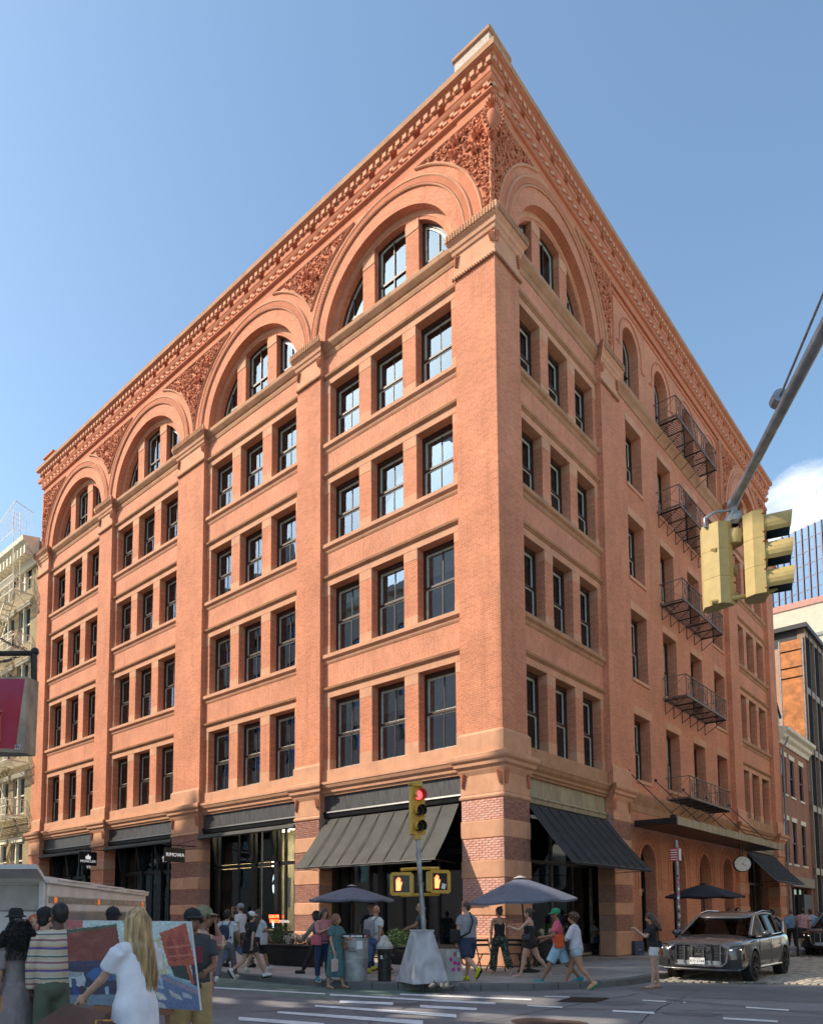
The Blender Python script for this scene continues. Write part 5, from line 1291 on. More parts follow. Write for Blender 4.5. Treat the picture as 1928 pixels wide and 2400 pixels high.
# ---- parking sign pole
pp=at(1590,2143,21.6); pp=Vector((pp.x,pp.y,SK))
sp=thing('parking_sign_pole','sticker covered steel pole with a small red parking sign beside the silver car','sign post',tuple(pp))
H_=at(1592,1970,21.6).z-SK
MB().tube([(0,0,0),(.01,0,H_)],.04,10).build('pole',STEEL,sp,smooth=60)
REDS=pmat('sign_red',(.42,.03,.03),.5)
MB().cbox(-.17,.05,-.06,-.045,H_-.62,H_-.22,.005).build('sign_plate',REDS,sp,(0,0,0),math.radians(-35))
for k in range(5): MB().box(-.15,.03,-.063,-.061,H_-.30-.07*k,H_-.28-.07*k).build('lettering',WHT,sp,(0,0,0),math.radians(-35))
MB().cbox(.03,.13,-.06,-.045,H_-.6,H_-.25,.005).build('sign_plate',WHT,sp,(0,0,0),math.radians(30))
STK=[WHT,pmat('pink_sticker',(.6,.05,.25),.6),pmat('blue_sticker',(.05,.1,.4),.6),BLK]
rr=random.Random(4)
for k in range(14):
    z=.9+k*.13; a=rr.uniform(-2.2,-1); MB().box(-.03,.03,-.043,-.041,z,z+.07).build('sticker',STK[rr.choice((0,0,1,2,3))],sp,(0,0,0),a+PI/2)
# ---- litter bin
def at_ground(nm,lbl,cat,u,v,z=SK,rot=0,group=None): return thing(nm,lbl,cat,tuple(gp(u,v,z)),rot,group)
BING=pmat('scuffed_grey_steel',(.36,.355,.35),.55,metal=.3,var=.25,scale=4)
lbn=at_ground('litter_bin','round grey steel litter bin with stickered rim','litter bin',829,2299)
MB().lathe([(.305,0),(.31,.1),(.315,.5),(.325,.505),(.325,.54),(.315,.545),(.315,.98),(.33,.985),(.33,1.03),(.29,1.035),(.29,.9),(0,.9)],(0,0,0),32).build('drum',BING,lbn,smooth=40)
MB().lathe([(.335,.97),(.335,1.05)],(0,0,0),32).build('rim_band',BLK,lbn)
for k in range(16):
    a=-PI/2+rr.uniform(-1.2,1.2); MB().box(-.03,.03,-.338,-.336,.985,1.03).build('sticker',STK[rr.choice((0,0,1))],lbn,(0,0,0),a+PI/2)
for z,x in ((.74,-.02),(.70,-.0),(.66,.03)):
    MB().box(x-.1,x+.1,-.319,-.317,z,z+.012).build('printed_line',IRON,lbn,(0,0,0),math.radians(-12))
MB().box(-.07,.07,-.33,-.328,.72,.9).build('sticker',WHT,lbn,(0,0,0),math.radians(22))
# ---- hydrant
hy=at_ground('fire_hydrant','black fire hydrant with a worn silver bonnet beside the plywood base','fire hydrant',901,2300)
HYB=pmat('chipped_black_enamel',(.022,.02,.02),.45,var=.5,scale=8); HYS=pmat('worn_silver_paint',(.42,.40,.37),.5,var=.3,scale=6)
MB().lathe([(.15,0),(.15,.24),(.19,.245),(.19,.28),(.155,.30),(.15,.72),(.16,.74)],(0,0,0),20).build('barrel',HYB,hy,smooth=40)
MB().lathe([(.19,.72),(.2,.75),(.19,.79),(.15,.86),(.10,.91),(.08,.98),(.07,1.0),(0,1.03)],(0,0,0),20).build('bonnet',HYS,hy,smooth=50)
MB().lathe([(0,-.22),(.055,-.22),(.06,-.19),(.06,-.13)],(0,0,.55),14,ax='y').build('nozzle',HYB,hy); MB().lathe([(0,.22),(.05,.22),(.06,.14)],(0,0,.55),14,ax='x').build('nozzle',HYB,hy)
MB().box(-.1,-.03,-.162,-.158,.5,.58).build('sticker',WHT,hy)
# ---- grey tapered litter box with pink round stickers
gb_=at_ground('litter_box','grey tapered metal box with pink round stickers leaning on rubble','litter box',1051,2301,SK,math.radians(28))
m=MB(); b=.235; t=.185; hh=.72
Bm=[(-b,-b,.02),(b,-b,.02),(b,b,.02),(-b,b,.02)]; Tm=[(-t,-t,hh),(t,-t,hh),(t,t,hh),(-t,t,hh)]
for k in range(4): m.poly([Bm[k],Bm[(k+1)%4],Tm[(k+1)%4],Tm[k]])
m.poly(Tm); m.poly(Bm[::-1]); m.build('box',pmat('pale_grey_enamel',(.42,.42,.40),.5,var=.12,scale=3),gb_)
MB().lathe([(.12,.722),(.08,.724),(0,.723)],(0,0,0),20).build('opening',DARKIN,gb_)
for x,z in ((-.08,.50),(.02,.42),(.12,.40),(-.03,.28),(.12,.28)):
    MB().lathe([(0,-.002),(.047,-.002)],(x,-b+.05*z/.72-.006,z),16,ax='y').build('round_sticker',STK[1],gb_)
MB().box(.0,.055,-.212,-.21,.56,.66).build('sticker',pmat('brown_sticker',(.3,.12,.06),.6),gb_); MB().box(.09,.17,-.212,-.21,.54,.66).build('sticker',WHT,gb_)
rb=at_ground('rubble','grey rubble and broken kerb pieces around the litter box','rubble',1045,2312)
for k in range(26):
    x=rr.uniform(-.35,.45); y=rr.uniform(-.22,.2); s_=rr.uniform(.03,.09); M=Matrix.Translation((x,y,s_*.4))@Matrix.Rotation(rr.random()*3,4,Vector((rr.random(),rr.random(),rr.random())).normalized())
    g=MB(); h=MB().cbox(-s_,s_,-s_*.7,s_*.7,-s_*.35,s_*.35,s_*.2); g.add(h,M); g.build('stone_chunk',KERB,rb)
for (u,v,rz) in ((1007,2316,.9),(1022,2318,.5)):
    bk=at_ground('loose_brick','worn loose brick lying in the gutter, %s of the pair'%('left' if u<1010 else 'right'),'brick',u,v,.0,rz)
    MB().cbox(-.05,.05,-.13,.13,0.004,.07,.01).build('brick_body',PLYB,bk)
lt=at_ground('crumpled_paper','crumpled white paper in the gutter by the plywood base','litter',940,2317,.0)
g=MB(); 
for k in range(5): g.sphere((rr.uniform(-.06,.06),rr.uniform(-.03,.03),.04),.05,6,4,sc3=(1,.7,.6))
g.build('paper',WHT,lt)
# ---- stanchions
for (u,v,lb) in ((1870,2245,'black stanchion standing on the cobbles right of the silver car'),(1916,2234,'black stanchion in front of the dark car at the right edge')):
    p=gp(u,v); t=thing('stanchion',lb,'stanchion',tuple(p),0,'black stanchions by the side street')
    MB().lathe([(0,.0),(.24,.0),(.24,.02),(.2,.045),(.04,.06),(.035,.07)],(0,0,0),20).build('base',BLK,t); MB().tube([(0,0,.05),(-.02,0,1.15)],.045,10).build('post',BLK,t); MB().lathe([(.055,1.1),(.055,1.2),(0,1.21)],(-.02,0,0),12).build('cap',BLK,t)
# ---- parasols
def parasol(lbl,base,R,za,zr,mat,tilt=(0,0),n=8,rotz=0,drop=.0):
    t=thing('parasol',lbl,'parasol',tuple(base),0,'cafe parasols')
    c=Vector((tilt[0],tilt[1],za))
    MB().tube([(0,0,.0),(tilt[0]*.7,tilt[1]*.7,za*.7),tuple(c)],.022,8).build('pole',IRON,t)
    MB().lathe([(0,0),(.28,0),(.28,.05),(.05,.09),(.04,.3)],(0,0,0),20).build('base',BLK,t)
    top=MB(); sub=8
    ax=Vector((tilt[0]*.6,tilt[1]*.6,za)).normalized() if tilt!=(0,0) else UP
    e1=Vector((1,0,0)); e1=(e1-ax*e1.dot(ax)).normalized(); e2=ax.cross(e1)
    def P(r,a):
        k=(a-rotz)/(2*PI/n); fr=k-math.floor(k); sag=.06*R*math.sin(PI*fr)*(r)**2
        return c+(e1*math.cos(a)+e2*math.sin(a))*R*r*(1-.06*math.sin(PI*fr)*r)-ax*((za-zr)*(r**1.15)+sag*.45)
    for i in range(n*6):
        a0=rotz+2*PI*i/(n*6); a1=rotz+2*PI*(i+1)/(n*6)
        for j in range(sub):
            r0,r1=j/sub,(j+1)/sub
            q=[P(r0,a0),P(r1,a0),P(r1,a1),P(r0,a1)]
            if j==0:q=q[1:] if False else [P(0,a0),P(r1,a0),P(r1,a1)]
            top.poly(q)
        top.poly([P(1,a0),P(1,a1),P(1,a1)-ax*.05,P(1,a0)-ax*.05])
    top.build('canopy',mat,t,smooth=25)
    for k in range(n):
        a=rotz+2*PI*k/n; MB().bar(P(.02,a)-ax*.02,P(.98,a)-ax*.015,.015).build('rib',IRON,t)
    v=MB(); 
    for k in range(n*2):
        a0=2*PI*k/(n*2); a1=2*PI*(k+1)/(n*2); Q=lambda r,a:P(r,a)+ax*.05
        v.poly([c+ax*.06,Q(.13,a0),Q(.13,a1)])
    v.build('vent_flap',mat if mat!=SLTC else VNT,t)
    return t
SLTC=pmat('slate_parasol_cloth',(.13,.14,.185),.85,var=.1,scale=3); VNT=pmat('pale_vent_cloth',(.40,.38,.36),.85); BLKC=pmat('black_parasol_cloth',(.022,.022,.027),.85)
b=at(824,2143,19.3); parasol('slate blue parasol above the left cafe table',(b.x,b.y,SK),1.12,2.22,1.88,SLTC)
b=at(1236,2143,19.2); parasol('large slate parasol tilted in front of the corner pier',(b.x,b.y,SK),1.42,2.45,1.86,SLTC,(-.2,-.05),rotz=.3)
b=at(1650,2143,27.5); parasol('black parasol behind the silver car',(b.x,b.y,SK),1.42,2.62,2.17,BLKC)
# ---- cafe tables and folding chairs
def folding_chair(lbl,p,rz,grp='black folding cafe chairs'):
    t=thing('folding_chair',lbl,'chair',tuple(p),rz,grp)
    for s_ in (-.19,.19):
        MB().bar((s_,-.22,0),(s_,.16,.86),.022).build('leg',IRON,t); MB().bar((s_*.85,.24,0),(s_*.85,-.2,.46),.022).build('leg',IRON,t)
    for k in range(5): MB().box(-.19,.19,-.2+k*.085,-.135+k*.085,.45,.465).build('seat_slat',IRON,t)
    for z in (.66,.78): MB().box(-.19,.19,.08+(z-.66)*.4,.1+(z-.66)*.4,z,z+.06).build('back_slat',IRON,t)
def cafe_table(lbl,p):
    t=thing('cafe_table',lbl,'table',tuple(p),.4,'black folding cafe tables')
    MB().cbox(-.3,.3,-.3,.3,.72,.745,.008).build('table_top',IRON,t)
    for s_ in (-.22,.22): MB().bar((s_,-.26,0),(s_,.26,.72),.022).build('leg',IRON,t); MB().bar((s_*.85,.26,0),(s_*.85,-.26,.72),.022).build('leg',IRON,t)
for lb,u,v,z,rz in (('folding chair left of the pink shirted woman',722,2252,SK,1.2),('folding chair between the grey shirted man and the floral trousers',1135,2278,SK,.3),('folding chair right of the floral trousers',1205,2277,SK,-.5),('folding chair behind the romper',1255,2268,SK,2.1)):
    folding_chair(lb,gp(u,v,z),rz)
cafe_table('small table under the large slate parasol',gp(1232,2266,SK)); cafe_table('small table under the left slate parasol',gp(800,2262,SK)); cafe_table('small table behind the grey shirted man',gp(1090,2262,SK))
# ---- planters
LEAF=[pmat('leaf_green_a',(.05,.11,.03),.6,var=.3),pmat('leaf_green_b',(.085,.15,.04),.6,var=.3),pmat('leaf_dark',(.02,.05,.018),.6,var=.3)]
LEAFY=[pmat('leaf_lime',(.25,.36,.05),.6,var=.2),LEAF[1],LEAF[0]]
FLW=[pmat('hydrangea_cream',(.60,.55,.36),.7,var=.2,scale=12),pmat('hydrangea_blush',(.62,.50,.42),.7,var=.2,scale=12)]
def foliage(n,c,rad,seed,mats,par,lf=.045,name='leaves'):
    r=random.Random(seed); g=MB()
    for _ in range(n):
        while True:
            p=Vector((r.uniform(-1,1),r.uniform(-1,1),r.uniform(-1,1)))
            if .35<p.length<=1: break
        nn=noise.noise(p*2.2+Vector((seed,0,0)))
        p=p*(1+.28*nn); q=Vector((c[0]+p.x*rad[0],c[1]+p.y*rad[1],c[2]+p.z*rad[2]))
        d=Vector((r.gauss(0,1),r.gauss(0,1),r.gauss(0,1)+.4)).normalized(); s=d.cross(Vector((r.gauss(0,1),r.gauss(0,1),r.gauss(0,1)))).normalized(); L_=lf*r.uniform(.7,1.4)
        k=0 if r.random()<.45 else (1 if r.random()<.6 else 2)
        g.poly([q,q+d*L_*.5+s*L_*.3,q+d*L_,q+d*L_*.5-s*L_*.3],k)
    o_=g.build(name,mats,par); o_['kind']='stuff'; return o_
def planter(lbl,p,rz,w,d,h,bush=None,flow=None,seed=0):
    t=thing('planter',lbl,'planter',tuple(p),rz,'black planters round the cafe terrace')
    m=MB(); m.cbox(-w/2,w/2,-d/2,d/2,.03,h-.06,.01).cbox(-w/2-.03,w/2+.03,-d/2-.03,d/2+.03,h-.06,h,.01); m.build('box',BLK,t)
    for x in (-w/4,w/4): MB().cbox(x-w/5,x+w/5,-d/2-.012,-d/2+.0,.12,h-.14,.006).build('front_panel',BLK,t)
    for sx in (-1,1):
        for sy in (-1,1): MB().box(sx*(w/2-.05)-.03,sx*(w/2-.05)+.03,sy*(d/2-.05)-.03,sy*(d/2-.05)+.03,0,.04).build('foot',BLK,t)
    if bush:
        for k,(x,z,r_,n,mt) in enumerate(bush): foliage(n,(x,0,h+z),(r_,min(r_,d*.7),r_*.85),seed*7+k,mt,t)
    if flow:
        r=random.Random(seed); x0,x1,n=flow
        foliage(500,((x0+x1)/2,0,h+.08),((x1-x0)/2+.05,d*.5,.14),seed+50,LEAF,t,.06)
        for k in range(n):
            x=r.uniform(x0,x1); y=r.uniform(-d*.55,d*.2); z=h+.06+r.random()*.24; R_=r.uniform(.06,.09); g=MB()
            for q in range(46):
                dv=Vector((r.gauss(0,1),r.gauss(0,1),r.gauss(0,1))).normalized(); c=Vector((x,y,z))+dv*R_; s=dv.cross(Vector((r.gauss(0,1),1,r.gauss(0,1)))).normalized()*.02; u_=dv.cross(s).normalized()*.02
                g.poly([c+s,c+u_,c-s,c-u_])
            g.build('flower_head',FLW[k%2],t)
    return t
planter('black planter with round green bush and cream hydrangeas left of the brick pier',gp(688,2266,SK)+Vector((0,.35,0)),math.radians(-38),1.7,.6,.62,[(-.62,.22,.42,1500,LEAF)],(-.15,.85,16),1)
MB()
planter('black planter with a dark rounded box bush behind the hydrant',gp(938,2262,SK)+Vector((0,.3,0)),math.radians(-35),1.0,.55,.55,[(0,.1,.5,2600,LEAF)],None,2)
planter('planter with lime green shrub behind the bald men',gp(850,2240,SK)+Vector((0,.5,0)),math.radians(-40),1.0,.5,.8,[(0,.22,.42,1600,LEAFY)],None,3)
planter('planter of dark shrubs in front of the corner restaurant window',gp(1010,2240,SK)+Vector((.1,.4,0)),math.radians(-40),1.6,.5,.8,[(-.4,.15,.45,1800,LEAF),(.4,.12,.45,1800,LEAF)],None,4)
planter('planter with blush hydrangeas behind the grey shirted man',gp(1125,2262,SK)+Vector((0,.45,0)),math.radians(-20),.9,.5,.72,None,(-.4,.4,9),5)
planter('black planter with hydrangeas and leafy bush right of the corner pier',gp(1290,2262,SK)+Vector((0,.35,0)),math.radians(42),1.5,.6,.72,[(.35,.2,.4,1700,LEAF)],(-.75,.0,10),6)
planter('planter with hydrangeas beside the seated reader',gp(1478,2226,SK)+Vector((0,.4,0)),math.radians(46),2.2,.6,.75,None,(-1.0,1.0,22),7)
planter('planter with tall grassy shrubs behind the seated reader',gp(1378,2205,SK)+Vector((0,.6,0)),math.radians(46),1.4,.5,.8,[(0,.25,.4,1400,[pmat('grass_tan',(.16,.14,.05),.7),LEAF[0],LEAF[2]])],None,8)
planter('low planter with leafy plants behind the car roof',gp(1560,2200,SK)+Vector((0,.6,0)),math.radians(46),1.4,.5,.7,[(0,.1,.35,1100,LEAF)],None,9)
# two round backed black armchairs by the far planter
for lb,u in (('black round backed armchair beside the seated reader',1450),('second black armchair, nearer the hydrangeas',1470)):
    p=gp(u,2238,SK)+Vector((0,.25,0)); t=thing('armchair',lb,'armchair',tuple(p),math.radians(40),'black round backed armchairs')
    g=MB(); 
    for k in range(9):
        a=PI*k/8; g.bar((.3*math.cos(a),.3*math.sin(a),.35),(.33*math.cos(a),.33*math.sin(a),.82),.10,.04)
    g.build('back',BLK,t); MB().lathe([(.3,.35),(.31,.42),(0,.45)],(0,0,0),18).build('seat',BLK,t)
    for k in range(4): a=PI/4+k*PI/2; MB().tube([(.22*math.cos(a),.22*math.sin(a),0),(.22*math.cos(a),.22*math.sin(a),.36)],.018,6).build('leg',BLK,t)
# ---- bench of the seated man
p=gp(1395,2240,SK)+Vector((0,.45,0)); t=thing('bench','black metal bench under the seated reader','bench',tuple(p),math.radians(-20))
MB().cbox(-.55,.35,-.22,.22,.42,.46,.01).build('seat',BLK,t); MB().cbox(-.55,.35,.2,.24,.5,.92,.01).build('backrest',BLK,t)
for x in (-.5,.3):
    for y in (-.18,.18): MB().bar((x,y,0),(x,y,.43),.035).build('leg',STEEL if y<0 else BLK,t)
# ---- food truck
TRW=pmat('grubby_white_enamel',(.80,.76,.72),.45,var=.08,scale=2); TRS=pmat('brushed_steel_flap',(.52,.48,.44),.5,metal=.2,var=.15,scale=2); AMB=pmat('amber_reflector',(.75,.16,.02),.3,emit=(1,.25,.03),es=.25)
tx,ty0,ty1=-5.6,14.0,20.6
ft=thing('food_truck','white food truck with raised side flap and amber marker lights','food truck',(tx,ty0,0),math.radians(-1.0))
Lt=ty1-ty0
MB().cbox(-2.1,0,0,Lt,.55,1.72,.03).build('body',TRW,ft)
MB().cbox(-2.1,0.0,0,Lt,1.98,2.3,.02).build('upper_panel',TRW,ft)
MB().box(.0,.012,.05,Lt-.02,1.86,1.98).build('grey_stripe',STEEL,ft); MB().box(-2.1,-.001,0,Lt,1.72,1.979).build('band',TRW,ft)
m=MB(); m.poly([(-2.2,-.1,2.42),(.06,-.1,2.36),(.06,Lt+.05,2.26),(-2.2,Lt+.05,2.34)]); m.poly([(.06,-.1,2.36),(.06,Lt+.05,2.26),(.06,Lt+.05,2.16),(.06,-.1,2.24)]); m.poly([(-2.2,-.1,2.42),(.06,-.1,2.36),(.06,-.1,2.24),(-2.2,-.1,2.30)]); m.build('roof_edge',TRW,ft)
for k in range(3): MB().cbox(.062,.09,.3+k*2.2,2.2+k*2.2,2.30-.03*k,2.335-.03*k,.005).build('roof_trim',TRW,ft)
for y in (.35,Lt*.42,Lt-.35): MB().lathe([(0,.035),(.05,.03),(.07,.012)],(0,y,1.92),16,ax='x').build('marker_light',AMB,ft)
MB().box(-.02,.0,.3,Lt-.4,.95,1.7).build('side_window',GLG,ft)
m=MB(); m.poly([(.0,Lt-.95,1.70),(.0,Lt-.42,1.70),(.0,Lt-.42,1.3)]); 
glyph([(0,0),(.5,0),(.5,-.4)],AMB,'orange_decal',ft,(.015,Lt-1,1.7),PI/2)
# raised flap and steel end towards the left
m=MB(); m.cbox(-3.6,-.02,-.06,.0,1.72,2.2,.01); m.build('steel_end_panel',TRS,ft)
m=MB(); m.poly([(-3.6,-.1,2.3),(-.0,-.1,2.33),(0.3,-1.2,2.52),(-3.6,-1.2,2.5)]); m.poly([(0.3,-1.2,2.52),(-3.6,-1.2,2.5),(-3.6,-1.2,2.42),(0.3,-1.2,2.44)]); m.poly([(0.3,-1.2,2.52),(0,-.1,2.33),(0,-.1,2.25),(.3,-1.2,2.44)]); m.build('raised_flap',TRW,ft)
MB().cbox(-.12,-.02,-.14,-.06,.6,2.3,.01).build('corner_post',TRW,ft)
for y in (1.2,Lt-1.2):
    for x in (-.25,-1.9):
        wh=MB().lathe([(0,-.1),(.3,-.1),(.34,-.06),(.34,.06),(.3,.1),(0,.1)],(x,y,.34),20,ax='x').build('wheel',BLK,ft)

p=gp(1497,2240,SK)+Vector((0,.1,0)); t=thing('shopping_bag','large navy paper shopping bag standing behind the phone woman','bag',tuple(p),.5)
NVB=pmat('navy_paper_bag',(.05,.07,.13),.5,coat=.2); MB().cbox(-.24,.24,-.09,.09,0,.52,.005).build('paper_body',NVB,t); MB().box(-.06,.06,-.094,-.091,.2,.215).build('printed_line',WHT,t)
p=gp(1453,2241,SK)+Vector((0,.15,0)); t=thing('shopping_bag','brown paper bag beside the seated readers shoes','bag',tuple(p),.1)
MB().cbox(-.10,.10,-.06,.06,0,.36,.004).build('paper_body',pmat('brown_paper',(.36,.22,.13),.8),t)
# ================================================================== vehicles
def paint(name,col,metal=.6,rough=.28):
    m,n,b,o=new_mat(name); b.inputs['Base Color'].default_value=C4(col); b.inputs['Metallic'].default_value=metal; b.inputs['Roughness'].default_value=rough; b.inputs['Coat Weight'].default_value=1; b.inputs['Coat Roughness'].default_value=.03
    tc=nd(n,'ShaderNodeTexCoord'); nz=nd(n,'ShaderNodeTexNoise'); nz.inputs['Scale'].default_value=3; n.links.new(tc.outputs['Object'],nz.inputs['Vector'])
    mr=nd(n,'ShaderNodeMapRange'); mr.inputs[3].default_value=rough-.05; mr.inputs[4].default_value=rough+.1; n.links.new(nz.outputs[0],mr.inputs[0]); n.links.new(mr.outputs[0],b.inputs['Roughness']); return m
SILV=paint('grey_car_paint',(.05,.05,.055),.15,.22); BLKP=paint('black_car_paint',(.012,.012,.014),.3,.2)
RUB=pmat('tyre_rubber',(.018,.018,.018),.8); RIMB=pmat('black_rim',(.03,.03,.032),.3,metal=.6); PLAS=pmat('dark_grille_plastic',(.015,.015,.016),.5)
HLG=pmat('headlamp_glass',(.10,.11,.12),.08,metal=.5,coat=1); DRLM=pmat('lit_daytime_lamp',(.8,.8,.75),.3,emit=(1,.95,.85),es=1.2); CGL=glass_mat('car_glass',.07,(.05,.06,.055),.0,gcol=(.32,.34,.37))
def eval_mesh(mb,mods,name,mats,smooth=60):
    me=mb.mesh(name+'_src',mats,weld=True); o=bpy.data.objects.new('tmp',me)
    for kind,kw in mods:
        md=o.modifiers.new(kind,kind)
        for k,v in kw.items(): setattr(md,k,v)
    r=evalm(o); r.name=name
    bpy.data.objects.remove(o); bpy.data.meshes.remove(me)
    r.polygons.foreach_set('use_smooth',[True]*len(r.polygons))
    if smooth and smooth<180:
        try: r.set_sharp_from_angle(angle=math.radians(smooth))
        except Exception: pass
    return r
def make_suv(lbl,loc,rot,body,plate,emblem=True):
    t=thing('parked_car',lbl,'car',tuple(loc),rot)
    st_=[ # x, half width, bottom, belt, top centre
     (2.50,.70,.42,.72,.78),(2.46,.86,.30,.86,.93),(2.30,.94,.26,.97,1.03),(1.95,.975,.25,1.01,1.08),(1.5,.985,.24,1.03,1.12),(1.05,.985,.24,1.05,1.16),(.5,.985,.24,1.06,1.16),(-.3,.985,.24,1.08,1.17),(-1.1,.985,.24,1.10,1.19),(-1.8,.975,.25,1.13,1.21),(-2.25,.95,.30,1.13,1.20),(-2.48,.88,.38,1.05,1.12),(-2.53,.72,.5,.95,1.0)]
    def sec(x,w,zb,zs,zt):
        return [(x,0,zb),(x,w*.75,zb),(x,w*.95,zb+.06),(x,w*.995,zb+.2),(x,w,(zb+zs)/2),(x,w*.985,zs-.18),(x,w*.965,zs-.05),(x,w*.90,zs),(x,w*.6,zt-.012),(x,0,zt)]
    m=MB(); S=[sec(*q) for q in st_]
    for i in range(len(S)-1):
        for sgn in (1,-1):
            A=[(p[0],p[1]*sgn,p[2]) for p in S[i]]; B=[(p[0],p[1]*sgn,p[2]) for p in S[i+1]]
            for k in range(len(A)-1): m.poly([A[k],B[k],B[k+1],A[k+1]])
    for Q in (S[0],S[-1]):
        full=Q+[(p[0],-p[1],p[2]) for p in Q[-2:0:-1]]; c=(Q[0][0],0,(Q[0][2]+Q[-1][2])/2)
        for k in range(len(full)): m.poly([c,full[k],full[(k+1)%len(full)]])
    cut=MB(); 
    for x in (1.5,-1.5): cut.lathe([(0,-1.3),(.43,-1.3),(.43,1.3),(0,1.3)],(x,0,.40),32,ax='y')
    cm=cut.mesh('cut',PLAS,weld=True); co=bpy.data.objects.new('cutter',cm); TMP.collection.objects.link(co)
    me=eval_mesh(m,[('SUBSURF',dict(levels=2,render_levels=2)),('BOOLEAN',dict(object=co,operation='DIFFERENCE',solver='EXACT'))],'body',[body],35)
    bpy.data.objects.remove(co); bpy.data.meshes.remove(cm); me.materials.clear(); me.materials.append(body)
    obj('body',me,t)
    MB().box(-2.2,2.2,-.8,.8,.28,.9).build('underbody',PLAS,t)
    # cabin
    zb=1.06
    base=[(1.18,.80,1.13),(.95,.885,1.07),(-1.75,.89,1.14),(-2.32,.80,1.20)]
    top=[(.22,.63,1.60),(.10,.675,1.615),(-1.55,.675,1.64),(-1.95,.62,1.60)]
    g=MB()
    for sg in (1,-1):
        b=[(x,y*sg,z) for x,y,z in base]; tp=[(x,y*sg,z) for x,y,z in top]
        for k in range(3): g.poly([b[k],b[k+1],tp[k+1],tp[k]])
    g.poly([(1.18,.8,1.13),(1.18,-.8,1.13),(.22,-.63,1.6),(.22,.63,1.6)]); g.poly([b_ for b_ in [(1.18,.8,1.13),(1.18,-.8,1.13),(.95,-.885,1.07),(-1.75,-.89,1.14),(-2.32,-.8,1.2),(-2.32,.8,1.2),(-1.75,.89,1.14),(.95,.885,1.07)]]); g.poly([(.22,.63,1.6),(.22,-.63,1.6),(.10,-.675,1.615),(-1.55,-.675,1.64),(-1.95,-.62,1.6),(-1.95,.62,1.6),(-1.55,.675,1.64),(.10,.675,1.615)]); g.poly([(-2.32,.8,1.2),(-2.32,-.8,1.2),(-1.95,-.62,1.6),(-1.95,.62,1.6)])
    g.build('glasshouse',CGL,t,smooth=20)
    MB().box(-1.9,.7,-.7,.7,.9,1.16).build('interior',PLAS,t)
    for y in (.38,-.38): MB().cbox(-.35,-.15,y-.22,y+.22,.95,1.42,.05).build('seat',PLAS,t)
    MB().lathe([(.17,-.012),(.19,0),(.17,.012)],(.42,.38,1.15),20,ax='x').build('steering_wheel',pmat('grey_wheel',(.3,.3,.3),.5),t)
    rf=MB()
    xs=[(.40,.60,1.525),(.22,.66,1.60),(.10,.68,1.63),(-.6,.70,1.685),(-1.3,.69,1.68),(-1.75,.66,1.645),(-2.15,.60,1.57)]
    R_=[[(x,w,z-.0),(x,w*.93,z+.03),(x,w*.5,z+.055),(x,0,z+.065)] for x,w,z in xs]
    for i in range(len(R_)-1):
        for sg in (1,-1):
            for k in range(3): rf.poly([(p[0],p[1]*sg,p[2]) for p in (R_[i][k],R_[i+1][k],R_[i+1][k+1],R_[i][k+1])])
    for Q in R_[:1]: rf.poly([(p[0],p[1],p[2]) for p in Q]+[(p[0],-p[1],p[2]) for p in Q[-2::-1]])
    obj('roof',eval_mesh(rf,[('SOLIDIFY',dict(thickness=.04)),('SUBSURF',dict(levels=2,render_levels=2))],'roof',[body],180),t)
    for sg in (1,-1):
        MB().tube([(1.2,.81*sg,1.12),(.7,.73*sg,1.37),(.2,.66*sg,1.61)],.035,8).build('front_pillar',body,t,smooth=60)
        MB().bar((-.28,.905*sg,1.08),(-.38,.70*sg,1.62),.07,.03).build('middle_pillar',BLK,t); MB().bar((-1.28,.90*sg,1.12),(-1.38,.70*sg,1.63),.09,.03).build('rear_pillar',BLK,t)
        MB().tube([(-1.6,.90*sg,1.14),(-2.2,.80*sg,1.42),(-2.1,.66*sg,1.57)],.045,8).build('rear_quarter',body,t,smooth=60)
        MB().tube([(.95,.90*sg,1.085),(-.4,.925*sg,1.12),(-1.8,.90*sg,1.165)],.014,6).build('belt_trim',CHROME,t)
        MB().tube([(.1,.66*sg,1.67),(-.6,.68*sg,1.745),(-1.5,.66*sg,1.73),(-1.9,.62*sg,1.66)],.012,6).build('roof_rail',CHROME,t,smooth=60)
        MB().sphere((.72,1.07*sg,1.16),.13,14,10,sc3=(.75,1.0,.68)).build('mirror',body if emblem else BLK,t,smooth=True)
        MB().tube([(1.05,.965*sg,.36),(-1.05,.97*sg,.36)],.03,8).build('sill_trim',CHROME,t)
        for x in (.0,-1.0): MB().tube([(x,.985*sg,.88),(x-.12,1.0*sg,.885),(x-.24,.985*sg,.88)],.016,6).build('door_handle',CHROME,t,smooth=60)
        for x in (1.02,-.08,-1.12): MB().bar((x,.983*sg,.36),(x-.04,.975*sg,1.03),.008,.02).build('door_seam',PLAS,t)
        # arches and wheels
        for x in (1.5,-1.5):
            MB().tube([(x+.445*math.cos(a),.972*sg,.40+.445*math.sin(a)) for a in [math.radians(-18+216*k/18) for k in range(19)]],.022,6).build('arch_trim',body,t,smooth=60)
            w_=obj('wheel',None,t,(x,.86*sg,.385)); 
            ty=MB(); ty.lathe([(.27,-.12),(.34,-.13),(.375,-.11),(.385,-.05),(.385,.05),(.375,.11),(.34,.13),(.27,.12)],(0,0,0),36,ax='y'); ty.build('tyre',RUB,w_,smooth=50)
            ri=MB(); ri.lathe([(.275,.115*sg),(.262,.12*sg),(.255,.05*sg),(.05,.06*sg),(0,.09*sg)],(0,0,0),30,ax='y'); ri.build('rim',PLAS,w_,smooth=40)
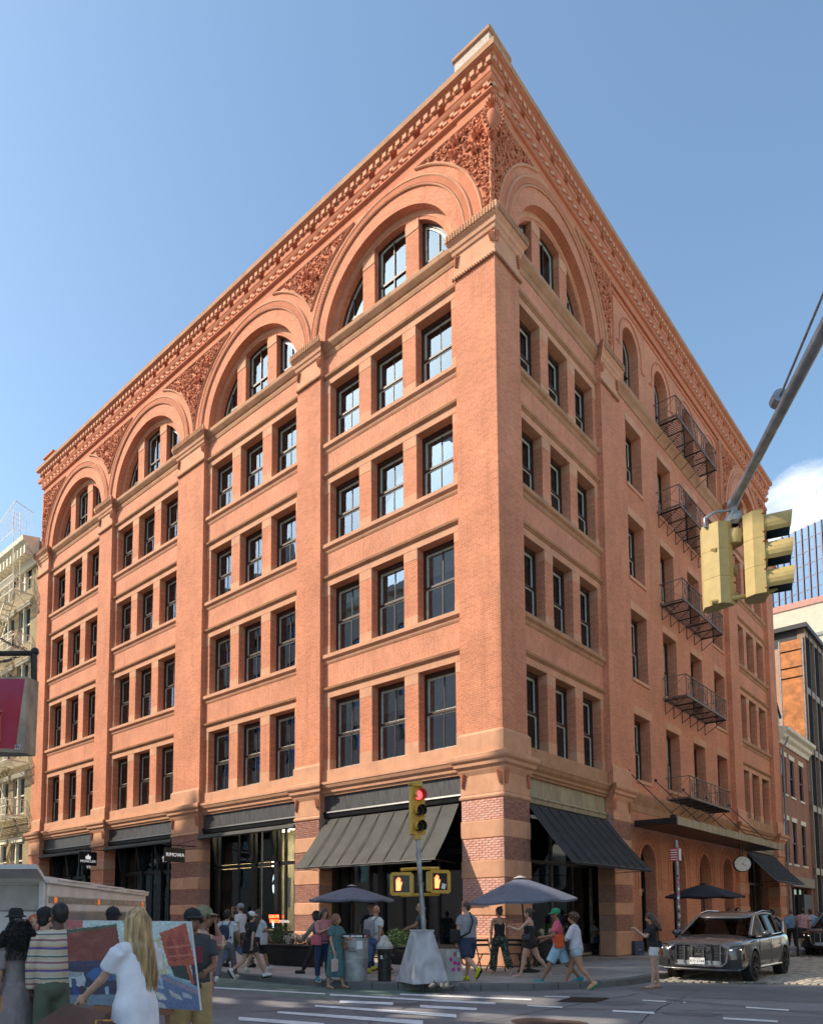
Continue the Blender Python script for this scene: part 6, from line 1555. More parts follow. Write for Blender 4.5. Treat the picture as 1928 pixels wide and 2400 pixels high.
            for k in range(5):
                for dd in (-.13,.13):
                    a=k*2*PI/5+dd+.3; b_=k*2*PI/5+dd*1.9+.3
                    MB().bar((.04*math.cos(a),.115*sg,.04*math.sin(a)),(.262*math.cos(b_),.122*sg,.262*math.sin(b_)),.028,.03).build('spoke',RIMB,w_)
    # front end
    def sl(z): return 2.515-.10*max(0,(z-.62))-.03*abs(z-.6)
    F=lambda y,z,d=0: (sl(z)-.10*(abs(y)/.9)**2.6+d+.03, y, z)
    fr=MB(); outline=[(-.50,.92),(.50,.92),(.66,.80),(.62,.52),(.52,.42),(-.52,.42),(-.62,.52),(-.66,.80)]
    n=len(outline)
    for k in range(n):
        a,b=outline[k],outline[(k+1)%n]; fr.bar(F(*a,.02),F(*b,.02),.035,.035)
    g=MB(); 
    for k in range(n):
        a,b=outline[k],outline[(k+1)%n]; g.poly([F(0,.67,.0),F(*a),F(*b)])
    g.build('grille',PLAS,t); fr.build('grille_frame',CHROME,t)
    for y in (-.50,-.30,-.13,.13,.30,.50): MB().bar(F(y,.47,.03),F(y,.90,.03),.025,.03).build('grille_slat',CHROME,t)
    for z in (.56,.63,.70,.77,.84): MB().bar(F(-.58,z,.012),F(.58,z,.012),.012,.014).build('grille_bar',BLK,t)
    MB().cbox(2.52,2.545,-.52,.52,.43,.54,.005).build('lower_grille_plate',STEEL,t)
    if emblem:
        for k in range(4):
            y0=-.135+.09*k; MB().tube([(F(0,.84,.06)[0],y0+.058*math.cos(a),.845+.058*math.sin(a)) for a in [2*PI*q/20 for q in range(21)]],.009,6,caps=False).build('ring_emblem',CHROME,t,smooth=60)
    pl=MB().cbox(2.60,2.61,-.17,.17,.455,.61,.003).build('number_plate',WHT,t)
    obj('lettering',text_mesh(plate,.088,PLAS,.001),pl,(2.612,0,.53),(PI/2,0,PI/2)); obj('lettering',text_mesh('NEW YORK',.03,pmat('plate_blue',(.05,.08,.3),.6),.001),pl,(2.612,0,.595),(PI/2,0,PI/2))
    for sg in (1,-1):
        q=[(.68,.80),(.70,.90),(.90,.93),(.955,.90),(.93,.80),(.80,.76)]
        H_=lambda y,z,d=0:(2.50-.55*max(0,y-.62)**1.15*1.6-.06*(z-.75)+d,y*sg,z)
        m=MB(); 
        for k in range(len(q)): m.poly([H_(.82,.85,.03),H_(*q[k],.02),H_(*q[(k+1)%len(q)],.02)])
        m.build('headlight',HLG,t,smooth=20)
        for k in range(8): MB().bar(H_(.70+.028*k,.79+.002*k,.04),H_(.703+.028*k,.815+.002*k,.04),.014,.01).build('running_light',DRLM,t)
        MB().bar(H_(.66,.905,.04),H_(.95,.94,.035),.012,.02).build('lamp_brow',CHROME,t)
        m=MB(); qq=[(.70,.36),(.70,.58),(.93,.60),(.95,.38)]
        m.poly([F(y*sg,z,.035) for y,z in qq]); m.build('air_intake',PLAS,t)
        MB().tube([F(.62*sg,.34,.05),F(.80*sg,.34,.05),F(.96*sg,.37,.03)],.016,6).build('bumper_trim',body,t)
        glyph([(-.035,-.07),(.035,-.07),(.035,.1),(-.035,.1)],pmat('side_marker',(.5,.08,.03),.3),'side_marker',t,(2.22,.962*sg,.62),(0,0,PI if sg>0 else 0))
    MB().tube([F(-.9,.335,.04),F(-.5,.33,.05),F(.5,.33,.05),F(.9,.335,.04)],.02,6).build('bumper_lip',body,t,smooth=60)
    return t
fc=(Vector((8.17,18.35,0))+Vector((10.12,18.6,0)))/2
ax=(Vector((12.39,21.04,0))-Vector((10.12,18.6,0))).normalized()
ctr=Vector((9.30,18.55,0))+ax*1.45
make_suv('grey four ring SUV parked at the kerb facing the crossing',ctr,math.atan2(-ax.y,-ax.x),SILV,'KFJ·2744')
p2=at(1960,2143,30.5); make_suv('black car half cut off by the right edge of the picture',(p2.x+.2,p2.y,0),math.atan2(-.72,-.69),BLKP,'HDT·5518',False)
# ================================================================== people
def cloth(name,col,**k): 
    k.setdefault('var',.10); k.setdefault('scale',7); k.setdefault('bump',.25); k.setdefault('bscale',22); return pmat(name,col,.88,**k)
def skin(name,col):
    m=pmat(name,col,.5,var=.07,scale=9,bump=.06,bscale=60); m.node_tree.nodes['Principled BSDF'].inputs['Subsurface Weight'].default_value=.0; return m
SKL=skin('skin_light',(.52,.30,.21)); SKT=skin('skin_tan',(.42,.22,.14)); SKM=skin('skin_brown',(.26,.125,.075)); SKD=skin('skin_dark',(.10,.05,.035))
HBL=pmat('hair_black',(.014,.011,.010),.55,var=.5,scale=30,stretch=(1,1,.25)); HBR=pmat('hair_brown',(.07,.037,.022),.5,var=.4,scale=30,stretch=(1,1,.25)); HBD=pmat('hair_blonde',(.42,.27,.13),.45,var=.45,scale=26,stretch=(1,1,.12)); HRD=pmat('hair_copper',(.40,.10,.025),.5,var=.35,scale=26,stretch=(1,1,.2)); HGR=pmat('hair_grey',(.10,.09,.085),.6,var=.4,scale=40); HAU=pmat('hair_auburn',(.20,.095,.045),.5,var=.4,scale=28,stretch=(1,1,.2))
EYM=pmat('eye_dark',(.01,.008,.008),.2); LIP=pmat('lip',(.32,.09,.075),.5)
def fuse(mb,voxel,name,mat,disp=.0,freq=9,it=2,seed=0):
    me=mb.mesh(name+'_s',mat); o=bpy.data.objects.new('tmp',me)
    md=o.modifiers.new('r','REMESH'); md.mode='VOXEL'; md.voxel_size=voxel; md.use_smooth_shade=True
    if it: s=o.modifiers.new('s','SMOOTH'); s.iterations=it; s.factor=.5
    r=evalm(o); r.name=name
    bpy.data.objects.remove(o); bpy.data.meshes.remove(me)
    if disp:
        sv=Vector((seed*3.1,seed*1.7,0))
        for v in r.vertices:
            p=v.co; q=Vector((p.x*freq,p.y*freq,p.z*freq*.55))+sv
            v.co=p+v.normal*disp*(noise.noise(q)+.5*noise.noise(q*2.3))
    r.materials.clear(); r.materials.append(mat); return r
def rx(v,a): 
    c,s=math.cos(a),math.sin(a); return Vector((v.x,c*v.y-s*v.z,s*v.y+c*v.z))
class Rig: pass
def rig(legs=((0,0,3),(0,0,3)),arms=((0,8,8,0),(0,8,8,0)),lean=0,sit=False,hy=0,hp=0,hands=None,roll=0,shy=0):
    """joint positions of a 1.75 m figure, facing +y; side 0 = the figure's left (-x), side 1 = right (+x)"""
    R=Rig(); D=math.radians; hip=Vector((0,0,.93)); R.hip=hip
    sp=lambda y,z: hip+rx(Vector((0,y,z)),-D(lean))
    R.sp=sp; R.waist=sp(0,.15); R.chest=sp(.012,.36); R.neck0=sp(0,.52); R.lean=lean
    R.neck1=R.neck0+Vector((0,.015+.0,.09)); hc=R.neck1+Vector((0,.018,.085)); R.head=hc; R.hy=hy; R.hp=hp
    R.hipj=[];R.knee=[];R.ank=[];R.toe=[];R.sh=[];R.elb=[];R.wr=[];R.hd=[]
    for i,sd_ in ((0,-1),(1,1)):
        h,k,ab=legs[i]; hj=hip+Vector((sd_*.092,0,-.02)); d=Vector((sd_*math.sin(D(ab)),math.sin(D(h)),-math.cos(D(h)))).normalized()
        kn=hj+d*.43; a=D(h-k); d2=Vector((sd_*math.sin(D(ab))*.4,math.sin(a),-math.cos(a))).normalized(); an=kn+d2*.41
        R.hipj.append(hj);R.knee.append(kn);R.ank.append(an)
        ft=rx(Vector((sd_*.06,1,0)).normalized(),a*(.85 if k>22 else .35) if not sit else 0); R.toe.append(ft)
        f,ab,e,tw=arms[i]; s=sp(.0,.475)+Vector((sd_*.185*math.cos(D(shy)),sd_*.185*math.sin(D(shy)),0))
        d=Vector((sd_*math.sin(D(ab)),math.sin(D(f))*math.cos(D(ab)),-math.cos(D(f))*math.cos(D(ab))))
        el=s+d*.28; a=D(f+e); d2=Vector((-sd_*math.sin(D(tw)),math.cos(D(tw))*math.sin(a),-math.cos(a)))
        if d2.length<.1:d2=Vector((0,0,-1))
        d2.normalize(); wr=el+d2*.25
        if hands and hands[i] is not None:
            tg=Vector(hands[i][:3]); v=tg-s; L_=min(v.length,.525); vn=v.normalized(); a_,b_=.28,.25
            x=(a_*a_-b_*b_+L_*L_)/(2*L_); hgt=math.sqrt(max(0,a_*a_-x*x)); pole=Vector((sd_*.5,-.35,-1) if len(hands[i])<4 else hands[i][3:]); pole=(pole-vn*pole.dot(vn)).normalized()
            el=s+vn*x+pole*hgt; wr=s+vn*L_; d2=(wr-el).normalized()
        R.sh.append(s);R.elb.append(el);R.wr.append(wr);R.hd.append(d2)
    low=min(min(R.ank[i].z-.075+min(0,R.toe[i].z*.16) for i in (0,1)),9)
    R.low=low
    return R
def body_mesh(R,g,fem,vox,sk,fingers=True,fist=.9,bare=True):
    m=MB(); T=m.tube
    w=1.0; sw=.93 if fem else 1.0
    T([R.hip+Vector((0,0,-.07)),R.hip+Vector((0,0,.03)),R.waist,R.chest,R.sp(0,.45),R.sp(0,.50)],[.12*g,.155*g,(.125 if fem else .14)*g,.155*g*sw,.13*g*sw,.07],14,ell=(.66,1))
    T([R.sh[0],R.sp(-.0,.495),R.sh[1]],[.052,.06,.052],10)
    T([R.sp(0,.46),R.neck0,R.neck1+Vector((0,.01,.02))],[.07,.056 if not fem else .047,.052 if not fem else .045],10)
    for i,sd_ in ((0,-1),(1,1)):
        T([R.hipj[i]+Vector((0,0,.04)),R.hipj[i].lerp(R.knee[i],.3),R.hipj[i].lerp(R.knee[i],.75),R.knee[i]],[.09*g,.088*g,.065*g,.054*g**.6],12)
        kb=R.knee[i]; an=R.ank[i]; bk=Vector((0,-.018,0)); T([kb,kb.lerp(an,.28)+bk,kb.lerp(an,.6)+bk*.5,an],[.054*g**.6,.058*g**.6,.043,.033],12)
        d=R.toe[i]; T([an+d*-.045+Vector((0,0,-.035)),an+d*.05+Vector((0,0,-.03)),an+d*.13+Vector((0,0,-.048)),an+d*.17+Vector((0,0,-.052))],[.03,.036,.03,.018],10,ell=(.75,1.1)); T([an,an+d*.02+Vector((0,0,-.04))],[.034,.036],8)
        T([R.sh[i],R.sh[i].lerp(R.elb[i],.35),R.elb[i]],[.052*g**.5*(.85 if fem else 1),.047*g**.5*(.85 if fem else 1),.037],10)
        T([R.elb[i],R.elb[i].lerp(R.wr[i],.3),R.wr[i]],[.038,.04*(.88 if fem else 1),.025],10)
        wr=R.wr[i]; h=R.hd[i]; T([wr,wr+h*.04,wr+h*.085],[.026,.038,.033],10,ell=(.5,1.15))
    # head
    M=Matrix.Translation(R.head)@Matrix.Rotation(math.radians(R.hy),4,'Z')@Matrix.Rotation(math.radians(-R.hp),4,'X'); R.M=M
    hd=MB(); hd.sphere((0,-.012,.025),.1,16,12,sc3=(.76,.96,.98)); hd.sphere((0,.03,-.045),.075,12,10,sc3=(.78,.80,.95)); hd.sphere((0,.055,-.085),.03,8,6,sc3=(1,.8,.7))
    hd.tube([(0,.082,.018),(0,.104,-.022),(0,.098,-.032)],[.009,.014,.012],8); hd.sphere((0,.082,-.058),.02,8,6,sc3=(1.1,.6,.7))
    for s_ in (-1,1): hd.sphere((.077*s_,-.012,-.008),.028,8,8,sc3=(.35,.65,1.1)); hd.sphere((.033*s_,.072,.03),.014,6,5,sc3=(1.5,.6,.5))
    m.add(hd,M)
    me=fuse(m,vox,'body',sk,0,it=1 if vox>.012 else 2)
    if fingers:
        g_=MB(); 
        for i,sd_ in ((0,-1),(1,1)):
            wr=R.wr[i]; h=R.hd[i]; side=h.cross(Vector((1,0,0)) if abs(h.x)<.8 else UP); side.normalize(); pal=h.cross(side).normalized()*(-1 if i else 1)
            if abs(h.z)>.7: side=Vector((0,1,0)); side=(side-h*side.dot(h)).normalized(); pal=Vector((-sd_,0,0)); pal=(pal-h*pal.dot(h)).normalized()
            else: pal=-UP; pal=(pal-h*pal.dot(h)).normalized(); side=h.cross(pal).normalized()*(-sd_)*-1
            for k,(o_,ln) in enumerate(((-.029,.060),(-.010,.070),(.010,.066),(.028,.052))):
                b=wr+h*.075-side*o_; c=fist
                p1=b+h*ln*.45+pal*ln*.1*c; p2=p1+(h*(1-.6*c)+pal*.75*c).normalized()*ln*.35; p3=p2+(h*(1-1.0*c)+pal*1.0*c+Vector((0,0,.001))).normalized()*ln*.28
                g_.tube([b-h*.015,p1,p2,p3],[.0098,.0092,.0085,.0065],6)
            b=wr+h*.03+side*.028; g_.tube([b,b+(h*.6+side*.7+pal*.3).normalized()*.035,b+(h*.9+side*.55+pal*.6).normalized()*.062],[.013,.0105,.008],6)
        fm=g_.mesh('f',sk,weld=False); bm=bmesh.new(); bm.from_mesh(me); bm.from_mesh(fm); bm.to_mesh(me); bm.free(); bpy.data.meshes.remove(fm)
        me.polygons.foreach_set('use_smooth',[True]*len(me.polygons))
        if not me.materials: me.materials.append(sk)
    return me
def torso_cloth(R,g,fem,ex,z0,sleeve,tank=False,flare=0,loose=0):
    """top garment; z0 = hem height relative to hip; sleeve in arm lengths 0..2"""
    m=MB(); sw=.93 if fem else 1.0; e=ex
    hem=R.hip+Vector((0,0,z0))
    pts=[hem,R.hip+Vector((0,0,max(z0+.03,.04))),R.waist,R.chest,R.sp(0,.44)]; rad=[(.165 if fem else .16)*g+e+flare,.162*g+e+flare*.5,((.13 if fem else .147)*g)+e+loose,.16*g*sw+e,.14*g*sw+e]
    if not tank: pts.append(R.sp(0,.515)); rad.append(.075+e*.5)
    else: pts[-1]=R.sp(0,.40); 
    m.tube(pts,rad,16,ell=(.70,1))
    if fem: 
        for s_ in (-1,1): m.sphere(tuple(R.sp(.085,.33)+Vector((.065*s_,0,0))),.062*g,8,6,sc3=(1,.85,1))
    elif g>1.15: m.sphere(tuple(R.sp(.07,.12)),.15*g,10,8,sc3=(.95,.75,.9))
    if not tank: m.tube([R.sh[0],R.sp(-.0,.497),R.sh[1]],[.052+e*.6,.064+e*.6,.052+e*.6],10)
    for i in (0,1):
        s,el,wr=R.sh[i],R.elb[i],R.wr[i]
        if sleeve>0:
            t=min(sleeve,1); m.tube([s,s.lerp(el,t*.5),s.lerp(el,t)],[.055*g**.4+e*.7,.053*g**.4+e*.9,.050*g**.4+e*1.1+(.006 if sleeve<1 else 0)],12)
            if sleeve>1: m.tube([el,el.lerp(wr,(sleeve-1)*.5),el.lerp(wr,sleeve-1)],[.046+e*1.1,.044+e*1.0,.036+e*.9],12)
        elif tank: m.tube([R.sp(.06,.38)+Vector(((-.09,.09)[i],0,0)),R.sp(.02,.50)+Vector(((-.085,.085)[i],0,0)),R.sp(-.085,.40)+Vector(((-.07,.07)[i],0,0))],.011,6)
    return m
def leg_cloth(R,g,ex,length,wide=0):
    m=MB(); e=ex
    m.tube([R.hip+Vector((0,0,.10)),R.hip+Vector((0,0,.03)),R.hip+Vector((0,-.005,-.06))],[.145*g+e,.165*g+e,.14*g+e],14,ell=(.72,1))
    m.sphere(tuple(R.hip+Vector((0,-.05,-.03))),.115*g+e,10,8,sc3=(1.15,.75,.8))
    for i in (0,1):
        a,k,n=R.hipj[i]+Vector((0,0,.03)),R.knee[i],R.ank[i]
        if length<=1: m.tube([a,a.lerp(k,length*.5),a.lerp(k,length)],[.095*g+e,.094*g+e+wide*.4,(.092-.028*length)*g+e*1.6+wide],12)
        else: 
            m.tube([a,a.lerp(k,.5),k],[.095*g+e,.085*g+e+wide*.4,.062*g**.7+e*1.2+wide*.7],12)
            t=length-1; m.tube([k,k.lerp(n,t*.5)+Vector((0,-.01,0)),k.lerp(n,t)+Vector((0,-.0,0))],[.062*g**.7+e*1.2+wide*.7,.056+e*1.2+wide,.043+e*1.3+wide],12)
    return m
def skirt(R,g,z1,r1,e=.012,z0=.16):
    m=MB(); k=(R.knee[0]+R.knee[1])/2; top=R.hip+Vector((0,0,z0)); n=6; pts=[];rad=[]
    yy=(k.y-R.hip.y)
    for i in range(n+1):
        t=i/n; z=top.z+(z1-top.z)*t; pts.append(Vector((R.hip.x,R.hip.y+yy*.5*t*t,z))); rad.append((.14*g+e)*(1-t)**1.2+(r1)*(1-(1-t)**1.2) if t>0 else .135*g+e)
    rad[1]=max(rad[1],.165*g+e); rad[2]=max(rad[2],.172*g+e)
    m.tube(pts,rad,20,ell=(.78+.1,1)); return m
def shoe_mesh(R,i,mats,kind='shoe'):
    an=R.ank[i]; d=R.toe[i].normalized(); m=MB(); up=Vector((0,0,1)); up=(up-d*up.dot(d)).normalized()
    if kind=='sandal':
        m.tube([an-d*.06-up*.066,an+d*.06-up*.066,an+d*.185-up*.068],[.035,.042,.03],10,ell=(.25,1.1)); m.tube([an+d*.09-up*.07+Vector((-.04,0,0)),an+d*.09-up*.02,an+d*.09-up*.07+Vector((.04,0,0))],.009,6)
        return m.mesh('shoe',mats[0],smooth=60)
    m.tube([an-d*.075-up*.045,an-d*.02-up*.028,an+d*.07-up*.04,an+d*.15-up*.05,an+d*.195-up*.055],[.034,.044,.043,.036,.018],12,0,ell=(.82,1.05)); m.tube([an+up*.03,an-up*.02],[.044,.044],10,0)
    so=MB(); so.tube([an-d*.085-up*.068,an+d*.0-up*.07,an+d*.1-up*.072,an+d*.20-up*.070],[.034,.041,.046,.028],12,1,ell=(.28,1.05)); m.add(so)
    return m.mesh('shoe',mats,smooth=60)
def person(label,pos,face,H=1.72,girth=1,fem=False,sk=SKL,legs=((0,0,3),(0,0,3)),arms=((5,8,10,0),(5,8,10,0)),lean=0,hy=0,hp=0,hands=None,hair=('short',HBR),top=('tee',None),bot=('jeans',None),shoes=None,vox=.017,extra=None,sit=0,hat=None,group=None,seed=1,shy=0,flat=False):
    R=rig(legs,arms,lean,bool(sit),hy,hp,hands,shy=shy); k=H/1.75
    dz=-R.low if not sit else sit/k-R.hip.z+.02
    t=thing('person',label,'person',(pos[0],pos[1],pos[2]),math.radians(face-90),group); t.scale=(k,k,k)
    OFF=(0,0,dz if not sit else (sit/k-.84))
    me=body_mesh(R,girth,fem,vox,sk,True)
    bo=obj('body',me,t,OFF)
    def part(mb,name,mat,ex=.006,fr=9,vx=None,it=2):
        return obj(name,fuse(mb,vx or max(.0155,vox*1.1),name,mat,ex,fr,it,seed),t,OFF)
    M=R.M
    # face
    fc=MB(); 
    for s_ in (-1,1): fc.sphere((.031*s_,.076,.012),.0105,8,6,sc3=(1.3,.6,.75))
    e_=MB(); e_.add(fc,M); obj('eye',e_.mesh('eye',EYM,smooth=True),t,OFF)
    fb=MB(); 
    for s_ in (-1,1): fb.tube([(.014*s_,.083,.033),(.032*s_,.080,.039),(.05*s_,.068,.034)],.0042,5)
    e_=MB(); e_.add(fb,M); obj('eyebrow',e_.mesh('eyebrow',hair[1],smooth=True),t,OFF)
    fm=MB().tube([(-.022,.086,-.056),(0,.094,-.055),(.022,.086,-.056)],[.004,.007,.004],6); e_=MB(); e_.add(fm,M); obj('mouth',e_.mesh('mouth',LIP,smooth=True),t,OFF)
    hk,hm=hair; h=MB(); hv=min(vox,.014)
    def cap(front=.045,low=-.04,gx=1.0):
        h.sphere((0,-.022,.034),.108,16,12,sc3=(.80*gx,.93*gx,.99*gx))
        h.sphere((0,-.05,-.02),.085,12,10,sc3=(.88*gx,.75,1.0))
    if hk=='short': cap(); 
    elif hk=='buzz': h.sphere((0,-.020,.031),.104,16,12,sc3=(.79,.94,.98)); h.sphere((0,-.045,-.012),.08,12,10,sc3=(.88,.75,.9))
    elif hk=='bob':
        cap(); 
        for a in range(13):
            q=math.radians(-15+210*a/12); x,y=.082*math.cos(q),-.015-.085*math.sin(q); h.tube([(x*.9,y*.9,.05),(x*1.12,y*1.1,-.03),(x*1.12,y*1.05,-.11),(x*.9,y*.95,-.135)],[.03,.036,.034,.018],7)
    elif hk in('long','longside'):
        cap(); ln=.40 if hk=='long' else .34
        for a in range(11):
            q=math.radians(5+170*a/10); x,y=.08*math.cos(q),-.01-.085*math.sin(q); l2=ln*(.85+.3*random.random())
            h.tube([(x*.9,y*.9,.05),(x*1.15,y*1.12,-.06),(x*1.25,y*1.25-.02,-.2),(x*.9,y*1.2-.03,-l2)],[.03,.036,.03,.010],7)
    elif hk=='bun': cap(); h.sphere((0,-.09,.115),.04,10,8)
    elif hk=='lowbun': cap(); h.sphere((0,-.13,.055),.042,10,8)
    elif hk=='pony': cap(); h.tube([(0,-.11,.03),(0,-.17,-.0),(0,-.16,-.12),(0,-.12,-.24)],[.03,.034,.03,.012],8)
    elif hk=='curlymed':
        cap(gx=1.05)
        for q in range(70):
            a=random.uniform(0,2*PI); b=random.uniform(-.3,1.4); x=.10*math.cos(b)*math.cos(a); y=-.02+.11*math.cos(b)*math.sin(a); z=.035+.10*math.sin(b)
            if y>.045 and z<.07: continue
            h.sphere((x,y,z),.026,6,5)
    elif hk=='bigcurl':
        cap(gx=1.1)
        h.sphere((0,-.06,-.05),.16,16,12,sc3=(.95,.75,1.15))
    if hk!='bald' and h.v:
        hh=MB(); hh.add(h,M); o_=part(hh,'hair',hm,.007 if hk not in('short','buzz') else .003,26 if hk!='bigcurl' else 34,min(hv,.013),1)
    if hk=='bigcurl':
        cl_=MB(); r5=random.Random(5)
        for q in range(1500):
            a=r5.uniform(0,2*PI); zz=r5.uniform(-.27,.145); rr_=(.075+.115*math.sin(min(1,max(0,(.15-zz)/.30))*PI*.62))*r5.uniform(.82,1.06); x=rr_*math.cos(a)*1.0; y=-.055+rr_*math.sin(a)*.9
            if y>.03 and abs(x)<.07 and zz<.06: continue
            pts=[]; ph=r5.random()*6; ln=r5.uniform(.03,.06); dx,dy=r5.uniform(-.3,.3),r5.uniform(-.3,.3)
            for j in range(6): pts.append((x+.009*math.cos(ph+j*1.4)+dx*ln*j/5,y+.009*math.sin(ph+j*1.4)+dy*ln*j/5,zz-ln*j/5))
            cl_.tube(pts,.0032,3,caps=False)
        c2_=MB(); c2_.add(cl_,M); obj('curls',c2_.mesh('curls',hm),t,OFF)
    if hat:
        kind,mat=hat; q=MB()
        if kind in('cap','capback'):
            q.sphere((0,-.018,.052),.112,18,10,sc3=(.83,.96,.80)); br=MB(); sg=1 if kind=='cap' else -1
            n=9
            for j in range(n):
                a=math.radians(28+124*j/n); b=math.radians(28+124*(j+1)/n)
                P=lambda a,r,z:(r*.86*math.cos(a),-.018+sg*(r*math.sin(a)),z)
                br.poly([P(a,.095,.055),P(b,.095,.055),P(b,.118+.065*math.sin(b),.042-.012),P(a,.118+.065*math.sin(a),.042-.012)]); br.poly([P(a,.095,.045),P(b,.095,.045),P(b,.118+.065*math.sin(b),.030-.006),P(a,.118+.065*math.sin(a),.030-.006)])
            q2=MB(); q2.add(q,M); b2=MB(); b2.add(br,M); cp=obj('cap',q2.mesh('cap',mat,smooth=True),t,OFF); obj('brim',b2.mesh('brim',mat,smooth=True),cp)
            bt=MB().sphere((0,-.018,.142),.009,6,4); b3=MB(); b3.add(bt,M); obj('button',b3.mesh('button',mat),cp)
        elif kind=='bucket':
            q.lathe([(0,.16),(.07,.155),(.095,.12),(.102,.06),(.15,.03),(.152,.024)],(0,-.018,0),20); q2=MB(); q2.add(q,M); obj('hat',q2.mesh('hat',mat,smooth=True),t,OFF)
    # clothes
    kind,mat=top[0],top[1]; ex=top[2] if len(top)>2 else .014
    if kind=='tee': part(torso_cloth(R,girth,fem,ex,-.04,.62,loose=.01),'shirt',mat)
    elif kind=='shirtlong': part(torso_cloth(R,girth,fem,ex,-.26,.66,loose=.02,flare=.05),'shirt',mat)
    elif kind=='crop': part(torso_cloth(R,girth,fem,ex,.10,.6,loose=.01),'shirt',mat)
    elif kind=='long': part(torso_cloth(R,girth,fem,ex,-.08,1.88,loose=.02),'shirt',mat)
    elif kind=='elbow': part(torso_cloth(R,girth,fem,ex,-.04,1.2,loose=.02),'shirt',mat)
    elif kind=='tank': part(torso_cloth(R,girth,fem,ex,.02,0,tank=True),'top',mat)
    elif kind=='overshirt': part(torso_cloth(R,girth,fem,ex,-.16,1.5,loose=.035,flare=.02),'shirt',mat)
    kind,mat=bot[0],bot[1]
    if kind=='jeans': part(leg_cloth(R,girth,.012,1.9,.0),'trousers',mat)
    elif kind=='wide': part(leg_cloth(R,girth,.014,1.85,.03),'trousers',mat,.008)
    elif kind=='shorts': part(leg_cloth(R,girth,.014,.92,.02),'shorts',mat)
    elif kind=='short': part(leg_cloth(R,girth,.012,.42,.01),'shorts',mat)
    elif kind=='skirt': part(skirt(R,girth,bot[2],bot[3]),'skirt',mat,.010,12)
    sh=shoes or ('shoe',(WHT,WHT))
    for i in (0,1): obj('shoe',shoe_mesh(R,i,list(sh[1]),sh[0]),t,OFF)
    if extra: extra(t,R,OFF,part)
    return t
def G(u,v,z=SK): return gp(u,v,z)
def strap(R,a,b,mat,r=.016,name='strap',front=True):
    pass
def backpack(mat,mat2=None,w=.15,h=.42):
    def f(t,R,OFF,part):
        c=R.sp(-.20,.27); m=MB(); m.cbox(c.x-w,c.x+w,c.y-.09,c.y+.07,c.z-h/2,c.z+h/2,.05); 
        b=obj('backpack',eval_mesh(m,[('SUBSURF',dict(levels=2,render_levels=2))],'backpack',[mat],180),t,OFF)
        p=MB().cbox(c.x-w*.75,c.x+w*.75,c.y-.125,c.y-.08,c.z-h*.42,c.z-.02,.02); obj('pocket',p.mesh('pocket',mat2 or mat,smooth=40),b)
        for s_ in (-1,1): obj('strap',MB().tube([c+Vector((.08*s_,.05,.16)),R.sp(-.05,.53)+Vector((.10*s_,0,.01)),R.sp(.10,.45)+Vector((.11*s_,0,0)),R.sp(.10,.25)+Vector((.13*s_,0,0)),c+Vector((.13*s_,.06,-.14))],.018,6,ell=(.5,1.3)).mesh('strap',mat,smooth=60),b)
    return f
def shoulder_bag(mat,side,low=.0,sz=(.13,.05,.10),cross=True,front=.0,smat=None):
    def f(t,R,OFF,part):
        s_=(-1,1)[side]; c=R.hip+Vector((s_*.21,front,.02+low)); m=MB().cbox(c.x-sz[1],c.x+sz[1],c.y-sz[0],c.y+sz[0],c.z-sz[2],c.z+sz[2],.02); b=obj('bag',m.mesh('bag',mat,smooth=40),t,OFF)
        o=Vector((-s_*.10,0,0)) if cross else Vector((s_*.14,0,0))
        obj('strap',MB().tube([c+Vector((0,.06,sz[2])),R.sp(.14,.30)+o*.1,R.sp(.03,.535)+o,R.sp(-.13,.35)+o*.3,c+Vector((0,-.06,sz[2]))],.009,6).mesh('strap',smat or mat,smooth=60),b)
    return f
def both(*fs):
    def f(t,R,OFF,part):
        for q in fs: q(t,R,OFF,part)
    return f
def held(mat,side,sz,drop=.12,txt=None,name='shopping_bag'):
    def f(t,R,OFF,part):
        w=R.wr[side]+R.hd[side]*.08; c=w-UP*(drop+sz[2]); m=MB().cbox(c.x-sz[0],c.x+sz[0],c.y-sz[1],c.y+sz[1],c.z-sz[2],c.z+sz[2],.004); b=obj(name,m.mesh(name,mat),t,OFF)
        for y in (-1,1): obj('handle',MB().tube([(c.x,c.y+sz[1]*.5*y,c.z+sz[2]),tuple(w+Vector((0,.02*y,-.01))),(c.x,c.y+sz[1]*.4*y+.02,c.z+sz[2])],.004,5).mesh('handle',WHT),b)
    return f
def phone(side):
    def f(t,R,OFF,part):
        w=R.wr[side]+R.hd[side]*.10; obj('phone',MB().cbox(w.x-.035,w.x+.035,w.y-.006,w.y+.006,w.z-.02,w.z+.12,.004).mesh('phone',BLK),t,OFF)
    return f
CW=cloth
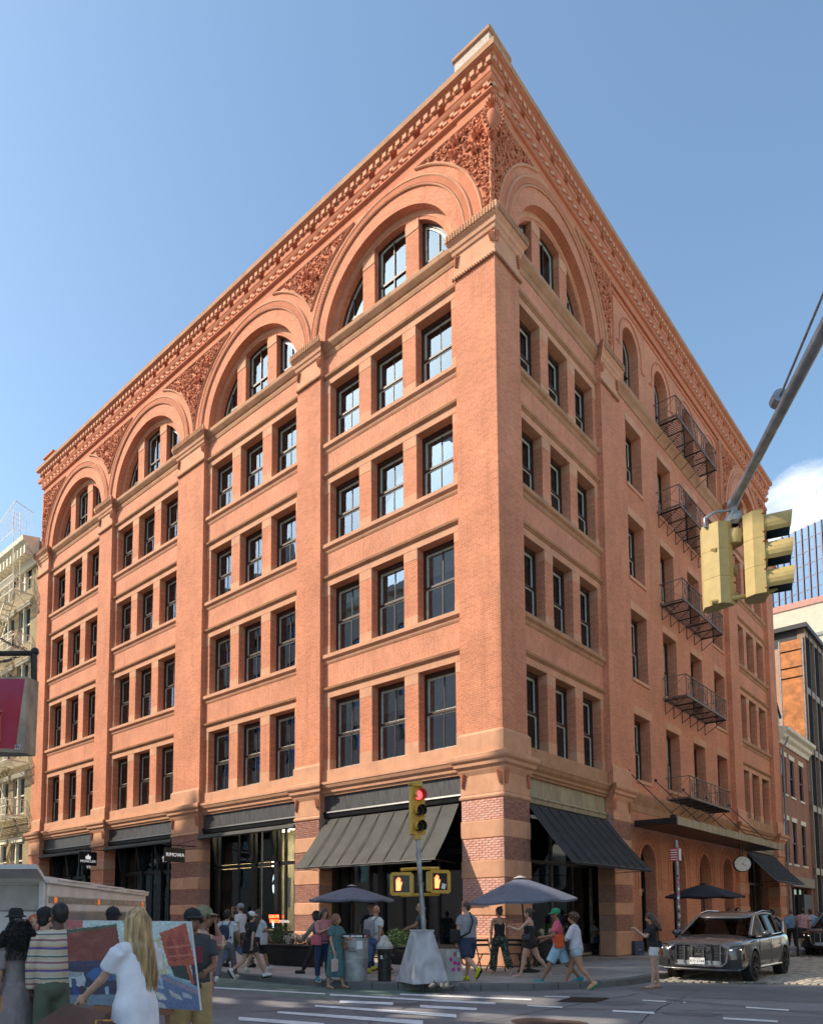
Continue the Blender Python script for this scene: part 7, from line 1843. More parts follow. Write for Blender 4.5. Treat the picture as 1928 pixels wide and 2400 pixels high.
WT=CW('white_cotton',(.62,.62,.63)); WTW=CW('white_shirt_cotton',(.56,.55,.60),bscale=12,bump=.4); BKC=CW('black_cotton',(.018,.018,.02)); GYT=CW('grey_marl',(.28,.27,.29)); NVY=CW('navy_cotton',(.03,.04,.08)); JEA=CW('blue_denim',(.10,.17,.30),var=.25); DJN=CW('dark_denim',(.025,.045,.10)); LJN=CW('pale_denim',(.36,.42,.46),var=.2); TEAL=CW('teal_gauze',(.07,.16,.165),var=.2,stretch=(6,6,1)); PNK=CW('pink_linen',(.50,.20,.20)); GRT=CW('grey_trouser',(.16,.15,.165)); TAU=CW('taupe_jersey',(.25,.205,.20),bscale=9); KHA=CW('khaki_cotton',(.42,.30,.14),bscale=10,bump=.6); OLV=CW('olive_cotton',(.07,.075,.05)); CHR=CW('charcoal_tee',(.055,.055,.062)); CAM=pmat('camo_cloth',(.10,.13,.07),.85,scale=24,col2=(.30,.27,.16)); GRC=CW('green_cap_wool',(.03,.26,.12)); HPK=CW('bright_pink_tee',(.62,.10,.16)); ORG=CW('orange_bag_nylon',(.62,.09,.02)); SKB=CW('sky_blue_cotton',(.34,.50,.62)); DBL=CW('denim_blue_shirt',(.16,.27,.38)); TANL=CW('tan_leather',(.33,.13,.07),bump=.1); PKL=CW('pink_leather',(.55,.12,.16),bump=.1); CARD=CW('grey_brown_cardigan',(.17,.155,.14)); BRB=pmat('brown_card',(.10,.045,.03),.7,var=.15,scale=3); ELIME=pmat('neon_yellow_shoe',(.62,.62,.03),.6); TEALS=pmat('teal_shoe',(.02,.24,.30),.6); GRN=CW('green_knit',(.05,.38,.10))
def pattern_cloth(name,base,cols,scale,kind='floral'):
    m,n,b,o=new_mat(name); l=n.links.new; tc=nd(n,'ShaderNodeTexCoord'); last=None
    mix=None; prev=None
    for i,(c,th,sd_) in enumerate(cols):
        v=nd(n,'ShaderNodeTexVoronoi'); v.inputs['Scale'].default_value=scale*(1+.35*i); mp=nd(n,'ShaderNodeMapping'); mp.inputs['Location'].default_value=(sd_,sd_*.7,sd_*1.3); l(tc.outputs['Object'],mp.inputs[0]); l(mp.outputs[0],v.inputs['Vector'])
        lt=nd(n,'ShaderNodeMath',operation='LESS_THAN'); lt.inputs[1].default_value=th; l(v.outputs['Distance'],lt.inputs[0])
        mx=nd(n,'ShaderNodeMixRGB'); mx.inputs[1].default_value=C4(base); mx.inputs[2].default_value=C4(c); l(lt.outputs[0],mx.inputs[0])
        if prev: l(prev.outputs[0],mx.inputs[1])
        prev=mx
    l(prev.outputs[0],b.inputs['Base Color']); b.inputs['Roughness'].default_value=.85; return m
FLOR=pattern_cloth('black_floral_print',(.02,.025,.025),[((.08,.22,.12),.28,0),((.45,.16,.13),.20,3),((.50,.40,.22),.16,7)],14)
PFLO=pattern_cloth('pink_floral_print',(.48,.28,.28),[((.22,.06,.08),.30,0),((.6,.5,.45),.18,3)],16)
def stripes(name,base,bands,period,warp=.0):
    m,n,b,o=new_mat(name); l=n.links.new; tc=nd(n,'ShaderNodeTexCoord'); sx=nd(n,'ShaderNodeSeparateXYZ'); l(tc.outputs['Object'],sx.inputs[0])
    nz=nd(n,'ShaderNodeTexNoise'); nz.inputs['Scale'].default_value=4; l(tc.outputs['Object'],nz.inputs['Vector']); w_=nd(n,'ShaderNodeMath',operation='MULTIPLY_ADD'); w_.inputs[1].default_value=.03; l(nz.outputs[0],w_.inputs[0]); l(sx.outputs['Z'],w_.inputs[2])
    md=nd(n,'ShaderNodeMath',operation='MODULO'); md.inputs[1].default_value=period; l(w_.outputs[0],md.inputs[0]); dv=nd(n,'ShaderNodeMath',operation='DIVIDE'); dv.inputs[1].default_value=period; l(md.outputs[0],dv.inputs[0])
    cr=nd(n,'ShaderNodeValToRGB'); cr.color_ramp.interpolation='CONSTANT'; el=cr.color_ramp.elements; el[0].position=0; el[0].color=C4(base); el[1].position=.999; el[1].color=C4(base)
    for p,wd,c in bands:
        e=el.new(p); e.color=C4(c); e=el.new(p+wd); e.color=C4(base)
    l(dv.outputs[0],cr.inputs[0]); l(cr.outputs[0],b.inputs['Base Color']); b.inputs['Roughness'].default_value=.85
    n2=nd(n,'ShaderNodeTexNoise'); n2.inputs['Scale'].default_value=11; l(tc.outputs['Object'],n2.inputs['Vector']); bp=nd(n,'ShaderNodeBump'); bp.inputs['Strength'].default_value=.5; bp.inputs['Distance'].default_value=.02; l(n2.outputs[0],bp.inputs['Height']); l(bp.outputs[0],b.inputs['Normal']); return m
STRP=stripes('striped_jersey',(.60,.47,.33),[(.08,.11,(.14,.09,.30)),(.20,.04,(.55,.33,.10)),(.38,.03,(.62,.58,.54)),(.46,.09,(.33,.13,.17)),(.58,.03,(.60,.56,.5)),(.74,.07,(.09,.16,.17)),(.83,.03,(.62,.58,.54))],.215)
def plaid(name):
    m,n,b,o=new_mat(name); l=n.links.new; tc=nd(n,'ShaderNodeTexCoord'); prev=None
    for ax_,c,f,th in (('Z',(.30,.09,.09),42,.2),('X',(.34,.12,.11),46,.3),('Z',(.62,.50,.30),42,-.93),('Y',(.60,.47,.28),46,-.90)):
        sx=nd(n,'ShaderNodeSeparateXYZ'); l(tc.outputs['Object'],sx.inputs[0]); mu=nd(n,'ShaderNodeMath',operation='MULTIPLY'); mu.inputs[1].default_value=f; l(sx.outputs[ax_],mu.inputs[0]); si=nd(n,'ShaderNodeMath',operation='SINE'); l(mu.outputs[0],si.inputs[0])
        g_=nd(n,'ShaderNodeMath',operation='GREATER_THAN' if th>0 else 'LESS_THAN'); g_.inputs[1].default_value=th; l(si.outputs[0],g_.inputs[0]); ml=nd(n,'ShaderNodeMath',operation='MULTIPLY'); ml.inputs[1].default_value=.6; l(g_.outputs[0],ml.inputs[0])
        mx=nd(n,'ShaderNodeMixRGB'); mx.inputs[1].default_value=(.42,.24,.19,1); mx.inputs[2].default_value=C4(c); l(ml.outputs[0],mx.inputs[0])
        if prev: l(prev.outputs[0],mx.inputs[1])
        prev=mx
    l(prev.outputs[0],b.inputs['Base Color']); b.inputs['Roughness'].default_value=.9; return m
PLD=plaid('red_plaid_flannel')
SNK=('shoe',(WHT,WHT)); BLS=('shoe',(BLK,BLK)); SAN=('sandal',(TANL,TANL)); CREAMS=('sandal',(pmat('cream_sandal',(.5,.42,.34),.6),WHT))
W1=((28,5,2),(-18,12,2)); W2=((-18,14,2),(28,5,2)); W3=((30,4,2),(-14,45,2)); W4=((-14,45,2),(30,4,2)); ST=((2,0,4),(-2,0,4))
AW1=((-18,8,12,0),(22,8,18,0)); AW2=((22,8,18,0),(-18,8,12,0))
P_=person
# --- middle distance, left to right
P_('man in white tee and grey trousers with a dark blue backpack stepping off the kerb',G(530,2300,.08),80,1.72,.95,False,SKT,W2,AW1,2,hair=('short',HBL),top=('tee',WT),bot=('jeans',GRT),extra=backpack(NVY,DJN,.13,.38))
P_('woman in black puff dress and white cap walking away from the shop steps',G(584,2292),40,1.64,.95,True,SKL,W4,AW2,4,hair=('lowbun',HBR),top=('tee',BKC,.02),bot=('skirt',BKC,.72,.24),shoes=('shoe',(WHT,BLK)),hat=('cap',WT),extra=shoulder_bag(TANL,0,-.02,(.10,.03,.08)))
P_('tall man in white tee and cap looking left near the shop steps',G(563,2268),150,1.84,1,False,SKL,W1,AW1,hair=('buzz',HBR),top=('tee',WT),bot=('jeans',OLV),shoes=BLS,hat=('cap',GYT))
P_('man in dark clothes standing in the shop doorway',f1(12.9,-.45,SK+.05),-90,1.76,1,False,SKT,ST,((5,6,20,0),(20,10,70,20)),hair=('buzz',HBL),top=('tee',BKC),bot=('jeans',BKC),shoes=BLS)
P_('person in blue jeans walking behind the backpack man',G(552,2262),190,1.70,1,False,SKT,W3,AW2,hair=('short',HBL),top=('tee',NVY),bot=('jeans',JEA),shoes=BLS)
P_('woman with dark hair and cream tote behind the black dress',G(603,2278),60,1.66,.95,True,SKT,W2,AW1,hair=('long',HBR),top=('tee',WT),bot=('shorts',BKC),extra=shoulder_bag(WT,1,.0,(.14,.04,.16),False))
P_('person in grey brown cardigan and black cap striding left beside the pink blouse',G(745,2283),165,1.66,1,True,SKM,W3,((35,14,8,0),(-10,10,15,0)),4,hair=('bob',HBL),top=('long',CARD),bot=('jeans',BKC),shoes=BLS,hat=('cap',BKC))
P_('woman in pink blouse and dark jeans looking down at her pink bag',G(756,2299),-60,1.62,1.05,True,SKL,ST,((25,10,75,35),(30,10,80,35)),5,hp=28,hair=('bob',HBR),top=('elbow',PNK),bot=('jeans',DJN),shoes=('shoe',(TEALS,WHT)),extra=shoulder_bag(PKL,1,.03,(.17,.07,.12),False,.05))
P_('woman in long teal dress standing at the kerb by the litter bin',G(786,2318,.0),-35,1.65,1.05,True,SKL,((8,0,4),(-8,0,4)),((25,10,70,30),(5,8,15,0)),0,hy=25,hair=('bob',HAU),top=('tee',TEAL,.02),bot=('skirt',TEAL,.28,.25),shoes=SAN,extra=both(shoulder_bag(TANL,0,.04,(.14,.06,.09),True,.06),held(pmat('red_white_bag',(.6,.3,.25),.6,scale=18,col2=(.65,.62,.6)),1,(.10,.03,.14))))
P_('bald man in black tee walking right with a black rucksack',G(868,2280),60,1.80,1.08,False,SKT,W1,AW1,3,hy=-50,hair=('bald',HBL),top=('tee',BKC),bot=('jeans',DJN),shoes=('shoe',(ELIME,BLK)),extra=backpack(BKC,BKC,.15,.42))
P_('bald man in white tee and blue jeans with a grey and white backpack',G(878,2288),45,1.80,1,False,SKT,W4,AW2,3,hy=60,hair=('bald',HBL),top=('tee',WT),bot=('jeans',JEA),shoes=('shoe',(GYT,WHT)),extra=backpack(GYT,CW('grey_pack',(.12,.12,.13)),.15,.44))
P_('bald man in dark grey tee and glasses waiting behind the leaning pole',G(988,2275),170,1.80,1,False,SKT,ST,((30,8,40,10),(20,8,60,15)),hair=('bald',HBL),top=('tee',CHR),bot=('jeans',DJN),shoes=BLS,extra=shoulder_bag(GYT,0,-.05,(.08,.04,.10)))
P_('heavy man in grey tee and navy shorts with yellow trainers striding left',G(1096,2301),118,1.80,1.28,False,SKL,((-20,42,3),(16,4,3)),((0,12,12,0),(10,12,14,0)),0,hy=35,hair=('buzz',HBR),top=('tee',GYT,.018),bot=('shorts',NVY),shoes=('shoe',(ELIME,BLK)),extra=lambda t,R,OFF,part:(obj('strap',MB().tube([R.sp(.16,.5)+Vector((.09,0,0)),R.sp(-.0,.56)+Vector((.09,0,0)),R.sp(-.19,.40)+Vector((.02,0,0)),R.sp(-.24,.16)+Vector((-.12,0,0)),R.hip+Vector((-.24,-.06,.04))],.035,8,ell=(.35,1.2)).mesh('strap',BKC,smooth=60),t,OFF),obj('bag',MB().cbox(-.34,-.22,-.06,.2,R.hip.z-.08,R.hip.z+.22,.03).mesh('bag',BKC,smooth=40),t,OFF)))
P_('woman with a bun in black camisole and floral trousers, seen from behind',G(1172,2286),100,1.68,.92,True,SKT,((12,5,5),(-14,22,5)),((0,8,10,0),(5,8,10,0)),hair=('bun',HBR),hy=20,top=('tank',BKC),bot=('wide',FLOR),shoes=CREAMS)
P_('woman in black sleeveless romper with small handbag walking left under the parasol',G(1243,2292),150,1.66,1.12,True,SKL,((16,3,6),(-22,16,6)),((45,12,60,15),(0,10,30,0)),0,hair=('lowbun',HBR),top=('tank',BKC),bot=('short',BKC),shoes=CREAMS,extra=shoulder_bag(CHR,0,.08,(.10,.04,.07),True,.04))
P_('man in green cap and pink tee walking left with an orange bag',G(1310,2306,.1),168,1.76,.98,False,SKM,((28,2,3),(-24,18,3)),((22,8,60,15),(10,8,60,15)),2,hp=8,hair=('buzz',HBL),top=('tee',HPK,.018),bot=('shorts',SKB),shoes=('shoe',(TEALS,WHT)),hat=('cap',GRC),extra=shoulder_bag(ORG,0,.08,(.10,.06,.15),True,.0))
P_('woman in pale lilac shirt and light denim shorts striding left',G(1352,2318,0),150,1.70,1.2,True,SKT,((-16,24,4),(22,2,4)),((25,10,70,30),(15,8,60,20)),3,hair=('curlymed',HBR),top=('elbow',WTW,.02),bot=('short',LJN),shoes=('shoe',(pmat('white_orange_shoe',(.6,.5,.42),.6,scale=14,col2=(.7,.25,.08)),GRC)))
P_('seated man in white tee reading a menu on the bench',gp(1395,2240,SK)+Vector((0,.35,0)),-38,1.76,.95,False,SKM,((88,80,6),(88,86,6)),((35,8,50,15),(35,8,50,15)),4,hp=22,hair=('short',HBL),top=('tee',WT),bot=('shorts',NVY),shoes=('shoe',(pmat('red_shoe',(.45,.10,.06),.6),WHT)),sit=.46,extra=lambda t,R,OFF,part:obj('menu',MB().cbox(-.14,.14,-.005,.005,-.1,.1,.002).mesh('menu',WHT),t,Vector(OFF)+(R.wr[0]+R.wr[1])/2+Vector((0,.12,.08)),(.9,0,0)))
P_('young woman with long brown hair, black tee and white shorts looking at her phone',G(1533,2318,0),165,1.68,.9,True,SKL,((5,2,3),(-5,4,3)),((35,8,95,20),(35,8,95,20)),2,hp=20,hair=('longside',HBR),top=('tee',BKC,.022),bot=('short',WT),shoes=SAN,vox=.014,extra=both(shoulder_bag(CW('navy_leather',(.02,.025,.05)),1,.05,(.12,.045,.09),True,-.10,IRON)))
P_('person in grey hooded top leaning over the planter behind the car',G(1585,2215)+Vector((0,.5,0)),-60,1.72,1,False,SKL,ST,((45,8,30,10),(45,8,30,10)),28,hp=25,hair=('short',HBR),top=('long',GYT,.02),bot=('jeans',DJN),shoes=BLS)
P_('bald bearded man in dark jacket standing behind the car roof',at(1708,2143,27)*Vector((1,1,0))+UP*SK,120,1.73,1.05,False,SKL,ST,hair=('bald',HBR),top=('long',NVY,.02),bot=('jeans',BKC),shoes=BLS) if False else None
def AT(u,Y,z=SK): p=at(u,2143,Y); return Vector((p.x,p.y,z))
P_('bald man in dark jacket standing behind the car roof, seen in profile',AT(1708,27),0,1.72,1.05,False,SKL,ST,hair=('buzz',HGR),top=('long',NVY,.02),bot=('jeans',BKC),shoes=BLS)
P_('dark haired person in black top facing the camera behind the car roof',AT(1728,27.3),-100,1.73,1,False,SKL,ST,hair=('bob',HBL),top=('long',BKC,.02),bot=('jeans',BKC),shoes=BLS)
P_('woman in white tee with a pink shoulder bag walking away past the car',AT(1790,27.5),60,1.60,1,True,SKL,W1,AW1,hair=('bob',HRD),top=('tee',WT),bot=('jeans',DJN),shoes=SNK,extra=shoulder_bag(PKL,1,.08,(.12,.05,.10),False))
P_('man in grey tee and beige shorts walking away beside the white tee',AT(1810,28.3),60,1.74,1.02,False,SKM,W2,AW2,hair=('short',HBL),top=('tee',GYT),bot=('shorts',KHA),shoes=SNK)
P_('grey haired man in denim blue shirt carrying a white bag',AT(1853,31.5),62,1.74,1,False,SKL,W1,AW1,hair=('buzz',HGR),top=('elbow',DBL,.02),bot=('jeans',BKC),shoes=SNK,extra=held(WT,1,(.05,.14,.2)))
P_('man in pink floral shirt and black shorts walking away',AT(1880,30.5),62,1.80,1.08,False,SKT,W2,AW2,hair=('short',HBL),top=('tee',PFLO,.025),bot=('shorts',BKC),shoes=SNK)
P_('man in pale blue tee with a black cross strap at the right edge',AT(1899,31.5),60,1.76,1,False,SKT,W1,AW1,hair=('short',HBR),top=('tee',SKB),bot=('jeans',DJN),shoes=SNK,extra=shoulder_bag(BKC,0,.05,(.08,.04,.08)))
P_('woman with long brown hair and tan top at the right edge',AT(1916,32),-150,1.66,1,True,SKT,W2,AW2,hair=('long',HBR),top=('tee',CW('tan_top',(.40,.26,.14))),bot=('jeans',BKC),shoes=SNK)
# --- near crowd by the truck
P_('woman with a big cloud of dark curls in a taupe dress, seen from behind',AT(44,7.3,0),150,1.58,1.0,True,SKT,ST,((0,8,10,0),(35,8,60,15)),0,hair=('bigcurl',HBL),top=('tee',TAU,.01),bot=('skirt',TAU,.35,.22),shoes=SNK,vox=.011)
P_('copper haired woman in a green top looking towards the camera',AT(82,9.6,0),-78,1.64,.92,True,SKL,ST,((25,10,70,30),(25,10,70,30)),0,hy=12,hair=('long',HRD),top=('tank',GRN),bot=('wide',BKC),shoes=BLS,vox=.010)
P_('person in white tee and black cap partly behind the striped jersey',AT(104,8.6,0),60,1.72,1.05,False,SKL,ST,((5,16,10,0),(5,10,10,0)),0,hair=('short',HBL),top=('tee',CW('off_white_cotton',(.50,.45,.45))),bot=('jeans',GYT),shoes=SNK,vox=.011,hat=('cap',BKC))
P_('person in black bucket hat behind the curly haired woman',AT(36,10.2,0),80,1.70,1,False,SKT,ST,hair=('short',HBL),top=('tee',BKC),bot=('jeans',BKC),shoes=BLS,hat=('bucket',BKC))
P_('person in black cap left of the copper haired woman',AT(110,11.2,0),120,1.72,1,False,SKM,ST,hair=('short',HBL),top=('tee',CHR),bot=('jeans',BKC),shoes=BLS,hat=('cap',BKC))
P_('tall man in a cream jersey with purple and red stripes, back to the camera',AT(137,7.3,0),105,1.76,.95,False,SKD,ST,((2,10,8,0),(4,10,8,0)),0,hy=38,hair=('buzz',HBL),top=('long',STRP,.016),bot=('wide',CW('sage_trouser',(.10,.115,.075))),shoes=SNK,vox=.011,
  extra=lambda t,R,OFF,part:(lambda a:obj('earring',MB().tube([tuple(R.M@Vector((-.083,-.005+.014*math.sin(q*.7),-.04+.014*math.cos(q*.7)))) for q in range(10)],.003,5).mesh('earring',pmat('gold',(.6,.35,.1),.25,metal=1)),t,OFF))(0))
P_('person in a black hat behind the painting',AT(264,9.5,0),100,1.73,1,False,SKM,ST,hair=('short',HBL),top=('tee',BKC),bot=('jeans',BKC),shoes=BLS,hat=('cap',BKC))
def tee_print(t,R,OFF,part):
    OX=pmat('oxblood_print',(.20,.03,.045),.7)
    c=R.sp(.185,.33)
    pl=MB().cbox(-.10,.10,-.002,.002,-.085,.085,.001).mesh('shirt_print',OX); o=obj('shirt_print',pl,t,Vector(OFF)+c,(0,0,PI))
    for tx,z,s_ in (('DOWN',.048,.06),('R. &',-.0,.055),('ART',-.05,.05)): obj('lettering',text_mesh(tx,s_,WHT,.001),o,(0,.004,z),(PI/2,0,PI))
    g_=MB(); 
    for s_ in (-1,1): g_.tube([tuple(R.M@Vector((.032*s_+.022*math.cos(q*PI/6),.094,.012+.018*math.sin(q*PI/6)))) for q in range(13)],.003,5)
    g_.tube([tuple(R.M@Vector((-.01,.097,.014))),tuple(R.M@Vector((.01,.097,.014)))],.003,5); obj('glasses',g_.mesh('glasses',EYM),t,OFF)
    w=R.wr
P_('man in black cap, glasses and dark printed tee standing behind the painting',AT(452,7.8,0),-75,1.70,1.12,False,SKM,ST,((10,10,70,25),(10,10,75,10)),0,hy=25,hair=('short',HBL),top=('tee',CHR,.02),bot=('wide',KHA),shoes=SNK,vox=.011,hat=('cap',BKC),extra=tee_print)
P_('man in camouflage cap and red plaid shirt holding his chin, looking right',AT(474,8.5,0),12,1.73,1.0,False,SKM,ST,((5,10,10,0),(5,10,10,0)),0,hands=[None,(.045,.16,1.53)],hair=('buzz',HBL),top=('overshirt',PLD,.022),bot=('jeans',BKC),shoes=BLS,vox=.011,hat=('cap',CAM))
# blonde woman in the foreground
def blonde_extra(t,R,OFF,part):
    # long hair as a fall of separate locks
    g_=MB(); r=random.Random(8)
    for k in range(330):
        a=math.radians(r.uniform(-14,194)); rad=r.uniform(.85,1.0); x=.10*math.cos(a)*rad; y=-.02-.102*math.sin(a)*rad; ln=r.uniform(.38,.58); dx=r.uniform(-.02,.05)
        tz=.125-.04*abs(math.cos(a))
        p=[(x*.25,-.03+y*.1,.137),(x*.75,y*.8,tz-.015),(x*1.12,y*1.1,.03),(x*1.18,y*1.18,-.09),(x*1.1+dx*.5,y*1.25-.02,-.25),(x*.75+dx*1.3+.03,y*1.12-.035,-ln)]
        w=r.uniform(.007,.012); g_.tube([tuple(R.M@Vector(q)) for q in p],[w*.6,w,w,w,w*.9,w*.2],5)
    obj('hair_locks',g_.mesh('hair_locks',HBD,smooth=60),t,OFF)
bp=AT(322,5.95,0)
bl=P_('blonde woman with long loose hair in a white short sleeved shirt, back to the camera',bp,146,1.69,1.0,True,SKL,ST,((5,8,10,0),(5,8,10,0)),0,hy=10,hands=[(-.24,.40,.97,.1,-.4,-1),None],hair=('long',HBD),top=('shirtlong',CW('white_shirt_poplin',(.74,.73,.80),bscale=10,bump=.5,scale=3),.02),bot=('jeans',DJN),shoes=SNK,vox=.009,extra=blonde_extra)
# --- the painting they carry
PW,PH=215,150
def inpoly(x,y,P):
    c=False; j=len(P)-1
    for i in range(len(P)):
        if (P[i][1]>y)!=(P[j][1]>y) and x<(P[j][0]-P[i][0])*(y-P[i][1])/(P[j][1]-P[i][1])+P[i][0]: c=not c
        j=i
    return c
SH=[ # (polygon in 0..1, y down; colour)
 ([(0,0),(1,0),(1,1),(0,1)],(.35,.50,.52)),([(0,0),(1,0),(.96,.5),(.5,.6),(0,.4)],(.50,.58,.55)),
 ([(0,.0),(.14,0),(.14,.09),(0,.12)],(.42,.12,.12)),([(0,.12),(.42,.04),(.45,.62),(0,.62)],(.20,.05,.04)),([(.0,.12),(.42,.04),(.42,.07),(0,.16)],(.06,.11,.07)),
 ([(0,.50),(.45,.46),(.45,.60),(0,.60)],(.05,.05,.11)),([(0,.56),(.46,.54),(.46,1),(0,1)],(.035,.04,.08)),([(.14,.66),(.22,.56),(.36,.56),(.40,.70),(.20,.72)],(.05,.12,.32)),
 ([(.0,.62),(.12,.62),(.14,.72),(.12,.80),(.0,.80)],(.42,.45,.50)),([(.02,.70),(.06,.70),(.06,.80),(.02,.80)],(.05,.07,.13)),([(.0,.62),(.12,.62),(.10,.68),(0,.69)],(.30,.31,.34)),
 ([(.03,.80),(.07,.78),(.08,.92),(.03,.92)],(.03,.06,.22)),([(.04,.9),(.08,.9),(.08,1),(.04,1)],(.04,.22,.40)),([(.09,.78),(.12,.78),(.125,.98),(.09,.98)],(.05,.03,.04)),([(.14,.80),(.17,.80),(.20,1),(.15,1)],(.16,.33,.25)),([(.22,.72),(.25,.72),(.25,.80),(.22,.80)],(.32,.48,.42)),([(.29,.78),(.32,.78),(.32,.88),(.29,.88)],(.30,.45,.60)),([(.21,.90),(.24,.88),(.26,1),(.21,1)],(.50,.45,.25)),
 ([(.0,.90),(.45,.86),(.45,1),(0,1)],(.16,.22,.28)),([(.36,.60),(.44,.56),(.45,.74),(.38,.72)],(.12,.22,.10)),
 ([(.45,.0),(.98,0),(.98,.6),(.45,.6)],(.52,.60,.58)),([(.60,.34),(.70,.22),(.76,.20),(.78,.62),(.60,.60)],(.55,.50,.30)),([(.52,.40),(.62,.30),(.62,.60),(.52,.60)],(.44,.52,.48)),([(.62,.30),(.66,.27),(.66,.36),(.62,.38)],(.30,.40,.50)),
 ([(.755,.14),(.97,.02),(1.0,.50),(.80,.52)],(.42,.085,.05)),([(.80,.28),(.83,.16),(.86,.26),(.87,.46),(.82,.46)],(.30,.05,.035)),([(.88,.20),(.91,.10),(.94,.18),(.96,.42),(.90,.44)],(.30,.05,.035)),
 ([(.80,.30),(.98,.26),(.985,.28),(.80,.32)],(.50,.15,.10)),([(.81,.40),(.99,.37),(.99,.39),(.81,.42)],(.50,.15,.10)),
 ([(.81,.52),(.95,.50),(.97,.68),(.84,.64)],(.035,.05,.045)),([(.93,.50),(.96,.50),(.99,.75),(.96,.74)],(.46,.10,.05)),([(.97,.50),(1,.49),(1,.74),(.98,.74)],(.03,.045,.08)),
 ([(.45,.60),(.80,.62),(1,.76),(1,1),(.45,1)],(.14,.19,.33)),([(.70,.60),(1,.78),(1,.84),(.70,.64)],(.30,.24,.30)),([(.78,.60),(1,.74),(1,.78),(.78,.63)],(.26,.36,.46)),
 ([(.60,.58),(.73,.60),(.75,.78),(.62,.78)],(.40,.48,.56)),([(.62,.62),(.71,.63),(.72,.70),(.63,.70)],(.07,.10,.18)),([(.69,.66),(.715,.66),(.73,.74),(.70,.74)],(.10,.28,.55)),
 ([(.56,.74),(.60,.72),(.62,.88),(.57,.88)],(.20,.24,.26)),([(.66,.80),(.74,.84),(.76,.90),(.70,.90)],(.60,.60,.54)),([(.78,.78),(.86,.84),(.88,.90),(.80,.86)],(.52,.50,.50)),([(.68,.92),(.74,.95),(.76,1),(.70,.99)],(.52,.54,.54)),([(.88,.80),(.95,.84),(.95,.88),(.89,.86)],(.45,.46,.50)),([(.60,.86),(.66,.90),(.68,.94),(.62,.91)],(.48,.50,.52))]
TL,TR_,BR_,BL_=at(155,2157,7.0),at(445,2160,6.6),at(469,2369,6.5),at(164,2353,6.9)
me=bpy.data.meshes.new('painted_face'); vs=[];cl=[]
for j in range(PH+1):
    for i in range(PW+1):
        x,y=i/PW,j/PH; vs.append(tuple(TL.lerp(TR_,x).lerp(BL_.lerp(BR_,x),y)))
        wx=x+.005*noise.noise(Vector((x*30,y*30,0))); wy=y+.005*noise.noise(Vector((x*30,y*30,5))); c=(.3,.3,.3)
        for P,q in SH:
            if inpoly(wx,wy,P): c=q
        # a leafy tree and brush marks
        if math.hypot((x-.69)/.065,(y-.40)/.10)<1+.5*noise.noise(Vector((x*60,y*60,3))) and noise.noise(Vector((x*80,y*80,9)))>-.12: c=(.13,.20,.10)
        f=1+.30*noise.noise(Vector((x*45,y*70,1)))+.22*noise.noise(Vector((x*14,y*14,2))); 
        if c==(.20,.05,.04): c=tuple(p+max(0,.9*noise.noise(Vector((x*7,y*7,4))))*q for p,q in zip(c,(.22,.07,.06)))
        cl.append([max(.005,min(1,q*f)) for q in c]+[1])
me.from_pydata(vs,[],[(j*(PW+1)+i,j*(PW+1)+i+1,(j+1)*(PW+1)+i+1,(j+1)*(PW+1)+i) for j in range(PH) for i in range(PW)])
ca=me.color_attributes.new('paint','FLOAT_COLOR','POINT'); ca.data.foreach_set('color',[q for c in cl for q in c])
pm,pn_,pbs,po_=new_mat('oil_paint'); at_=nd(pn_,'ShaderNodeVertexColor'); at_.layer_name='paint'; pn_.links.new(at_.outputs[0],pbs.inputs['Base Color']); pbs.inputs['Roughness'].default_value=.45
tcp=nd(pn_,'ShaderNodeTexCoord'); nzp=nd(pn_,'ShaderNodeTexNoise'); nzp.inputs['Scale'].default_value=60; pn_.links.new(tcp.outputs['Object'],nzp.inputs['Vector']); bpp=nd(pn_,'ShaderNodeBump'); bpp.inputs['Strength'].default_value=.4; bpp.inputs['Distance'].default_value=.01; pn_.links.new(nzp.outputs[0],bpp.inputs['Height']); pn_.links.new(bpp.outputs[0],pbs.inputs['Normal'])
me.materials.append(pm)
pt=thing('painting','large unframed oil painting of a street with a red brick building','painting',(0,0,0))
obj('painted_face',me,pt)
nrm=(TR_-TL).cross(BL_-TL).normalized(); nrm=nrm if nrm.y>0 else -nrm
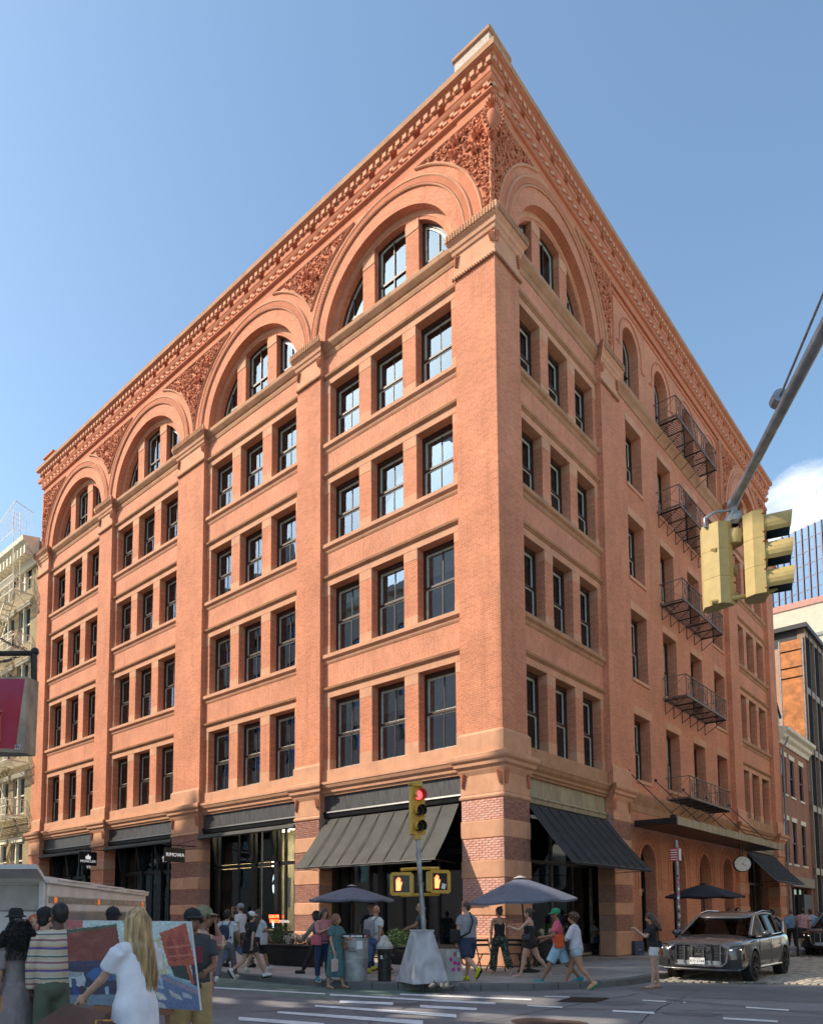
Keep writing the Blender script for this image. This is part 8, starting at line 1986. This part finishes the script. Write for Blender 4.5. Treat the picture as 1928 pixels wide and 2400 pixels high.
m=MB(); A=[TL,TR_,BR_,BL_]; Bk=[p+nrm*.035 for p in A]; A=[p+nrm*.001 for p in A]
for k in range(4): m.poly([A[k],A[(k+1)%4],Bk[(k+1)%4],Bk[k]])
m.poly(Bk[::-1]); m.build('canvas_edge',WT,pt)
ez=thing('easel','wooden easel under the painting','easel',(0,0,0)); WOOD=pmat('easel_wood',(.30,.14,.07),.6)
c0=(TL+TR_)/2; 
MB().bar(Vector((BL_.x+.35,BL_.y+.12,0)),TL.lerp(TR_,.35)+nrm*.07-UP*.05,.04).bar(Vector((BR_.x-.25,BR_.y+.12,0)),TL.lerp(TR_,.75)+nrm*.07-UP*.05,.04).build('leg',WOOD,ez); MB().bar(BL_.lerp(BR_,.2)+nrm*.0-UP*.03,BL_.lerp(BR_,.8)+nrm*.0-UP*.03,.035,.05).build('ledge',WOOD,ez); MB().bar(Vector((c0.x,c0.y+.9,0)),TL.lerp(TR_,.55)+nrm*.08-UP*.1,.035).build('leg',WOOD,ez)
# --- dark brown portfolio box held by the blonde woman
bx_=thing('portfolio_case','dark brown cardboard portfolio case held open by the blonde woman','case',(0,0,0))
q=[at(80,2402,5.7),at(158,2352,5.75),at(192,2362,5.65),at(250,2374,5.6),at(215,2440,5.4),at(100,2450,5.5)]
m=MB(); m.poly([tuple(p) for p in q]); m.poly([tuple(p-UP*.02) for p in q][::-1])
for k in range(6): m.poly([q[k],q[(k+1)%6],q[(k+1)%6]-UP*.02,q[k]-UP*.02])
m.build('lid',BRB,bx_); m=MB(); q2=[at(196,2375,5.75),at(250,2374,5.9),at(300,2420,5.7),at(230,2440,5.5)]; m.poly([tuple(p) for p in q2]); m.poly([tuple(p-UP*.02) for p in q2][::-1]); m.build('base_board',BRB,bx_)
MB().bar(at(225,2393,5.55),at(262,2392,5.55),.012).bar(at(225,2393,5.55),at(223,2415,5.45),.012).build('wooden_tray',pmat('orange_wood',(.55,.24,.05),.5),bx_)

bpy.data.scenes.remove(TMP)
bulk_o=bulk.build('brickwork',BKM,pb); bulk_o['kind']='stuff'
